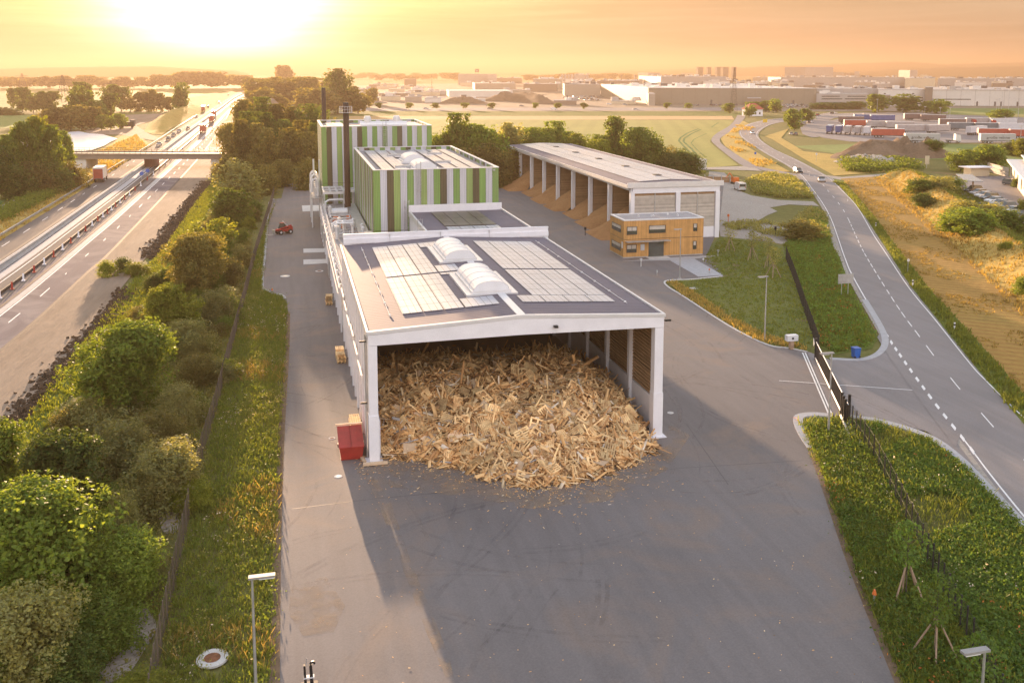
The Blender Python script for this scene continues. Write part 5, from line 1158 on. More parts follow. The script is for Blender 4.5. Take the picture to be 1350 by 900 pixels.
# --- staked young trees
def staked(u,vb,h,lab,sc=1,az=None):
    p=G(u,vb); t=thing('staked_young_tree',lab,'young tree',(p.x,p.y,0),random.uniform(0,2) if az is None else az); ap=2.1
    for i in range(3):
        a=i*2.094+.5; obj('stake',MB().cyl((math.cos(a)*1.15,math.sin(a)*1.15,0),(math.cos(a)*.06,math.sin(a)*.06,ap),.045,.04,7).build('stake',M['stake']).data,t); bpy.data.objects.remove(C.objects[-1]) if False else None
    return t
def staked_tree(u,vb,h,lab,leaf='bed'):
    p=G(u,vb); t=thing('staked_young_tree',lab,'young tree',(p.x,p.y,0),random.uniform(0,2)); ap=2.15
    for i in range(4):
        a=i*math.pi/2+.5; k_=1.15 if i else .25; MB().cyl((math.cos(a)*k_,math.sin(a)*k_,0),(math.cos(a)*.07,math.sin(a)*.07,ap),.05,.045,7).build('stake',M['stake'],t)
    mb=MB(); mb.cyl((0,0,0),(.03,.02,h*.8),.04,.015,6)
    for i in range(9):
        a=random.uniform(0,6.28);z=random.uniform(.42,.75)*h;L=random.uniform(.4,1.0); mb.cyl((0,0,z),(math.cos(a)*L,math.sin(a)*L,z+L*.7),.015,.006,4)
    mb.build('trunk',M['bark'],t)
    n=560; r=rng; a=r.uniform(0,6.28,n); q=r.random(n)**.6; z=h*(.42+.56*r.random(n)); rad=q*(1.15*np.sin(np.pi*np.clip((z/h-.36)/.66,0,1))+.1)
    ctr=np.stack([np.cos(a)*rad,np.sin(a)*rad,z],1); V=leafcards(ctr,ctr*np.array([1,1,.2]),.1,.9); obj('crown',npmesh('crown',V.reshape(-1,3),np.arange(n*4).reshape(-1,4),LM[leaf]),t)
staked_tree(1194,788,4.6,'young tree tied to tripod stakes, the first one below the gate')
staked_tree(1232,868,4.6,'young tree tied to tripod stakes nearest the bottom lamp post')
staked_tree(1288,955,4.4,'young tree with stakes half cut off by the bottom edge beside the lamp post')
for u,vb,l in ((962,331,'by the shed corner'),(990.5,342,'second from the shed corner'),(1013,353,'third from the shed corner'),(1019,366,'nearest the lamp post and fence')): staked_tree(u,vb,4.6,'young tree tied to tripod stakes on the lawn, '+l,'pale')
# ---------------------------------------------------------------- VEHICLES (long axis +X = forward)
CP={}
for n_,c in (('white',(.7,.7,.7)),('silver',(.4,.41,.43)),('black',(.03,.03,.035)),('grey',(.14,.145,.155)),('blue',(.05,.09,.2)),('red',(.33,.03,.03)),('brown',(.13,.09,.06))):
    m,nt,p,out=nodes('car_paint_'+n_); p.inputs['Base Color'].default_value=c4(c); p.inputs['Metallic'].default_value=.25; p.inputs['Roughness'].default_value=.28; p.inputs['Coat Weight'].default_value=.6
    nt.links.new(mixc(nt,noise(nt,coord(nt,False),3,4),tuple(x*.9 for x in c),tuple(x*1.08 for x in c)),p.inputs['Base Color']); CP[n_]=m
M['lens']=pm('lamp_lens',(.75,.75,.7),.15,.05,3); M['tail']=pm('tail_lens',(.45,.02,.02),.25,.05,3)
def wheel(parent,x,y,r=.33,w=.22):
    o=MB().cyl((x,y-w/2,r),(x,y+w/2,r),r,r,14).build('wheel',M['tyre'],parent); MB().cyl((x,y-w/2-.01,r),(x,y+w/2+.01,r),r*.58,r*.58,10).build('rim',M['alu'],o)
def loft(secs,w,taper):  # side profile rows: list of (x,z) polygon, width tapers with height
    pass
def car(name,label,cat,paint,grp=None,suv=False,loc=(0,0,0),rz=0):
    t=thing(name,label,cat,loc,rz,grp); L=4.4; W=1.8; z0=.22; zb=.92 if not suv else 1.0; zt=1.45 if not suv else 1.68
    mb=MB()
    # hull: stations along x with (x, bottom, top, halfwidth)
    st=[(-2.2,.38,.78,.78),(-2.12,.26,.96,.86),(-1.5,.22,zb+.03,.9),(.2,.22,zb,.9),(1.2,.22,zb-.05,.9),(1.95,.26,.78,.85),(2.2,.36,.62,.74)]
    vs=[];
    for x,b_,tp,hw in st: vs+=[(x,-hw*.94,b_),(x,-hw,(b_+tp)/2),(x,-hw*.93,tp),(x,hw*.93,tp),(x,hw,(b_+tp)/2),(x,hw*.94,b_)]
    fs=[]
    for i in range(len(st)-1):
        for k in range(6): a=i*6+k; b_=i*6+(k+1)%6; fs.append((a,a+6,b_+6,b_))
    fs+=[tuple(range(6)),tuple(range(len(vs)-1,len(vs)-7,-1))]
    mb.add(vs,fs)
    # roof slab on pillars
    n=len(mb.v); r0,r1=(-1.35,.25) if not suv else (-1.75,.3)
    mb.add([(r0,-.66,zt-.06),(r1,-.66,zt-.06),(r1,.66,zt-.06),(r0,.66,zt-.06),(r0+.1,-.6,zt),(r1-.1,-.6,zt),(r1-.1,.6,zt),(r0+.1,.6,zt)],BOXF)
    o=mb.build('body',CP[paint],t)
    g0,g1=(-1.95,1.05) if not suv else (-2.08,1.0)
    MB().add([(g0,-.8,zb-.02),(g1,-.8,zb-.06),(g1,.8,zb-.06),(g0,.8,zb-.02),(r0,-.65,zt-.05),(r1,-.65,zt-.05),(r1,.65,zt-.05),(r0,.65,zt-.05)],BOXF).build('windows',M['glass'],t)
    for x in (-1.35,1.38):
        for y in (-.8,.8): wheel(t,x,y)
    for y in (-.62,.62):
        MB().ob((2.1,y,.66),(.16,.34,.14)).build('headlight',M['lens'],t); MB().ob((-2.17,y,.8),(.1,.28,.18)).build('tail_light',M['tail'],t)
    return t
def van(name,label,cat,paint,loc,rz):
    t=thing(name,label,cat,loc,rz); mb=MB()
    st=[(-2.4,.35,1.9,.9),(-2.3,.3,1.98,.92),(.9,.3,1.98,.92),(1.5,.3,1.25,.92),(2.25,.32,1.0,.86),(2.4,.4,.8,.78)]; vs=[]
    for x,b_,tp,hw in st: vs+=[(x,-hw,b_),(x,-hw*.94,tp),(x,hw*.94,tp),(x,hw,b_)]
    fs=[]
    for i in range(len(st)-1):
        for k in range(4): a=i*4+k;b_=i*4+(k+1)%4; fs.append((a,a+4,b_+4,b_))
    fs+=[(0,1,2,3),tuple(range(len(vs)-1,len(vs)-5,-1))]; mb.add(vs,fs).build('body',CP[paint],t)
    MB().add([(.95,-.8,1.9),(1.5,-.83,1.3),(1.5,.83,1.3),(.95,.8,1.9),(1.0,-.8,1.93),(1.56,-.83,1.31),(1.56,.83,1.31),(1.0,.8,1.93)],BOXF).build('windscreen',M['glass'],t)
    MB().b(-2.44,-2.4,-.75,.75,1.1,1.75).build('rear_window',M['glass'],t)
    for x in (-1.5,1.5):
        for y in (-.82,.82): wheel(t,x,y,.35)
    for y in (-.7,.7): MB().ob((2.33,y,.75),(.14,.25,.2)).build('headlight',M['lens'],t); MB().ob((-2.42,y,1.0),(.06,.12,.4)).build('tail_light',M['tail'],t)
    return t
def trailer(name,label,mat,loc,rz,grp=None,L=13.6,text=None,top=4.0,dark=None):
    t=thing(name,label,'trailer',loc,rz,grp); MB().b(-L/2,L/2,-1.25,1.25,1.15,top-.06).build('box',mat,t); MB().b(-L/2-.03,L/2+.03,-1.28,1.28,top-.06,top).build('roof',M['metalw'],t)
    MB().b(-L/2,L/2,-.5,.5,.85,1.14).build('chassis',M['dark'],t)
    for k in range(3):
        for y in (-1.05,1.05): wheel(t,-L/2+1.8+k*1.35,y,.5,.3)
    if text:
        c=bpy.data.curves.new('lettering','FONT'); c.body=text; c.size=1.45; c.align_x='CENTER'; c.extrude=.01; o=bpy.data.objects.new('lettering',c); C.objects.link(o)
        dg=bpy.context.evaluated_depsgraph_get(); me=bpy.data.meshes.new_from_object(o.evaluated_get(dg)); bpy.data.objects.remove(o); me.materials.clear(); me.materials.append(M['dark'])
        me.transform(Matrix.Translation((0,-1.272,1.95))@Euler((math.pi/2,0,0)).to_matrix().to_4x4()@Matrix.Diagonal((1.25,1,1,1))); obj('lettering',me,t)
    return t
def tractor(name,label,mat,loc,rz,grp=None):
    t=thing(name,label,'truck cab',loc,rz,grp)
    MB().add([(-1.1,-1.2,.9),(1.15,-1.2,.7),(1.15,1.2,.7),(-1.1,1.2,.9),(-1.1,-1.15,3.6),(.75,-1.15,3.2),(.75,1.15,3.2),(-1.1,1.15,3.6)],BOXF).build('cab',mat,t)
    MB().add([(1.06,-1.05,1.7),(1.13,-1.05,1.65),(1.13,1.05,1.65),(1.06,1.05,1.7),(.83,-1.0,2.7),(.88,-1.0,2.7),(.88,1.0,2.7),(.83,1.0,2.7)],BOXF).build('windscreen',M['glass'],t)
    MB().b(-4.6,-1.1,-.45,.45,.75,1.05).build('chassis',M['dark'],t)
    for x in (.2,-3.4):
        for y in (-1.0,1.0): wheel(t,x,y,.5,.32)
    for y in (-.9,.9): MB().ob((1.15,y,.95),(.08,.3,.2)).build('headlight',M['lens'],t)
    return t
def lorry(label,mat,cabm,loc,rz,grp=None,L=9,name='lorry'):
    t=thing(name,label,'lorry',loc,rz,grp); MB().b(-L/2-1,L/2-1,-1.25,1.25,1.05,3.95).build('box',mat,t); MB().b(-L/2-1.02,L/2-.98,-1.27,1.27,3.95,4.0).build('box_roof',M['metalw'],t); MB().b(-L/2-1,L/2+.6,-.5,.5,.75,1.04).build('chassis',M['dark'],t)
    MB().b(-L/2-1.05,-L/2-1.0,-1.15,1.15,1.1,3.6).build('rear_doors',M['redcl'],t)
    x=L/2; MB().add([(x-.8,-1.2,.8),(x+1.3,-1.2,.65),(x+1.3,1.2,.65),(x-.8,1.2,.8),(x-.8,-1.15,3.3),(x+.95,-1.15,3.0),(x+.95,1.15,3.0),(x-.8,1.15,3.3)],BOXF).build('cab',cabm,t)
    MB().b(x+1.12,x+1.2,-1.0,1.0,1.6,2.5).build('windscreen',M['glass'],t)
    for xx in (x+.2,-L/2+.6,-L/2+2):
        for y in (-1.0,1.0): wheel(t,xx,y,.5,.3)
    for y in (-1,1): MB().b(-L/2-1.08,-L/2-1.05,y-.18,y+.18,.85,1.05).build('tail_light',M['tail'],t)
    return t
def heading(u0,v0,u1,v1): a=G(u0,v0);b_=G(u1,v1); return math.atan2((b_-a).y,(b_-a).x)
def at(u,v,z=0.11): p=G(u,v); return (p.x,p.y,z)
# rural road and its surroundings
car('silver_car','silver car driving alone on the rural road past the side track','car','silver',loc=at(1083,240),rz=heading(1083,240,1095,262))
car('white_car','small white car on the far curve of the rural road','car','white',loc=at(992,177),rz=heading(994,176,988,172)+math.pi)
van('white_van','white van with open dark rear parked on the gravel lot','van','white',at(975,251,.08),R(80))
car('black_car','small dark car far off at the gravel lot junction','car','black',loc=at(1052,228.2),rz=heading(1049,225,1073,253)+.2)
car('dark_car','dark car on the far road heading to the factory, left one','car','red',loc=at(1078,152.6),rz=heading(1075,152,1100,148))
car('dark_car','dark car on the far road heading to the factory, right one','car','black',loc=at(1097,150.4),rz=heading(1075,152,1100,148))
for k,(u,v,p) in enumerate(((1050,166.5,'grey'),(1055,165.5,'black'),(1060,164.5,'silver'),(1066,162.6,'black'),(1070,161.8,'white'),(1049,178.5,'grey'),(1043,178.3,'silver'))):
    car('parked_car','small parked car, %s one by the round trees at the truck park drive'%nth(k),'car',p,'cars by the truck park drive',loc=at(u,v,.11),rz=heading(1066,170,1055,160))
# cars parked beside the mound
rowp=[G(u,v) for u,v in ((1283,254),(1290,257.5),(1297,261),(1304,264.5),(1310.5,268),(1318,272),(1326,276.5),(1335,281.5),(1346,287.5))]
cols=['black','silver','white','black','white','silver','grey','white','black']
names=['dark car heading the row beside the carport','silver car, second in the row from the carport','white car, third in the row from the carport','black car, fourth in the row from the carport','white car, fifth in the row from the carport','silver car, sixth in the row from the carport','grey car, seventh in the row from the carport','white car, eighth in the row from the carport','black car nearest the picture edge in the row']
for k,p in enumerate(rowp): car('parked_car',names[k],'car',cols[k],'cars parked beside the mound',k%3==0,loc=(p.x,p.y,.12),rz=heading(1283,254,1305,253)+math.pi)
car('grey_suv','grey estate car parked across from the row before the flat-roofed building','car','grey',None,True,loc=at(1333,245),rz=heading(1320,244,1345,247))
# motorway traffic
HWD=lambda u,v: heading(u,v,u+28,v-21)
lorry('white box lorry with red rear on the motorway just before the bridge',CP['white'],CP['red'],at(133,239,.12),heading(110,254,160,215),L=7)
for k,(u,v,p) in enumerate(((210,192,'silver'),(222,184.5,'black'),(229,179,'grey'),(236,174,'silver'),(248,170.5,'grey'),(259,155,'black'),(274,142,'black'),(301,126,'grey'),(289,136.5,'grey'))):
    car('motorway_car','%s car, %s from the bridge on the far side of the motorway'%({'black':'dark','grey':'grey','silver':'silver'}[p],nth(k)),'car',p,'cars on the motorway beyond the bridge',loc=at(u,v,.12),rz=heading(u,v,u+22,v-19)+math.pi)
for k,(u,v,mt,l) in enumerate(((268,175,'redcl','red-backed lorry nearest the bridge in the oncoming glare'),(279,161,'orange','second lorry in the glare, close behind the red-backed one'),(282,154,'redcl','farther lorry in the glare beyond two others'),(268,147,'galv','dark lorry on the left carriageway in the glare'))):
    t=lorry(l,M[mt],CP['white'],at(u,v,.12),heading(u,v,u+16,v-16),None,10)
# trailers and trucks in the truck park
def spot(u,v,dx=0): return at(u,v,.12)
fx=heading(1180,187,1260,187.6)
TR=[(1215,189.2,fx,'silverbox','große vehne','light grey trailer with dark lettering in the front row of the truck park'),(1314,189.5,fx,'silverbox','große vehne','light grey lettered trailer right of the tall tree in the truck park'),
 (1170,182,fx-.12,'redcl',None,'brick red trailer at the left front of the truck park'),(1310,181.5,fx-.06,'redcl',None,'long brick red trailer behind the right lettered one'),(1352,183,fx-.06,'redcl',None,'second brick red trailer at the picture edge'),
 (1207,147+12.0,fx,'brownbox',None,'brown trailer at the back left of the truck park'),(1230,160.5,fx-.2,'brownbox',None,'shorter brown trailer beside the rear brown one'),(1163,161,fx,'bluebox',None,'deep blue trailer at the back of the truck park'),(1141,160,fx,'bluebox',None,'blue trailer left end of the back row'),
 (1122,163,fx,'brownbox',None,'brown trailer behind the white cab on the left'),(1130,168.5,fx,'redcl',None,'dark red trailer with white roof, left middle row'),(1160,170,fx,'greybox',None,'pale grey curtain trailer in the middle row'),(1186,171,fx,'greybox',None,'pinkish grey trailer in the middle row, second'),
 (1200,176,fx+.1,'greybox',None,'grey trailer with worn side behind the brick red one'),(1236,176,fx+.5,'greybox',None,'beige angled trailer in the centre of the truck park'),(1255,167,fx,'brownbox',None,'rust coloured tarpaulin trailer near the light mast'),(1290,165.5,fx,'greybox',None,'white topped trailer behind the slate blue ones'),
 (1268,172.5,fx,'slatebox',None,'slate grey trailer, left of the slate row'),(1303,173,fx,'slatebox',None,'slate blue trailer in the right middle row'),(1335,173.5,fx,'whitebox',None,'white trailer at the right end of the middle row'),(1287,178,fx+.7,'whitebox',None,'white trailer parked at an angle near the red one'),(1322,166,fx,'whitebox',None,'white trailer at the back right of the truck park')]
MX={'silverbox':pm('light_grey_tarpaulin',(.42,.42,.42),.6,.08,1),'redcl':M['redcl'],'brownbox':pm('brown_tarpaulin',(.17,.11,.1),.6,.12,1),'bluebox':M['bluet'],'greybox':pm('pinkish_grey_tarpaulin',(.38,.34,.33),.6,.12,1),'slatebox':pm('slate_tarpaulin',(.14,.16,.18),.6,.12,1),'whitebox':pm('white_box_body',(.6,.6,.62),.5,.08,1)}
for u,v,a,m_,tx_,l in TR: trailer('parked_trailer',l,MX[m_],spot(u,v),a,'trailers in the truck park',text=tx_)
for k,(u,v) in enumerate(((1094,176.5),(1106,177),(1118,177.5),(1131,178),(1143,178.5))): trailer('parked_trailer','end-on trailer, %s from the left of the short row by the drive'%nth(k),MX[['bluebox','bluebox','greybox','greybox','whitebox'][k]],spot(u,v),heading(1094,177,1112,168),'end-on trailers by the drive',L=9)
for u,v,a,m_,l in [(1196,188.5,fx,'white','golden-lit white truck cab left of the lettered trailer'),(1262,188.5,fx,'white','white truck cab right of the lettered trailer'),(1115,167.5,fx+math.pi,'white','white truck cab at the left end of the truck park'),(1284,166,fx,'red','white and red truck cab among the middle rows'),(1310,167,fx,'red','red truck cab at the back right'),(1140,158,fx,'brown','brown truck cab at the back left')]:
    tractor('parked_truck_cab',l,CP[m_],spot(u,v),a)
# factory car park dots
k=0
for i in range(34):
    u=1037+i*2.1; car_=None
P0=car('parked_car','car in the long row parked before the grey factory','car','white','cars before the grey factory',loc=at(1037,139.2,.2),rz=R(90)); CV=[P0]
for nm in ('silver','black','grey'):
    q=copy_tree(P0); 
    for ch in q.children:
        if ch.name.startswith('body'): ch.data=ch.data.copy(); ch.data.materials[0]=CP[nm]
    p=G(1039+4*len(CV),140.6); q.location=(p.x,p.y,.2); CV.append(q)
for i in range(58):
    q=copy_tree(random.choice(CV)); u=1030+random.random()*62 if i<40 else 880+random.random()*150; p=G(u,random.choice((139.4,140.8,142.0)) if i<40 else 139.6); q.location=(p.x,p.y,.2)
for i in range(70):
    q=copy_tree(random.choice(CV)); p=G(744+random.random()*46,random.choice((126.5,128,129.6,131.2,133)));q.location=(p.x,p.y,.2); q['label']='car in the crowded lot left of the golden factory wall'; q['group']='cars in the crowded lot'; q.rotation_euler.z=R(random.choice((0,90)))
# roadside traffic by the estate
for k,(u,v,p) in enumerate(((730,145.6,'white'),(838,145.5,'silver'),(646,144.4,'grey'),(562,144.6,'silver'),(803,138.3,'white'),(824,139,'silver'),(688,141,'grey'))):
    (van if k==0 else car)('estate_vehicle',['white van on the estate road beside the green strip','pale car by the factory corner junction','grey car left of the white van on the estate road','car at the left end of the estate road','white car left of the golden factory wall','silver car close to the golden factory corner','grey car at the foot of the brown earth bank'][k],'van' if k==0 else 'car',p,loc=at(u,v,.2),rz=-PSI)
# ---------------------------------------------------------------- INDUSTRIAL SKYLINE
FC={}
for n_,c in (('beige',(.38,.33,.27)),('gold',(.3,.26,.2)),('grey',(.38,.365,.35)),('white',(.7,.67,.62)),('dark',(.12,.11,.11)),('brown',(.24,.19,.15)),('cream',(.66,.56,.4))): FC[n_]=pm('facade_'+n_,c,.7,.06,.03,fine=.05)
def prismb(label,A,B,Cc,z,col,cat='factory',grp=None,roofcol='grey',name='factory_hall',bands=(),units=0,seams=0,doors=0,unitc='white',fine=0):
    """A = far end of the side wall, B = near corner, Cc = far end of the front, all ground points"""
    A,B,Cc=[Vector((p.x,p.y,0)) for p in (A,B,Cc)]; D=A+(Cc-B)
    t=thing(name,label,cat,(B.x,B.y,0),0,grp); P('wall',FC[col],MB().prism([A,B,Cc,D],0,z),t); 
    cen=(A+Cc)/2; sh_=lambda p,k:cen+(p-cen)*k
    P('roof',FC[roofcol],MB().prism([sh_(A,1.004),sh_(B,1.004),sh_(Cc,1.004),sh_(D,1.004)],z,z+.5),t)
    e=(Cc-B); L=e.length; e.normalize(); n=Vector((e.y,-e.x,0)); s=(A-B); Ls=s.length; s.normalize(); 
    if n.dot(s)>0: n=-n
    def fq(a,b_,z0,z1,off,m,nm,par=t):
        p=B+e*(L*a)+n*off;q=B+e*(L*b_)+n*off; p2=B+e*(L*a)-n*.2; q2=B+e*(L*b_)-n*.2
        mb=MB(); mb.add([(p.x,p.y,z0),(q.x,q.y,z0),(q2.x,q2.y,z0),(p2.x,p2.y,z0),(p.x,p.y,z1),(q.x,q.y,z1),(q2.x,q2.y,z1),(p2.x,p2.y,z1)],BOXF); return P(nm,m,mb,par)
    for (a,b_,z0,z1) in bands: fq(a,b_,z0,z1,.12,M['glass'],'window_band')
    for i in range(seams): a=(i+1)/(seams+1); fq(a-.0006,a+.0006,0,z,.08,FC['brown'],'wall_joint')
    for i in range(doors): a=random.uniform(.04,.95); fq(a,a+.012,0,z*.28,.15,FC['dark'],'gate')
    for i in range(units):
        a=random.uniform(.02,.96);b_=random.uniform(.02,.85); p=B+e*(L*a)+s*(Ls*b_); w=random.uniform(3,9);h=random.uniform(1,3.4)
        P('roof_unit',FC[random.choice([unitc,unitc,'grey','dark'])],MB().b(p.x,p.x+w,p.y,p.y+w*.6,z+.45,z+.5+h),t)
    return t
def back(p,depth): d=Vector((p.x,p.y,0)).normalized(); return Vector((p.x,p.y,0))+d*depth
# first row
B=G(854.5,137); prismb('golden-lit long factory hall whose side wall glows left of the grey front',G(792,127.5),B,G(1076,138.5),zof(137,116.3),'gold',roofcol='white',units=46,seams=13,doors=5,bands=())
prismb('low annex at the lit corner of the long factory hall',G(852,137.2),G(854.6,139.5),G(863.5,139.5),zof(139,124),'beige')
prismb('grey factory hall joined to the right of the golden-lit one with ribbon windows',back(G(1076,138.7),60),G(1076,138.7),G(1144,138.7),zof(138.7,124.6),'grey',units=8,bands=((.1,.45,7.3,8.0),(.6,.95,7.3,8.0),(.1,.5,5.0,5.7),(.55,.95,5.0,5.7),(.05,.5,2,2.6)))
prismb('wide grey factory wall set back behind the ribbon-window hall',back(G(1076,137),90),G(1076,137),G(1158,137),zof(137,117.6),'grey',units=14,seams=6)
prismb('white office-like factory block with long ribbon windows',back(G(1157,140.5),70),G(1157,140.5),G(1219,140.5),zof(140.5,119),'white',units=5,bands=((.3,.95,6.9,7.7),(.3,.95,4.6,5.5),(.32,.95,2.0,2.7),(.12,.16,10.3,11.2),(.72,.76,10.3,11.2)))
prismb('dark stair tower against the white ribbon-window block',back(G(1218.5,141),25),G(1218.5,141),G(1228.5,141),zof(141,115.5),'brown')
prismb('dark low block at the left foot of the white ribbon-window block',back(G(1163,141.5),20),G(1163,141.5),G(1173,141.5),zof(141.5,126),'brown')
prismb('long pale factory hall running out of the picture at the right',back(G(1228.5,139.5),160),G(1228.5,139.5),G(1420,140.5),zof(140,119.4),'white',units=30,seams=9,doors=6,bands=((.0,.27,5.2,5.9),))
prismb('grey open-sided loading hall before the golden-lit hall',back(G(985,139.2),20),G(985,139.2),G(1003,139.2),6,'brown')
# second and third rows
def blk(u0,u1,vb,vt,col,lab,dep=60,side=None,**k):
    A=G(side[0],side[1]) if side else back(G(u0,vb),dep); return prismb(lab,A,G(u0,vb),G(u1,vb),zof(vb,vt),col,**k)
blk(871,957,117.5,101.5,'grey','long grey hall in the second factory row left of the cooling towers',120,side=(842,114),units=24)
blk(1029,1192,116,102.3,'grey','very long grey hall in the second row below the golden tower block',130,side=(1012,114.5),units=30,roofcol='beige')
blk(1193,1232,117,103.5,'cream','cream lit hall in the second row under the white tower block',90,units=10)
blk(1236,1420,117,104,'grey','long pale grey hall in the second row at the right edge',140,units=30)
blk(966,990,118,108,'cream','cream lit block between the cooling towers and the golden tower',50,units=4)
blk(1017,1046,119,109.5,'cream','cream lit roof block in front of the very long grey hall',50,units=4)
blk(970,1012,119.5,111,'dark','dark louvred roof hall in front of the cooling towers',40,units=6)
blk(1258,1300,118.5,109,'white','pale roof block above the long pale hall, left',40,units=5); blk(1308,1335,118.8,110,'brown','brown roof block above the long pale hall, right',40,units=4)
blk(1150,1172,119,111,'grey','small grey roof block beside the white ribbon-window block',30,units=3)
blk(1059,1105,119.5,112,'brown','brown roof block above the ribbon-window hall',30,units=5)
blk(1060.5,1098,108.5,88.8,'grey','tall tower block half golden half grey above the factory skyline',60,side=(1034,108.2),seams=6,name='tower_block',cat='tower block')
blk(1199,1209,109,92.8,'grey','smaller tall block with bright golden side right of the tower block',40,side=(1184,108.6),name='tower_block',cat='tower block')
blk(1212,1222,110,99,'cream','low lit block right of the smaller golden tower',30)
blk(854,870,110,96.3,'grey','distant block with lit side left of the cooling towers',50,side=(841,109.6)); blk(898,914,110,97,'cream','distant cream block just left of the cooling towers',40)
blk(1112,1126,107,96.5,'brown','distant pale office block right of the golden tower',30); blk(1098,1112,107,95.5,'beige','distant lit block touching the golden tower',30); blk(1126,1133,107,94.5,'grey','distant grey block with a rounded silo',30)
blk(787,843,118,106.8,'brown','brown hall far left of the second factory row',80,units=12); blk(758,776,112,99,'grey','grey process block beside the silos',40,units=6)
blk(703,741,117,104.5,'beige','beige hall left of the silos',70,units=8); blk(744,791,127,111.8,'beige','lit beige wall joining the golden factory hall',60,side=(742,124),units=8)
blk(604,653,112,98.0,'grey','broad grey block with a square sign standing on its roof',60,name='factory_block')
blk(643,655,112.5,98.6,'grey','narrow right wing of the broad grey signed block',50)
blk(626,680,119,110.5,'beige','low lit-ended hall in front of the signed block',50,side=(623,117),units=10); blk(690,735,121,111,'brown','brown low hall in the haze right of the signed block',50,units=6)
blk(533,549,114,104.5,'brown','small brown block in the haze left of the signed block',30); blk(655,688,110,103.2,'brown','distant flat hall right of the signed block',40,units=5)
blk(592,676,128,120.4,'alu' if False else 'white','long white hall with scalloped roof before the signed block',25,side=(589,126),roofcol='white',name='scalloped_hall')
for k,(u0,u1,vb,vt) in enumerate(((430,452,131,127),(456,474,133,128.5),(480,500,134,129.5),(502,528,133,127.5),(534,556,134,128),(560,582,135.5,130),(500,540,127,123.5),(545,580,126,122),(455,490,127,123.5),(600,640,136,131),(730,760,138.5,133),(806,838,137.5,133.8),(660,700,124,119))):
    blk(u0,u1,vb,vt,['beige','white','brown','cream'][k%4],'low hazy workshop, %s from the left in the scattered estate before the signed block'%nth(k),18,units=3,name='workshop',cat='workshop',grp='low workshops of the estate')
p=G(629,112); t=thing('roof_sign','square dark sign standing on thin posts above the broad grey block','sign',(p.x,p.y,zof(112,98.0)+.5))
z1,z2=zof(112,95.4),zof(112,91.2); w_=p.length/1250*2.6
P('board',FC['dark'],MB().b(p.x-w_,p.x+w_,p.y,p.y+.6,z1,z2),t); P('emblem',FC['grey'],MB().cyl((p.x,p.y-.1,(z1+z2)/2),(p.x,p.y+.1,(z1+z2)/2),w_*.55,n=18),t)
for dx in (-w_*.6,w_*.6): P('post',FC['dark'],MB().b(p.x+dx-.2,p.x+dx+.2,p.y,p.y+.4,zof(112,98)+.4,z1),t)
for k,(u,w2) in enumerate(((923.5,3.6),(935,2.4),(947,2.6),(956.5,3.8),(968,2.4))):
    p=G(u,109); z=zof(109,89.3); t=thing('cooling_tower','dark square cooling tower, %s from the left in the row of five'%nth(k),'tower',(p.x,p.y,0),0,'row of five dark towers'); q=p.length/1250*w2
    P('shaft',FC['dark'],MB().b(p.x-q,p.x+q,p.y,p.y+2*q,0,z),t); P('rim',FC['brown'],MB().b(p.x-q*1.08,p.x+q*1.08,p.y-1,p.y+2*q+1,z,z+1.6),t)
for k in range(5):
    p=G(741+k*4.2,112); z=zof(112,98.8); t=thing('silo','round grey silo, %s from the left in the far silo row'%nth(k),'silo',(p.x,p.y,0),0,'far silo row'); q=p.length/1250*1.7
    P('shell',FC['grey'],MB().cyl((p.x,p.y,0),(p.x,p.y,z),q,q,14),t); P('cap',FC['beige'],MB().cyl((p.x,p.y,z),(p.x,p.y,z+2),q*.95,q*.3,14),t)
r0=random.Random(11)
for k in range(34):
    u0=r0.uniform(700,1345); w_=r0.uniform(10,46); vb=r0.uniform(108.5,119); vt=vb-r0.uniform(3.5,6.5)-(vb-108)*.45
    blk(u0,u0+w_,vb,vt,r0.choice(['grey','beige','brown','white','cream']),'low factory building, %s of the crowded roofscape beyond the front halls'%nth(k),r0.uniform(25,60),units=r0.randint(3,8),grp='crowded roofscape beyond the front halls')
for k in range(16):
    u0=r0.uniform(440,700); w_=r0.uniform(8,30); vb=r0.uniform(111,126); vt=vb-r0.uniform(3,5)
    blk(u0,u0+w_,vb,vt,r0.choice(['beige','brown','cream','grey']),'low estate building, %s of the hazy sheds left of the factory'%nth(k),r0.uniform(15,40),units=r0.randint(1,4),grp='hazy sheds left of the factory')
# thin stacks and vents breaking the skyline
for k in range(26):
    u=random.uniform(722,1330); vb=random.uniform(109,113); vt=vb-random.uniform(9,13); p=G(u,vb); t=thing('vent_stack','thin vent stack rising among the factory roofs','vent stack',(p.x,p.y,0),0,'vent stacks on the factory skyline'); q=p.length/1250*.55
    P('pipe',FC[random.choice(['brown','dark','grey'])],MB().cyl((p.x,p.y,0),(p.x,p.y,zof(vb,vt)),q,q*.9,8),t)
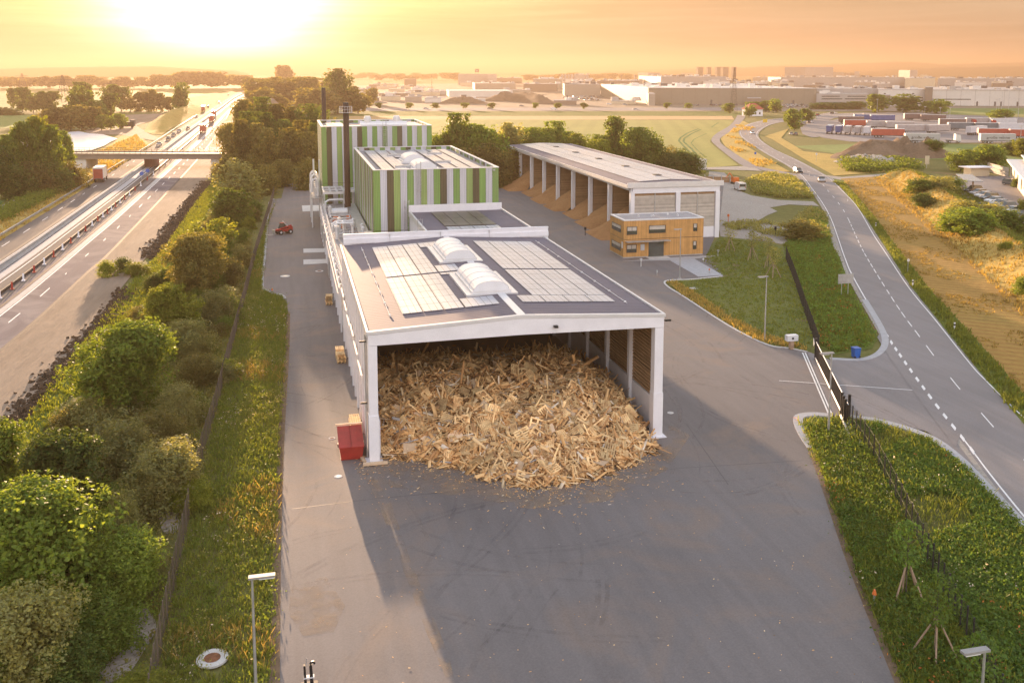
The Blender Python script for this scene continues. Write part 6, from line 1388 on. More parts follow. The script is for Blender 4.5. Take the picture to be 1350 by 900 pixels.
# lattice masts and pylons
def lattice(label,u,vb,vt,w,arms,name='pylon',cat='pylon',mat='dark'):
    p=G(u,vb); h=zof(vb,vt); t=thing(name,label,cat,(p.x,p.y,0),R(40)); mb=MB(); r=w*.014
    n=9
    for sx in (-1,1):
        for sy in (-1,1): mb.cyl((p.x+sx*w/2,p.y+sy*w/2,0),(p.x+sx*w*.06,p.y+sy*w*.06,h),r*1.6,r,4)
    for i in range(n):
        a=w/2*(1-i/n*.88);b_=w/2*(1-(i+1)/n*.88);z0=h*i/n;z1_=h*(i+1)/n
        for sx,sy,tx_,ty_ in ((-1,-1,1,-1),(1,-1,1,1),(1,1,-1,1),(-1,1,-1,-1)): mb.cyl((p.x+sx*a,p.y+sy*a,z0),(p.x+tx_*b_,p.y+ty_*b_,z1_),r*.7,n=3); mb.cyl((p.x+tx_*a,p.y+ty_*a,z0),(p.x+sx*b_,p.y+sy*b_,z1_),r*.7,n=3)
    P('lattice',M[mat],mb,t)
    for f_,l in arms:
        ab=MB(); z=h*f_
        for s in (-1,1): ab.cyl((p.x,p.y,z+h*.02),(p.x+s*l,p.y,z),r*1.2,r,4); ab.cyl((p.x,p.y,z-h*.015),(p.x+s*l,p.y,z),r,r*.8,4)
        P('crossarm',M[mat],ab,t)
    return t
lattice('tall lattice pylon in the misty field left of the dark clump',84,135,99,9,((.83,9),(.72,13)))
lattice('fainter pylon at the far left before the hills',30,119,97,11,((.85,11),(.74,17)))
lattice('pylon half hidden by the tree row nearest the motorway',147,131,107,9,((.85,9),(.62,15)))
lattice('faint small pylon between the two left ones',47,113,102,10,((.85,9),(.7,14))); lattice('small pylon in the golden haze right of the motorway',387,119,105,9,((.85,9),(.7,13)))
lattice('thin brown lattice mast rising beside the round bush before the factory',967,150,89,4,(),'lattice_mast','mast','chim'); lattice('tall mast with a lit head in the haze left of the signed block',569.5,126,98,2,((.97,4),),'light_mast','mast')
for k,(u,vb,vt) in enumerate(((1156,150,131),(1239,158,142),(1252,156,142),(1219,152,141),(1313,157,132),(1315.5,160,130),(1342,156,130),(1320,150,119),(1329,150,119),(1345,190,166))):
    p=G(u,vb); t=thing('light_mast','slim light mast, %s from the left around the truck park'%nth(k),'light mast',(p.x,p.y,0),0,'light masts around the truck park'); P('pole',M['galv'],MB().cyl((p.x,p.y,0),(p.x,p.y,zof(vb,vt)),.16,.09,6),t); P('lamp_head',M['galv'],MB().ob((p.x,p.y,zof(vb,vt)),(1.6,.5,.3)),t)
# white farmhouse with red roof
p=G(996,153.5); t=thing('farmhouse','small white house with a red hipped roof beside the road bend','house',(p.x,p.y,0)); s_=6.5
P('wall',M['white'],MB().b(p.x-s_*.8,p.x+s_*.8,p.y,p.y+9,0,4.6),t)
P('roof',M['redcl'],MB().add([(p.x-s_*.9,p.y-.6,4.6),(p.x+s_*.9,p.y-.6,4.6),(p.x+s_*.9,p.y+9.6,4.6),(p.x-s_*.9,p.y+9.6,4.6),(p.x-s_*.3,p.y+4.4,8.4),(p.x+s_*.3,p.y+4.4,8.4),(p.x+s_*.3,p.y+4.6,8.4),(p.x-s_*.3,p.y+4.6,8.4)],BOXF),t)
for dx in (-3,0,3): P('window',M['glass'],MB().b(p.x+dx-.5,p.x+dx+.5,p.y-.05,p.y+.02,1.2,2.8),t)
# flat building, carport and shelter at the right edge
a=G(1331,234); b_=G(1356,268); t=thing('flat_building','pale flat-roofed building with overhanging eaves cut by the right picture edge','building',(a.x,a.y,0)); d=(b_-a); d.z=0; dl=d.length; d.normalize(); n=Vector((d.y,-d.x,0)); n=n if n.x>0 else -n
P('wall',FC['cream'],MB().prism([a,b_,b_+n*14,a+n*14],0,4.6),t); P('roof',M['metalw'],MB().prism([a-d*1.2-n*1.0,b_-n*1.0,b_+n*14,a-d*1.2+n*14],4.6,5.0),t)
P('upper_storey',FC['beige'],MB().prism([a+n*3+d*1,b_+n*3,b_+n*13,a+n*13+d*1],5.0,6.2),t); P('upper_roof',M['galv'],MB().prism([a+n*2.4+d*.5,b_+n*2.4,b_+n*13.5,a+n*13.5+d*.5],6.2,6.4),t)
for k in range(5): q=a+d*(dl*(.06+.19*k)); P('window',M['glass'],MB().prism([q-n*.06,q+d*2.2-n*.06,q+d*2.2+n*.1,q+n*.1],.9,3.7),t)
p=G(1276,246); t=thing('carport','tilted solar carport roof on slanted posts beside the parked cars','carport',(p.x,p.y,0)); 
e0,e1,e2,e3=G(1259,236,3.4),G(1286,240,3.4),G(1296,239.6,3.0),G(1266,229.5,3.9)
e0=G(1260,230,3.2);e1=G(1272,239,2.9);e2=G(1296,240,2.9);e3=G(1281,230.5,3.2)
P('solar_roof',M['panel'],MB().add([tuple(e0),tuple(e1),tuple(e2),tuple(e3)]+[(q.x,q.y,q.z+.14) for q in (e0,e1,e2,e3)],BOXF),t)
for q in (e0.lerp(e1,.7).lerp(e2,.05),e1.lerp(e2,.45).lerp(e3,.1),e0.lerp(e3,.1),e3.lerp(e0,.1).lerp(e2,.3)): P('post',M['stake'],MB().cyl((q.x,q.y,0),(q.x,q.y,q.z),.12,n=6),t)
p=G(1288,233); t=thing('shelter','small cream shelter with white canopy behind the carport','shelter',(p.x,p.y,0)); P('wall',FC['cream'],MB().b(p.x-2,p.x+4,p.y,p.y+3,0,2.5),t); P('roof',M['white'],MB().b(p.x-3.5,p.x+4.6,p.y-1,p.y+3.4,2.5,2.75),t)
a,b_=G(1302,226),G(1330,234); t=thing('timber_fence','grey brown board fence between the shelter and the flat building','fence',(a.x,a.y,0)); mb=MB(); d=(b_-a); n_=24
for i in range(n_): q=a+d*(i/n_); mb.ob((q.x,q.y,1.3),(d.length/n_*.93,.08,2.6),Matrix.Rotation(math.atan2(d.y,d.x),3,'Z'))
P('boards',M['oldslat'],mb,t)
p=G(1222,222); t=thing('hoarding','small pale sign board standing by the mound entrance','sign',(p.x,p.y,0)); P('board',FC['cream'],MB().b(p.x-.7,p.x+.7,p.y,p.y+.1,1.2,3.8),t); P('post',M['galv'],MB().cyl((p.x,p.y+.15,0),(p.x,p.y+.15,3.6),.07),t)
# motorway bridge
L0,R0=G(88,203,4.6),G(302,203,4.6); t=thing('motorway_bridge','flat concrete bridge crossing the motorway in the glare','bridge',((L0.x+R0.x)/2,L0.y,0)); d=(R0-L0); d.z=0; d.normalize(); n=Vector((-d.y,d.x,0)) 
if n.y<0: n=-n
L0=L0-d*10; R0=R0+d*4; W_=9
def slab(a,b_,w0,w1,z0,z1,nm,m): q=[a+n*w0,b_+n*w0,b_+n*w1,a+n*w1]; return P(nm,m,MB().prism([(v.x,v.y) for v in q],z0,z1),t)
slab(L0,R0,0,W_,3.0,4.5,'deck',FC['brown']); slab(L0,R0,-.2,.25,4.3,4.75,'edge_beam',FC['brown']); slab(L0,R0,W_-.25,W_+.2,4.3,4.75,'edge_beam',FC['brown'])
rb=MB(); 
for w in (0.05,W_-.05):
    for z in (5.2,5.7): rb.cyl(tuple((L0+n*w).xy)+(z,),tuple((R0+n*w).xy)+(z,),.05,n=4)
    for i in range(40): q=L0.lerp(R0,i/39)+n*w; rb.cyl((q.x,q.y,4.7),(q.x,q.y,5.7),.05,n=4)
P('railing',M['dark'],rb,t)
q=G(194,221); slab(q-d*1.2,q+d*1.2,1.0,W_-2,0,3.0,'pier',M['redconc'] if 'redconc' in M else FC['brown'])
for a,b_ in ((L0,G(112,203,4.6)),(G(277,203,4.6),R0)): slab(a,b_,.5,W_-.5,0,2.98,'abutment',M['concl'])
# barriers of the motorway
def barrier(name,label,t0,lo,hi,prof,mat,grp=None):
    A=lerp(t0)[lo:hi]; mb=MB(); k=len(prof); vs=[]
    for i,p in enumerate(A):
        a=A[max(0,i-1)];b_=A[min(len(A)-1,i+1)];tt=(b_-a).normalized();nn=Vector((tt.y,-tt.x,0))
        for o_,z in prof: q=p+nn*o_; vs.append((q.x,q.y,z))
    fs=[(i*k+j,i*k+(j+1)%k,(i+1)*k+(j+1)%k,(i+1)*k+j) for i in range(len(A)-1) for j in range(k)]
    mb.add(vs,fs); t=mb.build(name,mat); tag(t,label,'barrier',grp); return t
NJ=[(-.35,.1),(.35,.1),(.12,.45),(.1,.95),(-.1,.95),(-.12,.45)]
barrier('concrete_barrier','pale concrete barrier between the two middle carriageways of the motorway',.355,2,40,NJ,M['concl'])
barrier('concrete_barrier','second parallel concrete barrier just right of the median wall',.372,2,40,NJ,M['conc'])
barrier('guide_barrier','low dark guide barrier along the coned right lanes',.605,2,30,[(-.15,.1),(.15,.1),(.12,.5),(-.12,.5)],M['dark'])
barrier('verge_barrier','low steel barrier along the left verge of the motorway',-.04,4,26,[(-.1,.4),(.1,.4),(.1,.8),(-.1,.8)],M['galv'])
for k in range(26):
    A=lerp(.64); q=A[8].lerp(A[20],0) ; i=6+k*.6; a=A[int(i)].lerp(A[int(i)+1],i-int(i)); mb=MB(); mb.ob((a.x,a.y,.16),(.5,.4,.12)).b(a.x-.12,a.x+.12,a.y-.03,a.y+.03,.2,1.15); o=mb.build('lane_delineator',M['red'] if k%2 else M['white']); tag(o,('red' if k%2 else 'white')+' upright lane delineator beside the milled lane of the motorway','delineator','lane delineators on the motorway')
for u,v,l in ((187,233,'blue round-topped sign on the barrier near the bridge'),(195,229,'second smaller blue sign by the barrier near the bridge')):
    p=G(u,v+4); t=thing('direction_sign',l,'road sign',(p.x,p.y,.1)); P('post',M['galv'],MB().cyl((p.x,p.y,.1),(p.x,p.y,2.2),.05,n=6),t); P('board',M['blue'],MB().cyl((p.x,p.y-.06,1.7),(p.x,p.y,1.7),.55,n=16),t)
# excavator-like machine and hut in the construction ground
p=G(168,169); t=thing('site_hut','dark site vehicle parked at the end of the small tree row','site vehicle',(p.x,p.y,0)); P('body',M['dark'],MB().b(p.x-3.5,p.x+3,p.y,p.y+3,.8,3.2),t); P('cab',FC['dark'],MB().b(p.x+1.5,p.x+3.6,p.y+.2,p.y+2.8,1,4.2),t)
for dx in (-2.5,2.4): P('wheel',M['tyre'],MB().cyl((p.x+dx,p.y-.1,.7),(p.x+dx,p.y+.3,.7),.7,n=12),t)
# ---------------------------------------------------------------- STREET FURNITURE AND YARD OBJECTS
M['lampgrey']=pm('lamp_housing',(.3,.29,.28),.5,.1,2)
def lamp(u,vb,h,lab,dirx,grp='yard lamp posts'):
    p=G(u,vb); t=thing('lamp_post',lab,'lamp post',(p.x,p.y,0),0,None); P('pole',M['galv'],MB().cyl((p.x,p.y,0),(p.x,p.y,1.2),.09,.09,10).cyl((p.x,p.y,1.2),(p.x,p.y,h),.075,.05,10),t)
    P('lamp_head',M['lampgrey'],MB().b(p.x+(-.15 if dirx>0 else -1.0),p.x+(1.0 if dirx>0 else .15),p.y-.14,p.y+.14,h,h+.1),t); P('lens',M['lens'],MB().b(p.x+(.3 if dirx>0 else -.95),p.x+(.95 if dirx>0 else -.3),p.y-.15,p.y+.15,h-.03,h-.003),t)
    P('base_plate',M['conc'],MB().cyl((p.x,p.y,0),(p.x,p.y,.12),.28,n=12),t)
lamp(339,951,6.85,'grey lamp post on the grass verge left of the yard near the bottom edge',1); lamp(1008,448,7.0,'lamp post at the lawn kerb near the terminal box',-1); lamp(1092,573,6.75,'lamp post in the planting bed beside the sliding gate',-1)
lamp(1284,1072,6.9,'lamp post rising from the bottom right corner beside the staked tree',-1); lamp(896,368,7.1,'thin lamp post in front of the timber office',-1); lamp(589,235,8,'thin lamp post behind the striped block, left one',1); lamp(642.5,236,7.5,'thin lamp post behind the striped block, right one',1)
M['fencebr']=pm('brown_fence_steel',(.14,.11,.085),.6,.15,2)
def fence_run(name,label,pts,h=2.0,post=2.5,wire=.2,mat='dark',wr_=.011,hz_=(.12,.5,.9,1.3,1.7,1.97)):
    P_=smooth(px(pts),5); t=thing(name,label,'fence',(P_[0].x,P_[0].y,0)); mb=MB(); s=0; posts=[]
    for a,b_ in zip(P_[:-1],P_[1:]):
        L=(b_-a).length; k=max(1,int(round(L/wire)))
        for i in range(k): q=a.lerp(b_,i/k); mb.cyl((q.x,q.y,.08),(q.x,q.y,h),wr_,n=3,cap=False)
        for z in hz_: mb.cyl((a.x,a.y,z),(b_.x,b_.y,z),wr_,n=3,cap=False)
        k=max(1,int(round(L/post)))
        for i in range(k): posts.append(a.lerp(b_,i/k))
    posts.append(P_[-1]); P('wire_panel',M[mat],mb,t)
    for q in posts[:100]: P('post',M[mat],MB().b(q.x-.035,q.x+.035,q.y-.035,q.y+.035,0,h+.06),t)
fence_run('mesh_fence','long dark mesh fence winding between shelter strip and yard verge',[(190,1010),(205,900),(225,800),(246,700),(263,620),(286,540),(301,480),(322,400),(338,335),(352,290),(365,245)],2.0,2.5,.22,wr_=.01,hz_=(.15,.7,1.3,1.95),mat='fencebr')
fence_run('mesh_fence','dark mesh fence running down from the lawn to the gate',[(1036,342),(1046,368),(1058,405),(1070,440),(1079,467)],2.0,2.0,.15,wr_=.009)
fence_run('mesh_fence','dark mesh fence running from the gate down through the planting bed',[(1118,560),(1145,597),(1180,662),(1215,732),(1250,802),(1290,882),(1340,990)],2.0,2.5,.14,wr_=.0065,hz_=(.2,1.0,1.95))
# sliding gate
a,b_=G(1075,475),G(1117,563); d=(b_-a); L=d.length; d.normalize(); g=thing('sliding_gate','black sliding gate with pale top rail across the yard entrance','gate',(a.x,a.y,0))
def gp(s,z,w=0): q=a+d*s+Vector((d.y,-d.x,0))*w; return (q.x,q.y,z)
P('top_rail',M['metalw'],MB().cyl(gp(0,1.95),gp(L,1.95),.045,n=6),g); P('bottom_beam',M['alu'],MB().cyl(gp(0,.28),gp(L,.28),.1,n=6),g)
mb=MB(); s=.1
while s<L: mb.cyl(gp(s,.3),gp(s,1.95),.018,n=4,cap=False); s+=.13
P('bars',M['black'],mb,g)
for s in (0,L-1.9,L-1.1,L-.3): P('post',M['black'],MB().cyl(gp(s,0,.18 if s else 0),gp(s,2.3,.18 if s else 0),.13,n=8),g)
P('post',M['black'],MB().cyl(gp(L-1.5,0,-.35),gp(L-1.5,2.3,-.35),.13,n=8),g); P('support_beam',M['galv'],MB().cyl(gp(L-1.3,.5,.3),gp(L+3.2,.15,.3),.12,n=6),g); P('foundation',M['concl'],MB().prism([gp(L-2,0,-.5)[:2],gp(L+4,0,-.5)[:2],gp(L+4,0,.1)[:2],gp(L-2,0,.1)[:2]],.02,.16),g)
P('warning_sign',M['metalw'],MB().add([gp(.1,1.5,.25),gp(.75,1.9,.25),gp(.1,2.35,.25),gp(.1,1.5,.28),gp(.75,1.9,.28),gp(.1,2.35,.28)],[(0,1,2),(5,4,3),(0,3,4,1),(1,4,5,2),(2,5,3,0)]),g)
# terminal box, bin
p=G(1043,461); t=thing('entry_terminal','white boxed entry terminal on a brown pedestal by the gate','terminal',(p.x,p.y,0)); P('pedestal',M['stake'],MB().b(p.x-.2,p.x+.2,p.y-.2,p.y+.2,.05,1.0),t); P('box',M['metalw'],MB().b(p.x-.62,p.x+.62,p.y-.3,p.y+.3,1.0,1.62),t); P('screen',M['black'],MB().b(p.x-.12,p.x+.1,p.y-.32,p.y-.3,1.2,1.42),t)
p=G(1128,472.5); t=thing('wheelie_bin','blue wheelie bin at the kerb of the entrance','bin',(p.x,p.y,.13)); P('body',M['blue'],MB().ob((p.x,p.y,.62),(.58,.6,.95),None,0,1.18),t); P('lid',M['blue'],MB().ob((p.x,p.y,1.14),(.74,.78,.07)),t)
for s in (-.26,.26): P('wheel',M['black'],MB().cyl((p.x+s-.04,p.y-.3,.24),(p.x+s+.04,p.y-.3,.24),.12,n=10),t)
# sign boards
p=G(1114,392); t=thing('road_sign_board','large grey road sign seen from behind beside the rural road','road sign',(p.x,p.y,0)); P('board',M['galv'],MB().b(p.x-1.1,p.x+1.1,p.y-.03,p.y+.03,1.85,3.1),t)
for s in (-.5,.45): P('post',M['galv'],MB().cyl((p.x+s,p.y+.09,0),(p.x+s,p.y+.09,3.0),.05,n=7),t)
for z in (2.1,2.8): P('bracket',M['galv'],MB().b(p.x-1.05,p.x+1.05,p.y-.07,p.y-.03,z,z+.08),t)
p=G(1008.5,165); t=thing('town_sign','yellow place sign on the outer side of the road bend','road sign',(p.x,p.y,0)); P('board',M['yel'] if 'yel' in M else M['orange'],MB().b(p.x-1.3,p.x+1.3,p.y-.04,p.y+.04,1.4,3.2),t)
for s in (-1,1): P('post',M['galv'],MB().cyl((p.x+s,p.y+.1,0),(p.x+s,p.y+.1,3.2),.06,n=6),t)
for u,v,h,mt,lab in ((995.5,212,2.8,'blue','blue round sign on the dry triangle between path and road'),(1076,214,3.0,'metalw','white diamond sign on the bank right of the rural road'),(1039,168,2.4,'metalw','small white sign on the bank by the truck park drive'),(1196.5,360,2.2,'metalw','small white topped sign post right of the rural road')):
    p=G(u,v); t=thing('road_sign',lab,'road sign',(p.x,p.y,0)); P('post',M['galv'],MB().cyl((p.x,p.y,0),(p.x,p.y,h),.04,n=6),t); P('plate',M[mt],MB().cyl((p.x,p.y-.05,h-.3),(p.x,p.y-.02,h-.3),.42 if u<1100 else .22,n=(4 if u==1076 else 16)),t)
for k,(u,v) in enumerate(((1154.5,301),(1203,379),(1117.5,266),(1258,437) ,(1067,232),(1091,304),(1045,240))):
    p=G(u,v); t=thing('marker_post','white roadside marker post, %s along the rural road'%nth(k),'marker post',(p.x,p.y,0),0,'white marker posts along the rural road'); P('post',M['metalw'],MB().b(p.x-.07,p.x+.07,p.y-.06,p.y+.06,0,1.05),t); P('reflector_band',M['black'],MB().b(p.x-.075,p.x+.075,p.y-.065,p.y+.065,.72,.9),t)
# covers
def cover(u,v,r,lab,rust=True,z=.085):
    p=G(u,v); t=thing('manhole_cover',lab,'manhole cover',(p.x,p.y,z)); P('ring',M['concl'],MB().cyl((p.x,p.y,z-.3 if z>.2 else z-.04),(p.x,p.y,z+.05 if r>.6 else z+.006),r,r*.98,28),t); P('lid',M['rust'] if rust else M['galv'],MB().cyl((p.x,p.y,z),(p.x,p.y,z+.06 if r>.6 else z+.012),r*.52,r*.52,20),t)
M['rust']=pm('rusty_iron',(.2,.08,.035),.85,.35,4)
cover(280,871,.78,'white concrete shaft ring with rusty lid in the weeds near the bottom left',True,.14); cover(437.6,578.7,.28,'small round manhole cover left of the red container'); cover(446,629,.3,'small round manhole cover on the yard below the red container',False); cover(884,545,.28,'small round cover right of the hall front post',False)
cover(376,365,.7,'round shaft cover on the asphalt left of the plant',False); cover(421,358,.6,'second shaft cover closer to the plant wall'); cover(915,380.5,.6,'round grey shaft ring on the lawn corner near the office',False,.07)
# red container beside the hall
x0,x1,y0,y1=2.95,4.75,69.0,71.9; t=thing('red_container','red steel waste container with sloped lid beside the hall corner','container',((x0+x1)/2,y0,0))
P('body',M['red'],MB().add([(x0+.12,y0+.18,.12),(x1-.12,y0+.18,.12),(x1-.12,y1,.12),(x0+.12,y1,.12),(x0,y0,1.1),(x1,y0,1.1),(x1,y1,1.75),(x0,y1,1.75)],BOXF),t)
P('lid',M['red'],MB().add([(x0-.04,y0-.05,1.1),((x0+x1)/2-.02,y0-.05,1.1),((x0+x1)/2-.02,y1-.2,1.75),(x0-.04,y1-.2,1.75),(x0-.04,y0-.05,1.17),((x0+x1)/2-.02,y0-.05,1.17),((x0+x1)/2-.02,y1-.2,1.82),(x0-.04,y1-.2,1.82)],BOXF),t)
P('lid',M['red'],MB().add([((x0+x1)/2+.02,y0-.05,1.1),(x1+.04,y0-.05,1.1),(x1+.04,y1-.2,1.75),((x0+x1)/2+.02,y1-.2,1.75),((x0+x1)/2+.02,y0-.05,1.17),(x1+.04,y0-.05,1.17),(x1+.04,y1-.2,1.82),((x0+x1)/2+.02,y1-.2,1.82)],BOXF),t)
P('rear_bar',M['ply'],MB().b(x0-.15,x1+.1,y1-.12,y1+.06,1.84,1.95),t)
for s in (x0-.08,x1+.04): P('lifting_lug',M['dark'],MB().b(s,s+.06,y0+1,y0+1.4,.8,1.05),t)
for s in (x0+.1,x1-.3): P('skid',M['dark'],MB().b(s,s+.2,y0+.3,y1-.1,0.05,.12),t)
o=MB().b(-.9,.9,-.15,.15,0,.16).build('timber_beam',M['ply']); o.location=(5.5,67.8,.14); tag(o,'short timber beam lying at the foot of the left front post','timber beam')
o=MB().b(-.9,.9,-.12,.12,0,.14).build('timber_beam',M['ply']); o.location=(4.6,69.2,.14); o.rotation_euler.z=R(100); tag(o,'long timber beam lying between the red container and the post','timber beam')
def stack(x,y,n,lab,lean=0,z0=.1):
    for i in range(n):
        o=obj('stacked_pallet',PM[i%2]); o.location=(x+random.uniform(-.05,.05),y+random.uniform(-.05,.05),z0+i*.15); o.rotation_euler.z=R(90)+random.gauss(0,.03); tag(o,'pallet in the '+lab,'pallet',lab)
stack(4.5,74.6,7,'nearest stack against the left hall wall'); stack(4.5,76.2,5,'low stack just behind the nearest one at the hall wall'); stack(4.4,94.0,6,'middle stack against the left hall wall'); stack(4.35,95.5,7,'taller stack beside the middle one'); stack(4.2,118.5,8,'far stack against the left plant wall')
# red telehandler
p=G(374,309); L_=p; t=thing('telehandler','red wheeled telehandler with lowered fork at the left edge of the yard','telehandler',(p.x,p.y,.09),R(205)); t.scale=(.78,.78,.78)
def Q(nm,mt,mb,par=None): return mb.build(nm,mt,par or t)
Q('body',M['red'],MB().b(-1.9,1.5,-.9,.9,.7,1.25).b(-1.9,-.9,-.8,.8,1.25,1.75)); Q('cab',M['glass'],MB().add([(-.6,-.95,1.25),(.9,-.95,1.25),(.9,.05,1.25),(-.6,.05,1.25),(-.5,-.85,2.5),(.5,-.85,2.5),(.5,-.05,2.5),(-.5,-.05,2.5)],BOXF)); Q('cab_roof',M['red'],MB().b(-.6,.6,-.95,.05,2.5,2.6))
Q('boom',M['red'],MB().cyl((-1.7,.55,1.9),(2.6,.55,1.0),.2,.16,6)); Q('counter_boom',M['metalw'],MB().cyl((-.8,.55,1.8),(.4,.55,3.1),.12,.09,6))
f=Q('fork_carriage',M['galv'],MB().b(2.6,2.75,-.1,1.2,.3,1.3)); Q('fork',M['galv'],MB().b(2.7,4.0,.0,.14,.12,.2),f); Q('fork',M['galv'],MB().b(2.7,4.0,.95,1.09,.12,.2),f)
for x in (-1.25,1.1):
    for y in (-.95,.95): w=Q('wheel',M['tyre'],MB().cyl((x,y-.2,.55),(x,y+.2,.55),.55,n=16)); Q('rim',M['metalw'],MB().cyl((x,y-.21,.55),(x,y+.21,.55),.26,n=12),w)
p=G(361,315); 
# loading fork in the foreground
p=G(408,905); t=thing('loading_fork','black steel twin-bar loading attachment standing at the bottom edge of the yard','loading attachment',(p.x,p.y,.09)); h=.0
for dx,w in ((-.17,.13),(.12,.17)): P('bar',M['black'],MB().add([(p.x+dx-w/2,p.y-.1,.1),(p.x+dx+w/2,p.y-.1,.1),(p.x+dx+w/2,p.y+.1,.1),(p.x+dx-w/2,p.y+.1,.1),(p.x+dx-w/2-.02,p.y-.08,1.15),(p.x+dx+w/2-.06,p.y-.08,1.15),(p.x+dx+w/2-.06,p.y+.08,1.15),(p.x+dx-w/2-.02,p.y+.08,1.15)],BOXF),t)
P('hook',M['black'],MB().tube([(p.x+.06,p.y,1.15),(p.x+.12,p.y,1.25),(p.x+.24,p.y,1.27),(p.x+.26,p.y,1.15)],.05,6),t); P('cross_band',M['metalw'],MB().b(p.x-.25,p.x+.24,p.y-.12,p.y+.12,.5,.56),t); P('rod',M['galv'],MB().cyl((p.x-.12,p.y,1.15),(p.x-.1,p.y,1.5),.02,n=5),t); P('foot',M['black'],MB().b(p.x-.4,p.x+.4,p.y-.3,p.y+.3,.0,.1),t)
# small posts and odds
for u,v,mt,h,lab in ((359,388,'orange',.8,'short orange marker post at the kerb left of the plant'),(1152,797,'orange',.9,'small red and white marker post at the yard edge near the staked trees'),(845,352,'metalw',1.3,'white charging post in front of the office'),(927,347,'metalw',.8,'short white post right of the office'),(935,361,'orange',.8,'small red marker post at the end of the paved path'),(960,293,'orange',1.6,'orange upright barrel on the edge of the gravel lot'),(1022,311,'black',1.7,'black cabinet post standing in the weedy gravel'),(866,364,'galv',.9,'thin grey post on the asphalt before the office'),(771.5,311,'black',1.6,'green and black traffic light post beside the wood chip bays'),(946.5,338,'galv',1.0,'small bicycle hoop beside the office wall')):
    p=G(u,v); t=thing('marker_post' if h<1.2 else 'service_post',lab,'post',(p.x,p.y,.05)); P('post',M['galv'] if h<1 else M[mt],MB().cyl((p.x,p.y,.05),(p.x,p.y,h*.7),.06,n=8),t); P('cap',M[mt],MB().cyl((p.x,p.y,h*.7),(p.x,p.y,h),.13 if h<1.5 else .22,.06 if h<1 else .2,10),t)
# low brown barrier fence behind the gravel lot
a,b_=G(918,240),G(962,241); t=thing('board_barrier','low brown board barrier along the back of the gravel lot','barrier',(a.x,a.y,0)); P('boards',M['brslat'],MB().prism([a,b_,b_+Vector((0,.2,0)),a+Vector((0,.2,0))],.1,1.5),t)
for i in range(5): q=a.lerp(b_,i/4); P('post',M['galv'],MB().b(q.x-.08,q.x+.08,q.y-.15,q.y-.02,0,2.0),t)
for u,v in ((975,244),): 
    p=G(u,v); t=thing('mini_excavator','small orange excavator behind the white van','excavator',(p.x,p.y+2,0)); P('body',M['orange'],MB().b(p.x-1,p.x+.6,p.y+1.5,p.y+3,.6,1.8),t); P('track',M['dark'],MB().b(p.x-1.1,p.x+.8,p.y+1.4,p.y+3.1,0,.6),t); P('arm',M['orange'],MB().tube([(p.x-.8,p.y+2,1.6),(p.x-1.9,p.y+2,3.0),(p.x-2.8,p.y+2,1.8)],.13,5),t)
SUN_E,SUN_C=4.8,(1.0,.66,.40)
SKY=(1.0,1.6,1.0,.15)
WARM=(8,(.011,.0082,.0078),(.6,.43,.295))
AUR=[(280,(3.6,3.7,4.0)),(90,(.16,.13,.09)),]
HAZE=(.00028,(.33,.25,.18),.4)
EXPO=2.24
ANTI=(2.3,1.85,1.62)
# ---------------------------------------------------------------- CAMERA, SUN, SKY, HAZE
cam=bpy.data.cameras.new('camera'); co=bpy.data.objects.new('camera',cam); C.objects.link(co); SC.camera=co
cam.sensor_width=36; cam.lens=36*F/1350; cam.shift_y=-(450-CY)/1350; cam.clip_end=40000; cam.clip_start=.5
co.location=(0,0,H); co.rotation_euler=(math.pi/2-TH,0,-PSI)
sd=(hv+rv*((290-675)/F*math.cos(TH))).normalized(); SAZ=math.atan2(sd.x,sd.y); SEL=R(4.7)
sl=bpy.data.lights.new('sun','SUN'); sl.energy=SUN_E; sl.angle=R(.6); sl.color=SUN_C; so=bpy.data.objects.new('sun',sl); C.objects.link(so)
sv=Vector((math.sin(SAZ)*math.cos(SEL),math.cos(SAZ)*math.cos(SEL),math.sin(SEL))); so.rotation_euler=sv.to_track_quat('Z','Y').to_euler(); so.location=(0,0,80)
w=bpy.data.worlds.new('World'); SC.world=w; w.use_nodes=True; nt=w.node_tree; nt.nodes.clear()
out=nt.nodes.new('ShaderNodeOutputWorld'); bg=nt.nodes.new('ShaderNodeBackground'); sky=nt.nodes.new('ShaderNodeTexSky'); sky.sky_type='NISHITA'
sky.sun_disc=False; sky.sun_elevation=SEL; sky.sun_rotation=SAZ; sky.altitude=0; sky.air_density=SKY[0]; sky.dust_density=SKY[1]; sky.ozone_density=SKY[2]
bg.inputs[1].default_value=SKY[3]
tc=nt.nodes.new('ShaderNodeTexCoord'); col=sky.outputs[0]
def wm(op,a,b=None):
    n=nt.nodes.new('ShaderNodeMath'); n.operation=op
    for i,x in enumerate((a,b)):
        if x is None: continue
        if isinstance(x,(int,float)): n.inputs[i].default_value=x
        else: nt.links.new(x,n.inputs[i])
    return n.outputs[0]
nv=nt.nodes.new('ShaderNodeVectorMath'); nv.operation='NORMALIZE'; nt.links.new(tc.outputs['Generated'],nv.inputs[0])
dp=nt.nodes.new('ShaderNodeVectorMath'); dp.operation='DOT_PRODUCT'; nt.links.new(nv.outputs[0],dp.inputs[0]); dp.inputs[1].default_value=sv
ct=wm('MAXIMUM',dp.outputs['Value'],0)
def addc(col,fac,c):
    m=nt.nodes.new('ShaderNodeMix'); m.data_type='RGBA'; m.blend_type='ADD'; m.inputs[0].default_value=1
    s=nt.nodes.new('ShaderNodeMix'); s.data_type='RGBA'; s.inputs[6].default_value=(0,0,0,1); s.inputs[7].default_value=(*c,1); s.clamp_factor=False
    nt.links.new(fac,s.inputs[0]); nt.links.new(col,m.inputs[6]); nt.links.new(s.outputs[2],m.inputs[7]); return m.outputs[2]
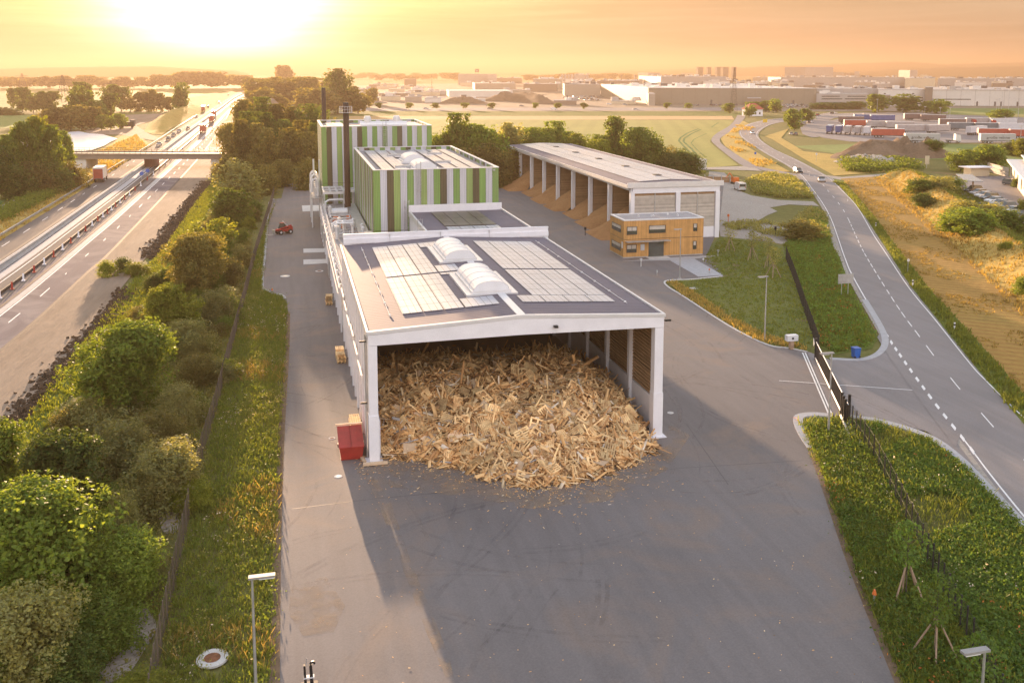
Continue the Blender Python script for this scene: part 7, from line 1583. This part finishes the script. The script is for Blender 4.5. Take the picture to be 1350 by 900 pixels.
# warm dusty air low over the horizon, sun aureole
sep=nt.nodes.new('ShaderNodeSeparateXYZ'); nt.links.new(nv.outputs[0],sep.inputs[0]); zz=wm('MAXIMUM',sep.outputs[2],0)
low=wm('POWER',wm('SUBTRACT',1,wm('MINIMUM',wm('MULTIPLY',zz,zz),1)),WARM[0]); 
tm=nt.nodes.new('ShaderNodeMix'); tm.data_type='RGBA'; tm.blend_type='MULTIPLY'; nt.links.new(low,tm.inputs[0]); nt.links.new(col,tm.inputs[6]); tm.inputs[7].default_value=(*WARM[1],1); col=tm.outputs[2]
col=addc(col,low,WARM[2])
for pw,c in AUR: col=addc(col,wm('POWER',ct,pw),c)
an=wm('POWER',wm('MULTIPLY',wm('SUBTRACT',1,dp.outputs['Value']),.5),2.0); col=addc(col,an,ANTI)
# thin streaky cloud
mp=nt.nodes.new('ShaderNodeMapping'); mp.inputs['Scale'].default_value=(1.3,1.3,26); nt.links.new(nv.outputs[0],mp.inputs[0])
cn=nt.nodes.new('ShaderNodeTexNoise'); cn.inputs['Scale'].default_value=3.2; cn.inputs['Detail'].default_value=7; cn.inputs['Roughness'].default_value=.62; cn.inputs['Distortion'].default_value=.5; nt.links.new(mp.outputs[0],cn.inputs[0])
cr=nt.nodes.new('ShaderNodeValToRGB'); cr.color_ramp.elements[0].position=.38; cr.color_ramp.elements[0].color=(.9,.87,.87,1); cr.color_ramp.elements[1].position=.66; cr.color_ramp.elements[1].color=(1.16,1.17,1.22,1); nt.links.new(cn.outputs['Fac'],cr.inputs[0])
cm=nt.nodes.new('ShaderNodeMix'); cm.data_type='RGBA'; cm.blend_type='MULTIPLY'; cm.inputs[0].default_value=1; nt.links.new(col,cm.inputs[6]); nt.links.new(cr.outputs[0],cm.inputs[7]); col=cm.outputs[2]
nt.links.new(col,bg.inputs[0]); nt.links.new(bg.outputs[0],out.inputs[0])
hm_=bpy.data.materials.new('haze_air'); hm_.use_nodes=True; ht=hm_.node_tree; ht.nodes.clear(); ho=ht.nodes.new('ShaderNodeOutputMaterial'); pv=ht.nodes.new('ShaderNodeVolumePrincipled')
pv.inputs['Color'].default_value=(*HAZE[1],1); pv.inputs['Density'].default_value=HAZE[0]; pv.inputs['Anisotropy'].default_value=HAZE[2]; ht.links.new(pv.outputs[0],ho.inputs['Volume'])
hz=MB().b(-7500,7500,-400,11200,-1.2,135).build('haze',hm_); tag(hz,kind='stuff')
SC.view_settings.view_transform='Standard'; SC.view_settings.look='None'; SC.view_settings.gamma=1; SC.view_settings.use_curve_mapping=False; SC.view_settings.exposure=EXPO
cy_=SC.cycles; cy_.max_bounces=6; cy_.diffuse_bounces=4; cy_.glossy_bounces=2; cy_.transmission_bounces=3; cy_.volume_bounces=0; cy_.transparent_max_bounces=16; cy_.caustics_reflective=False; cy_.caustics_refractive=False
cy_.use_denoising=True; cy_.use_adaptive_sampling=True; cy_.adaptive_threshold=.02
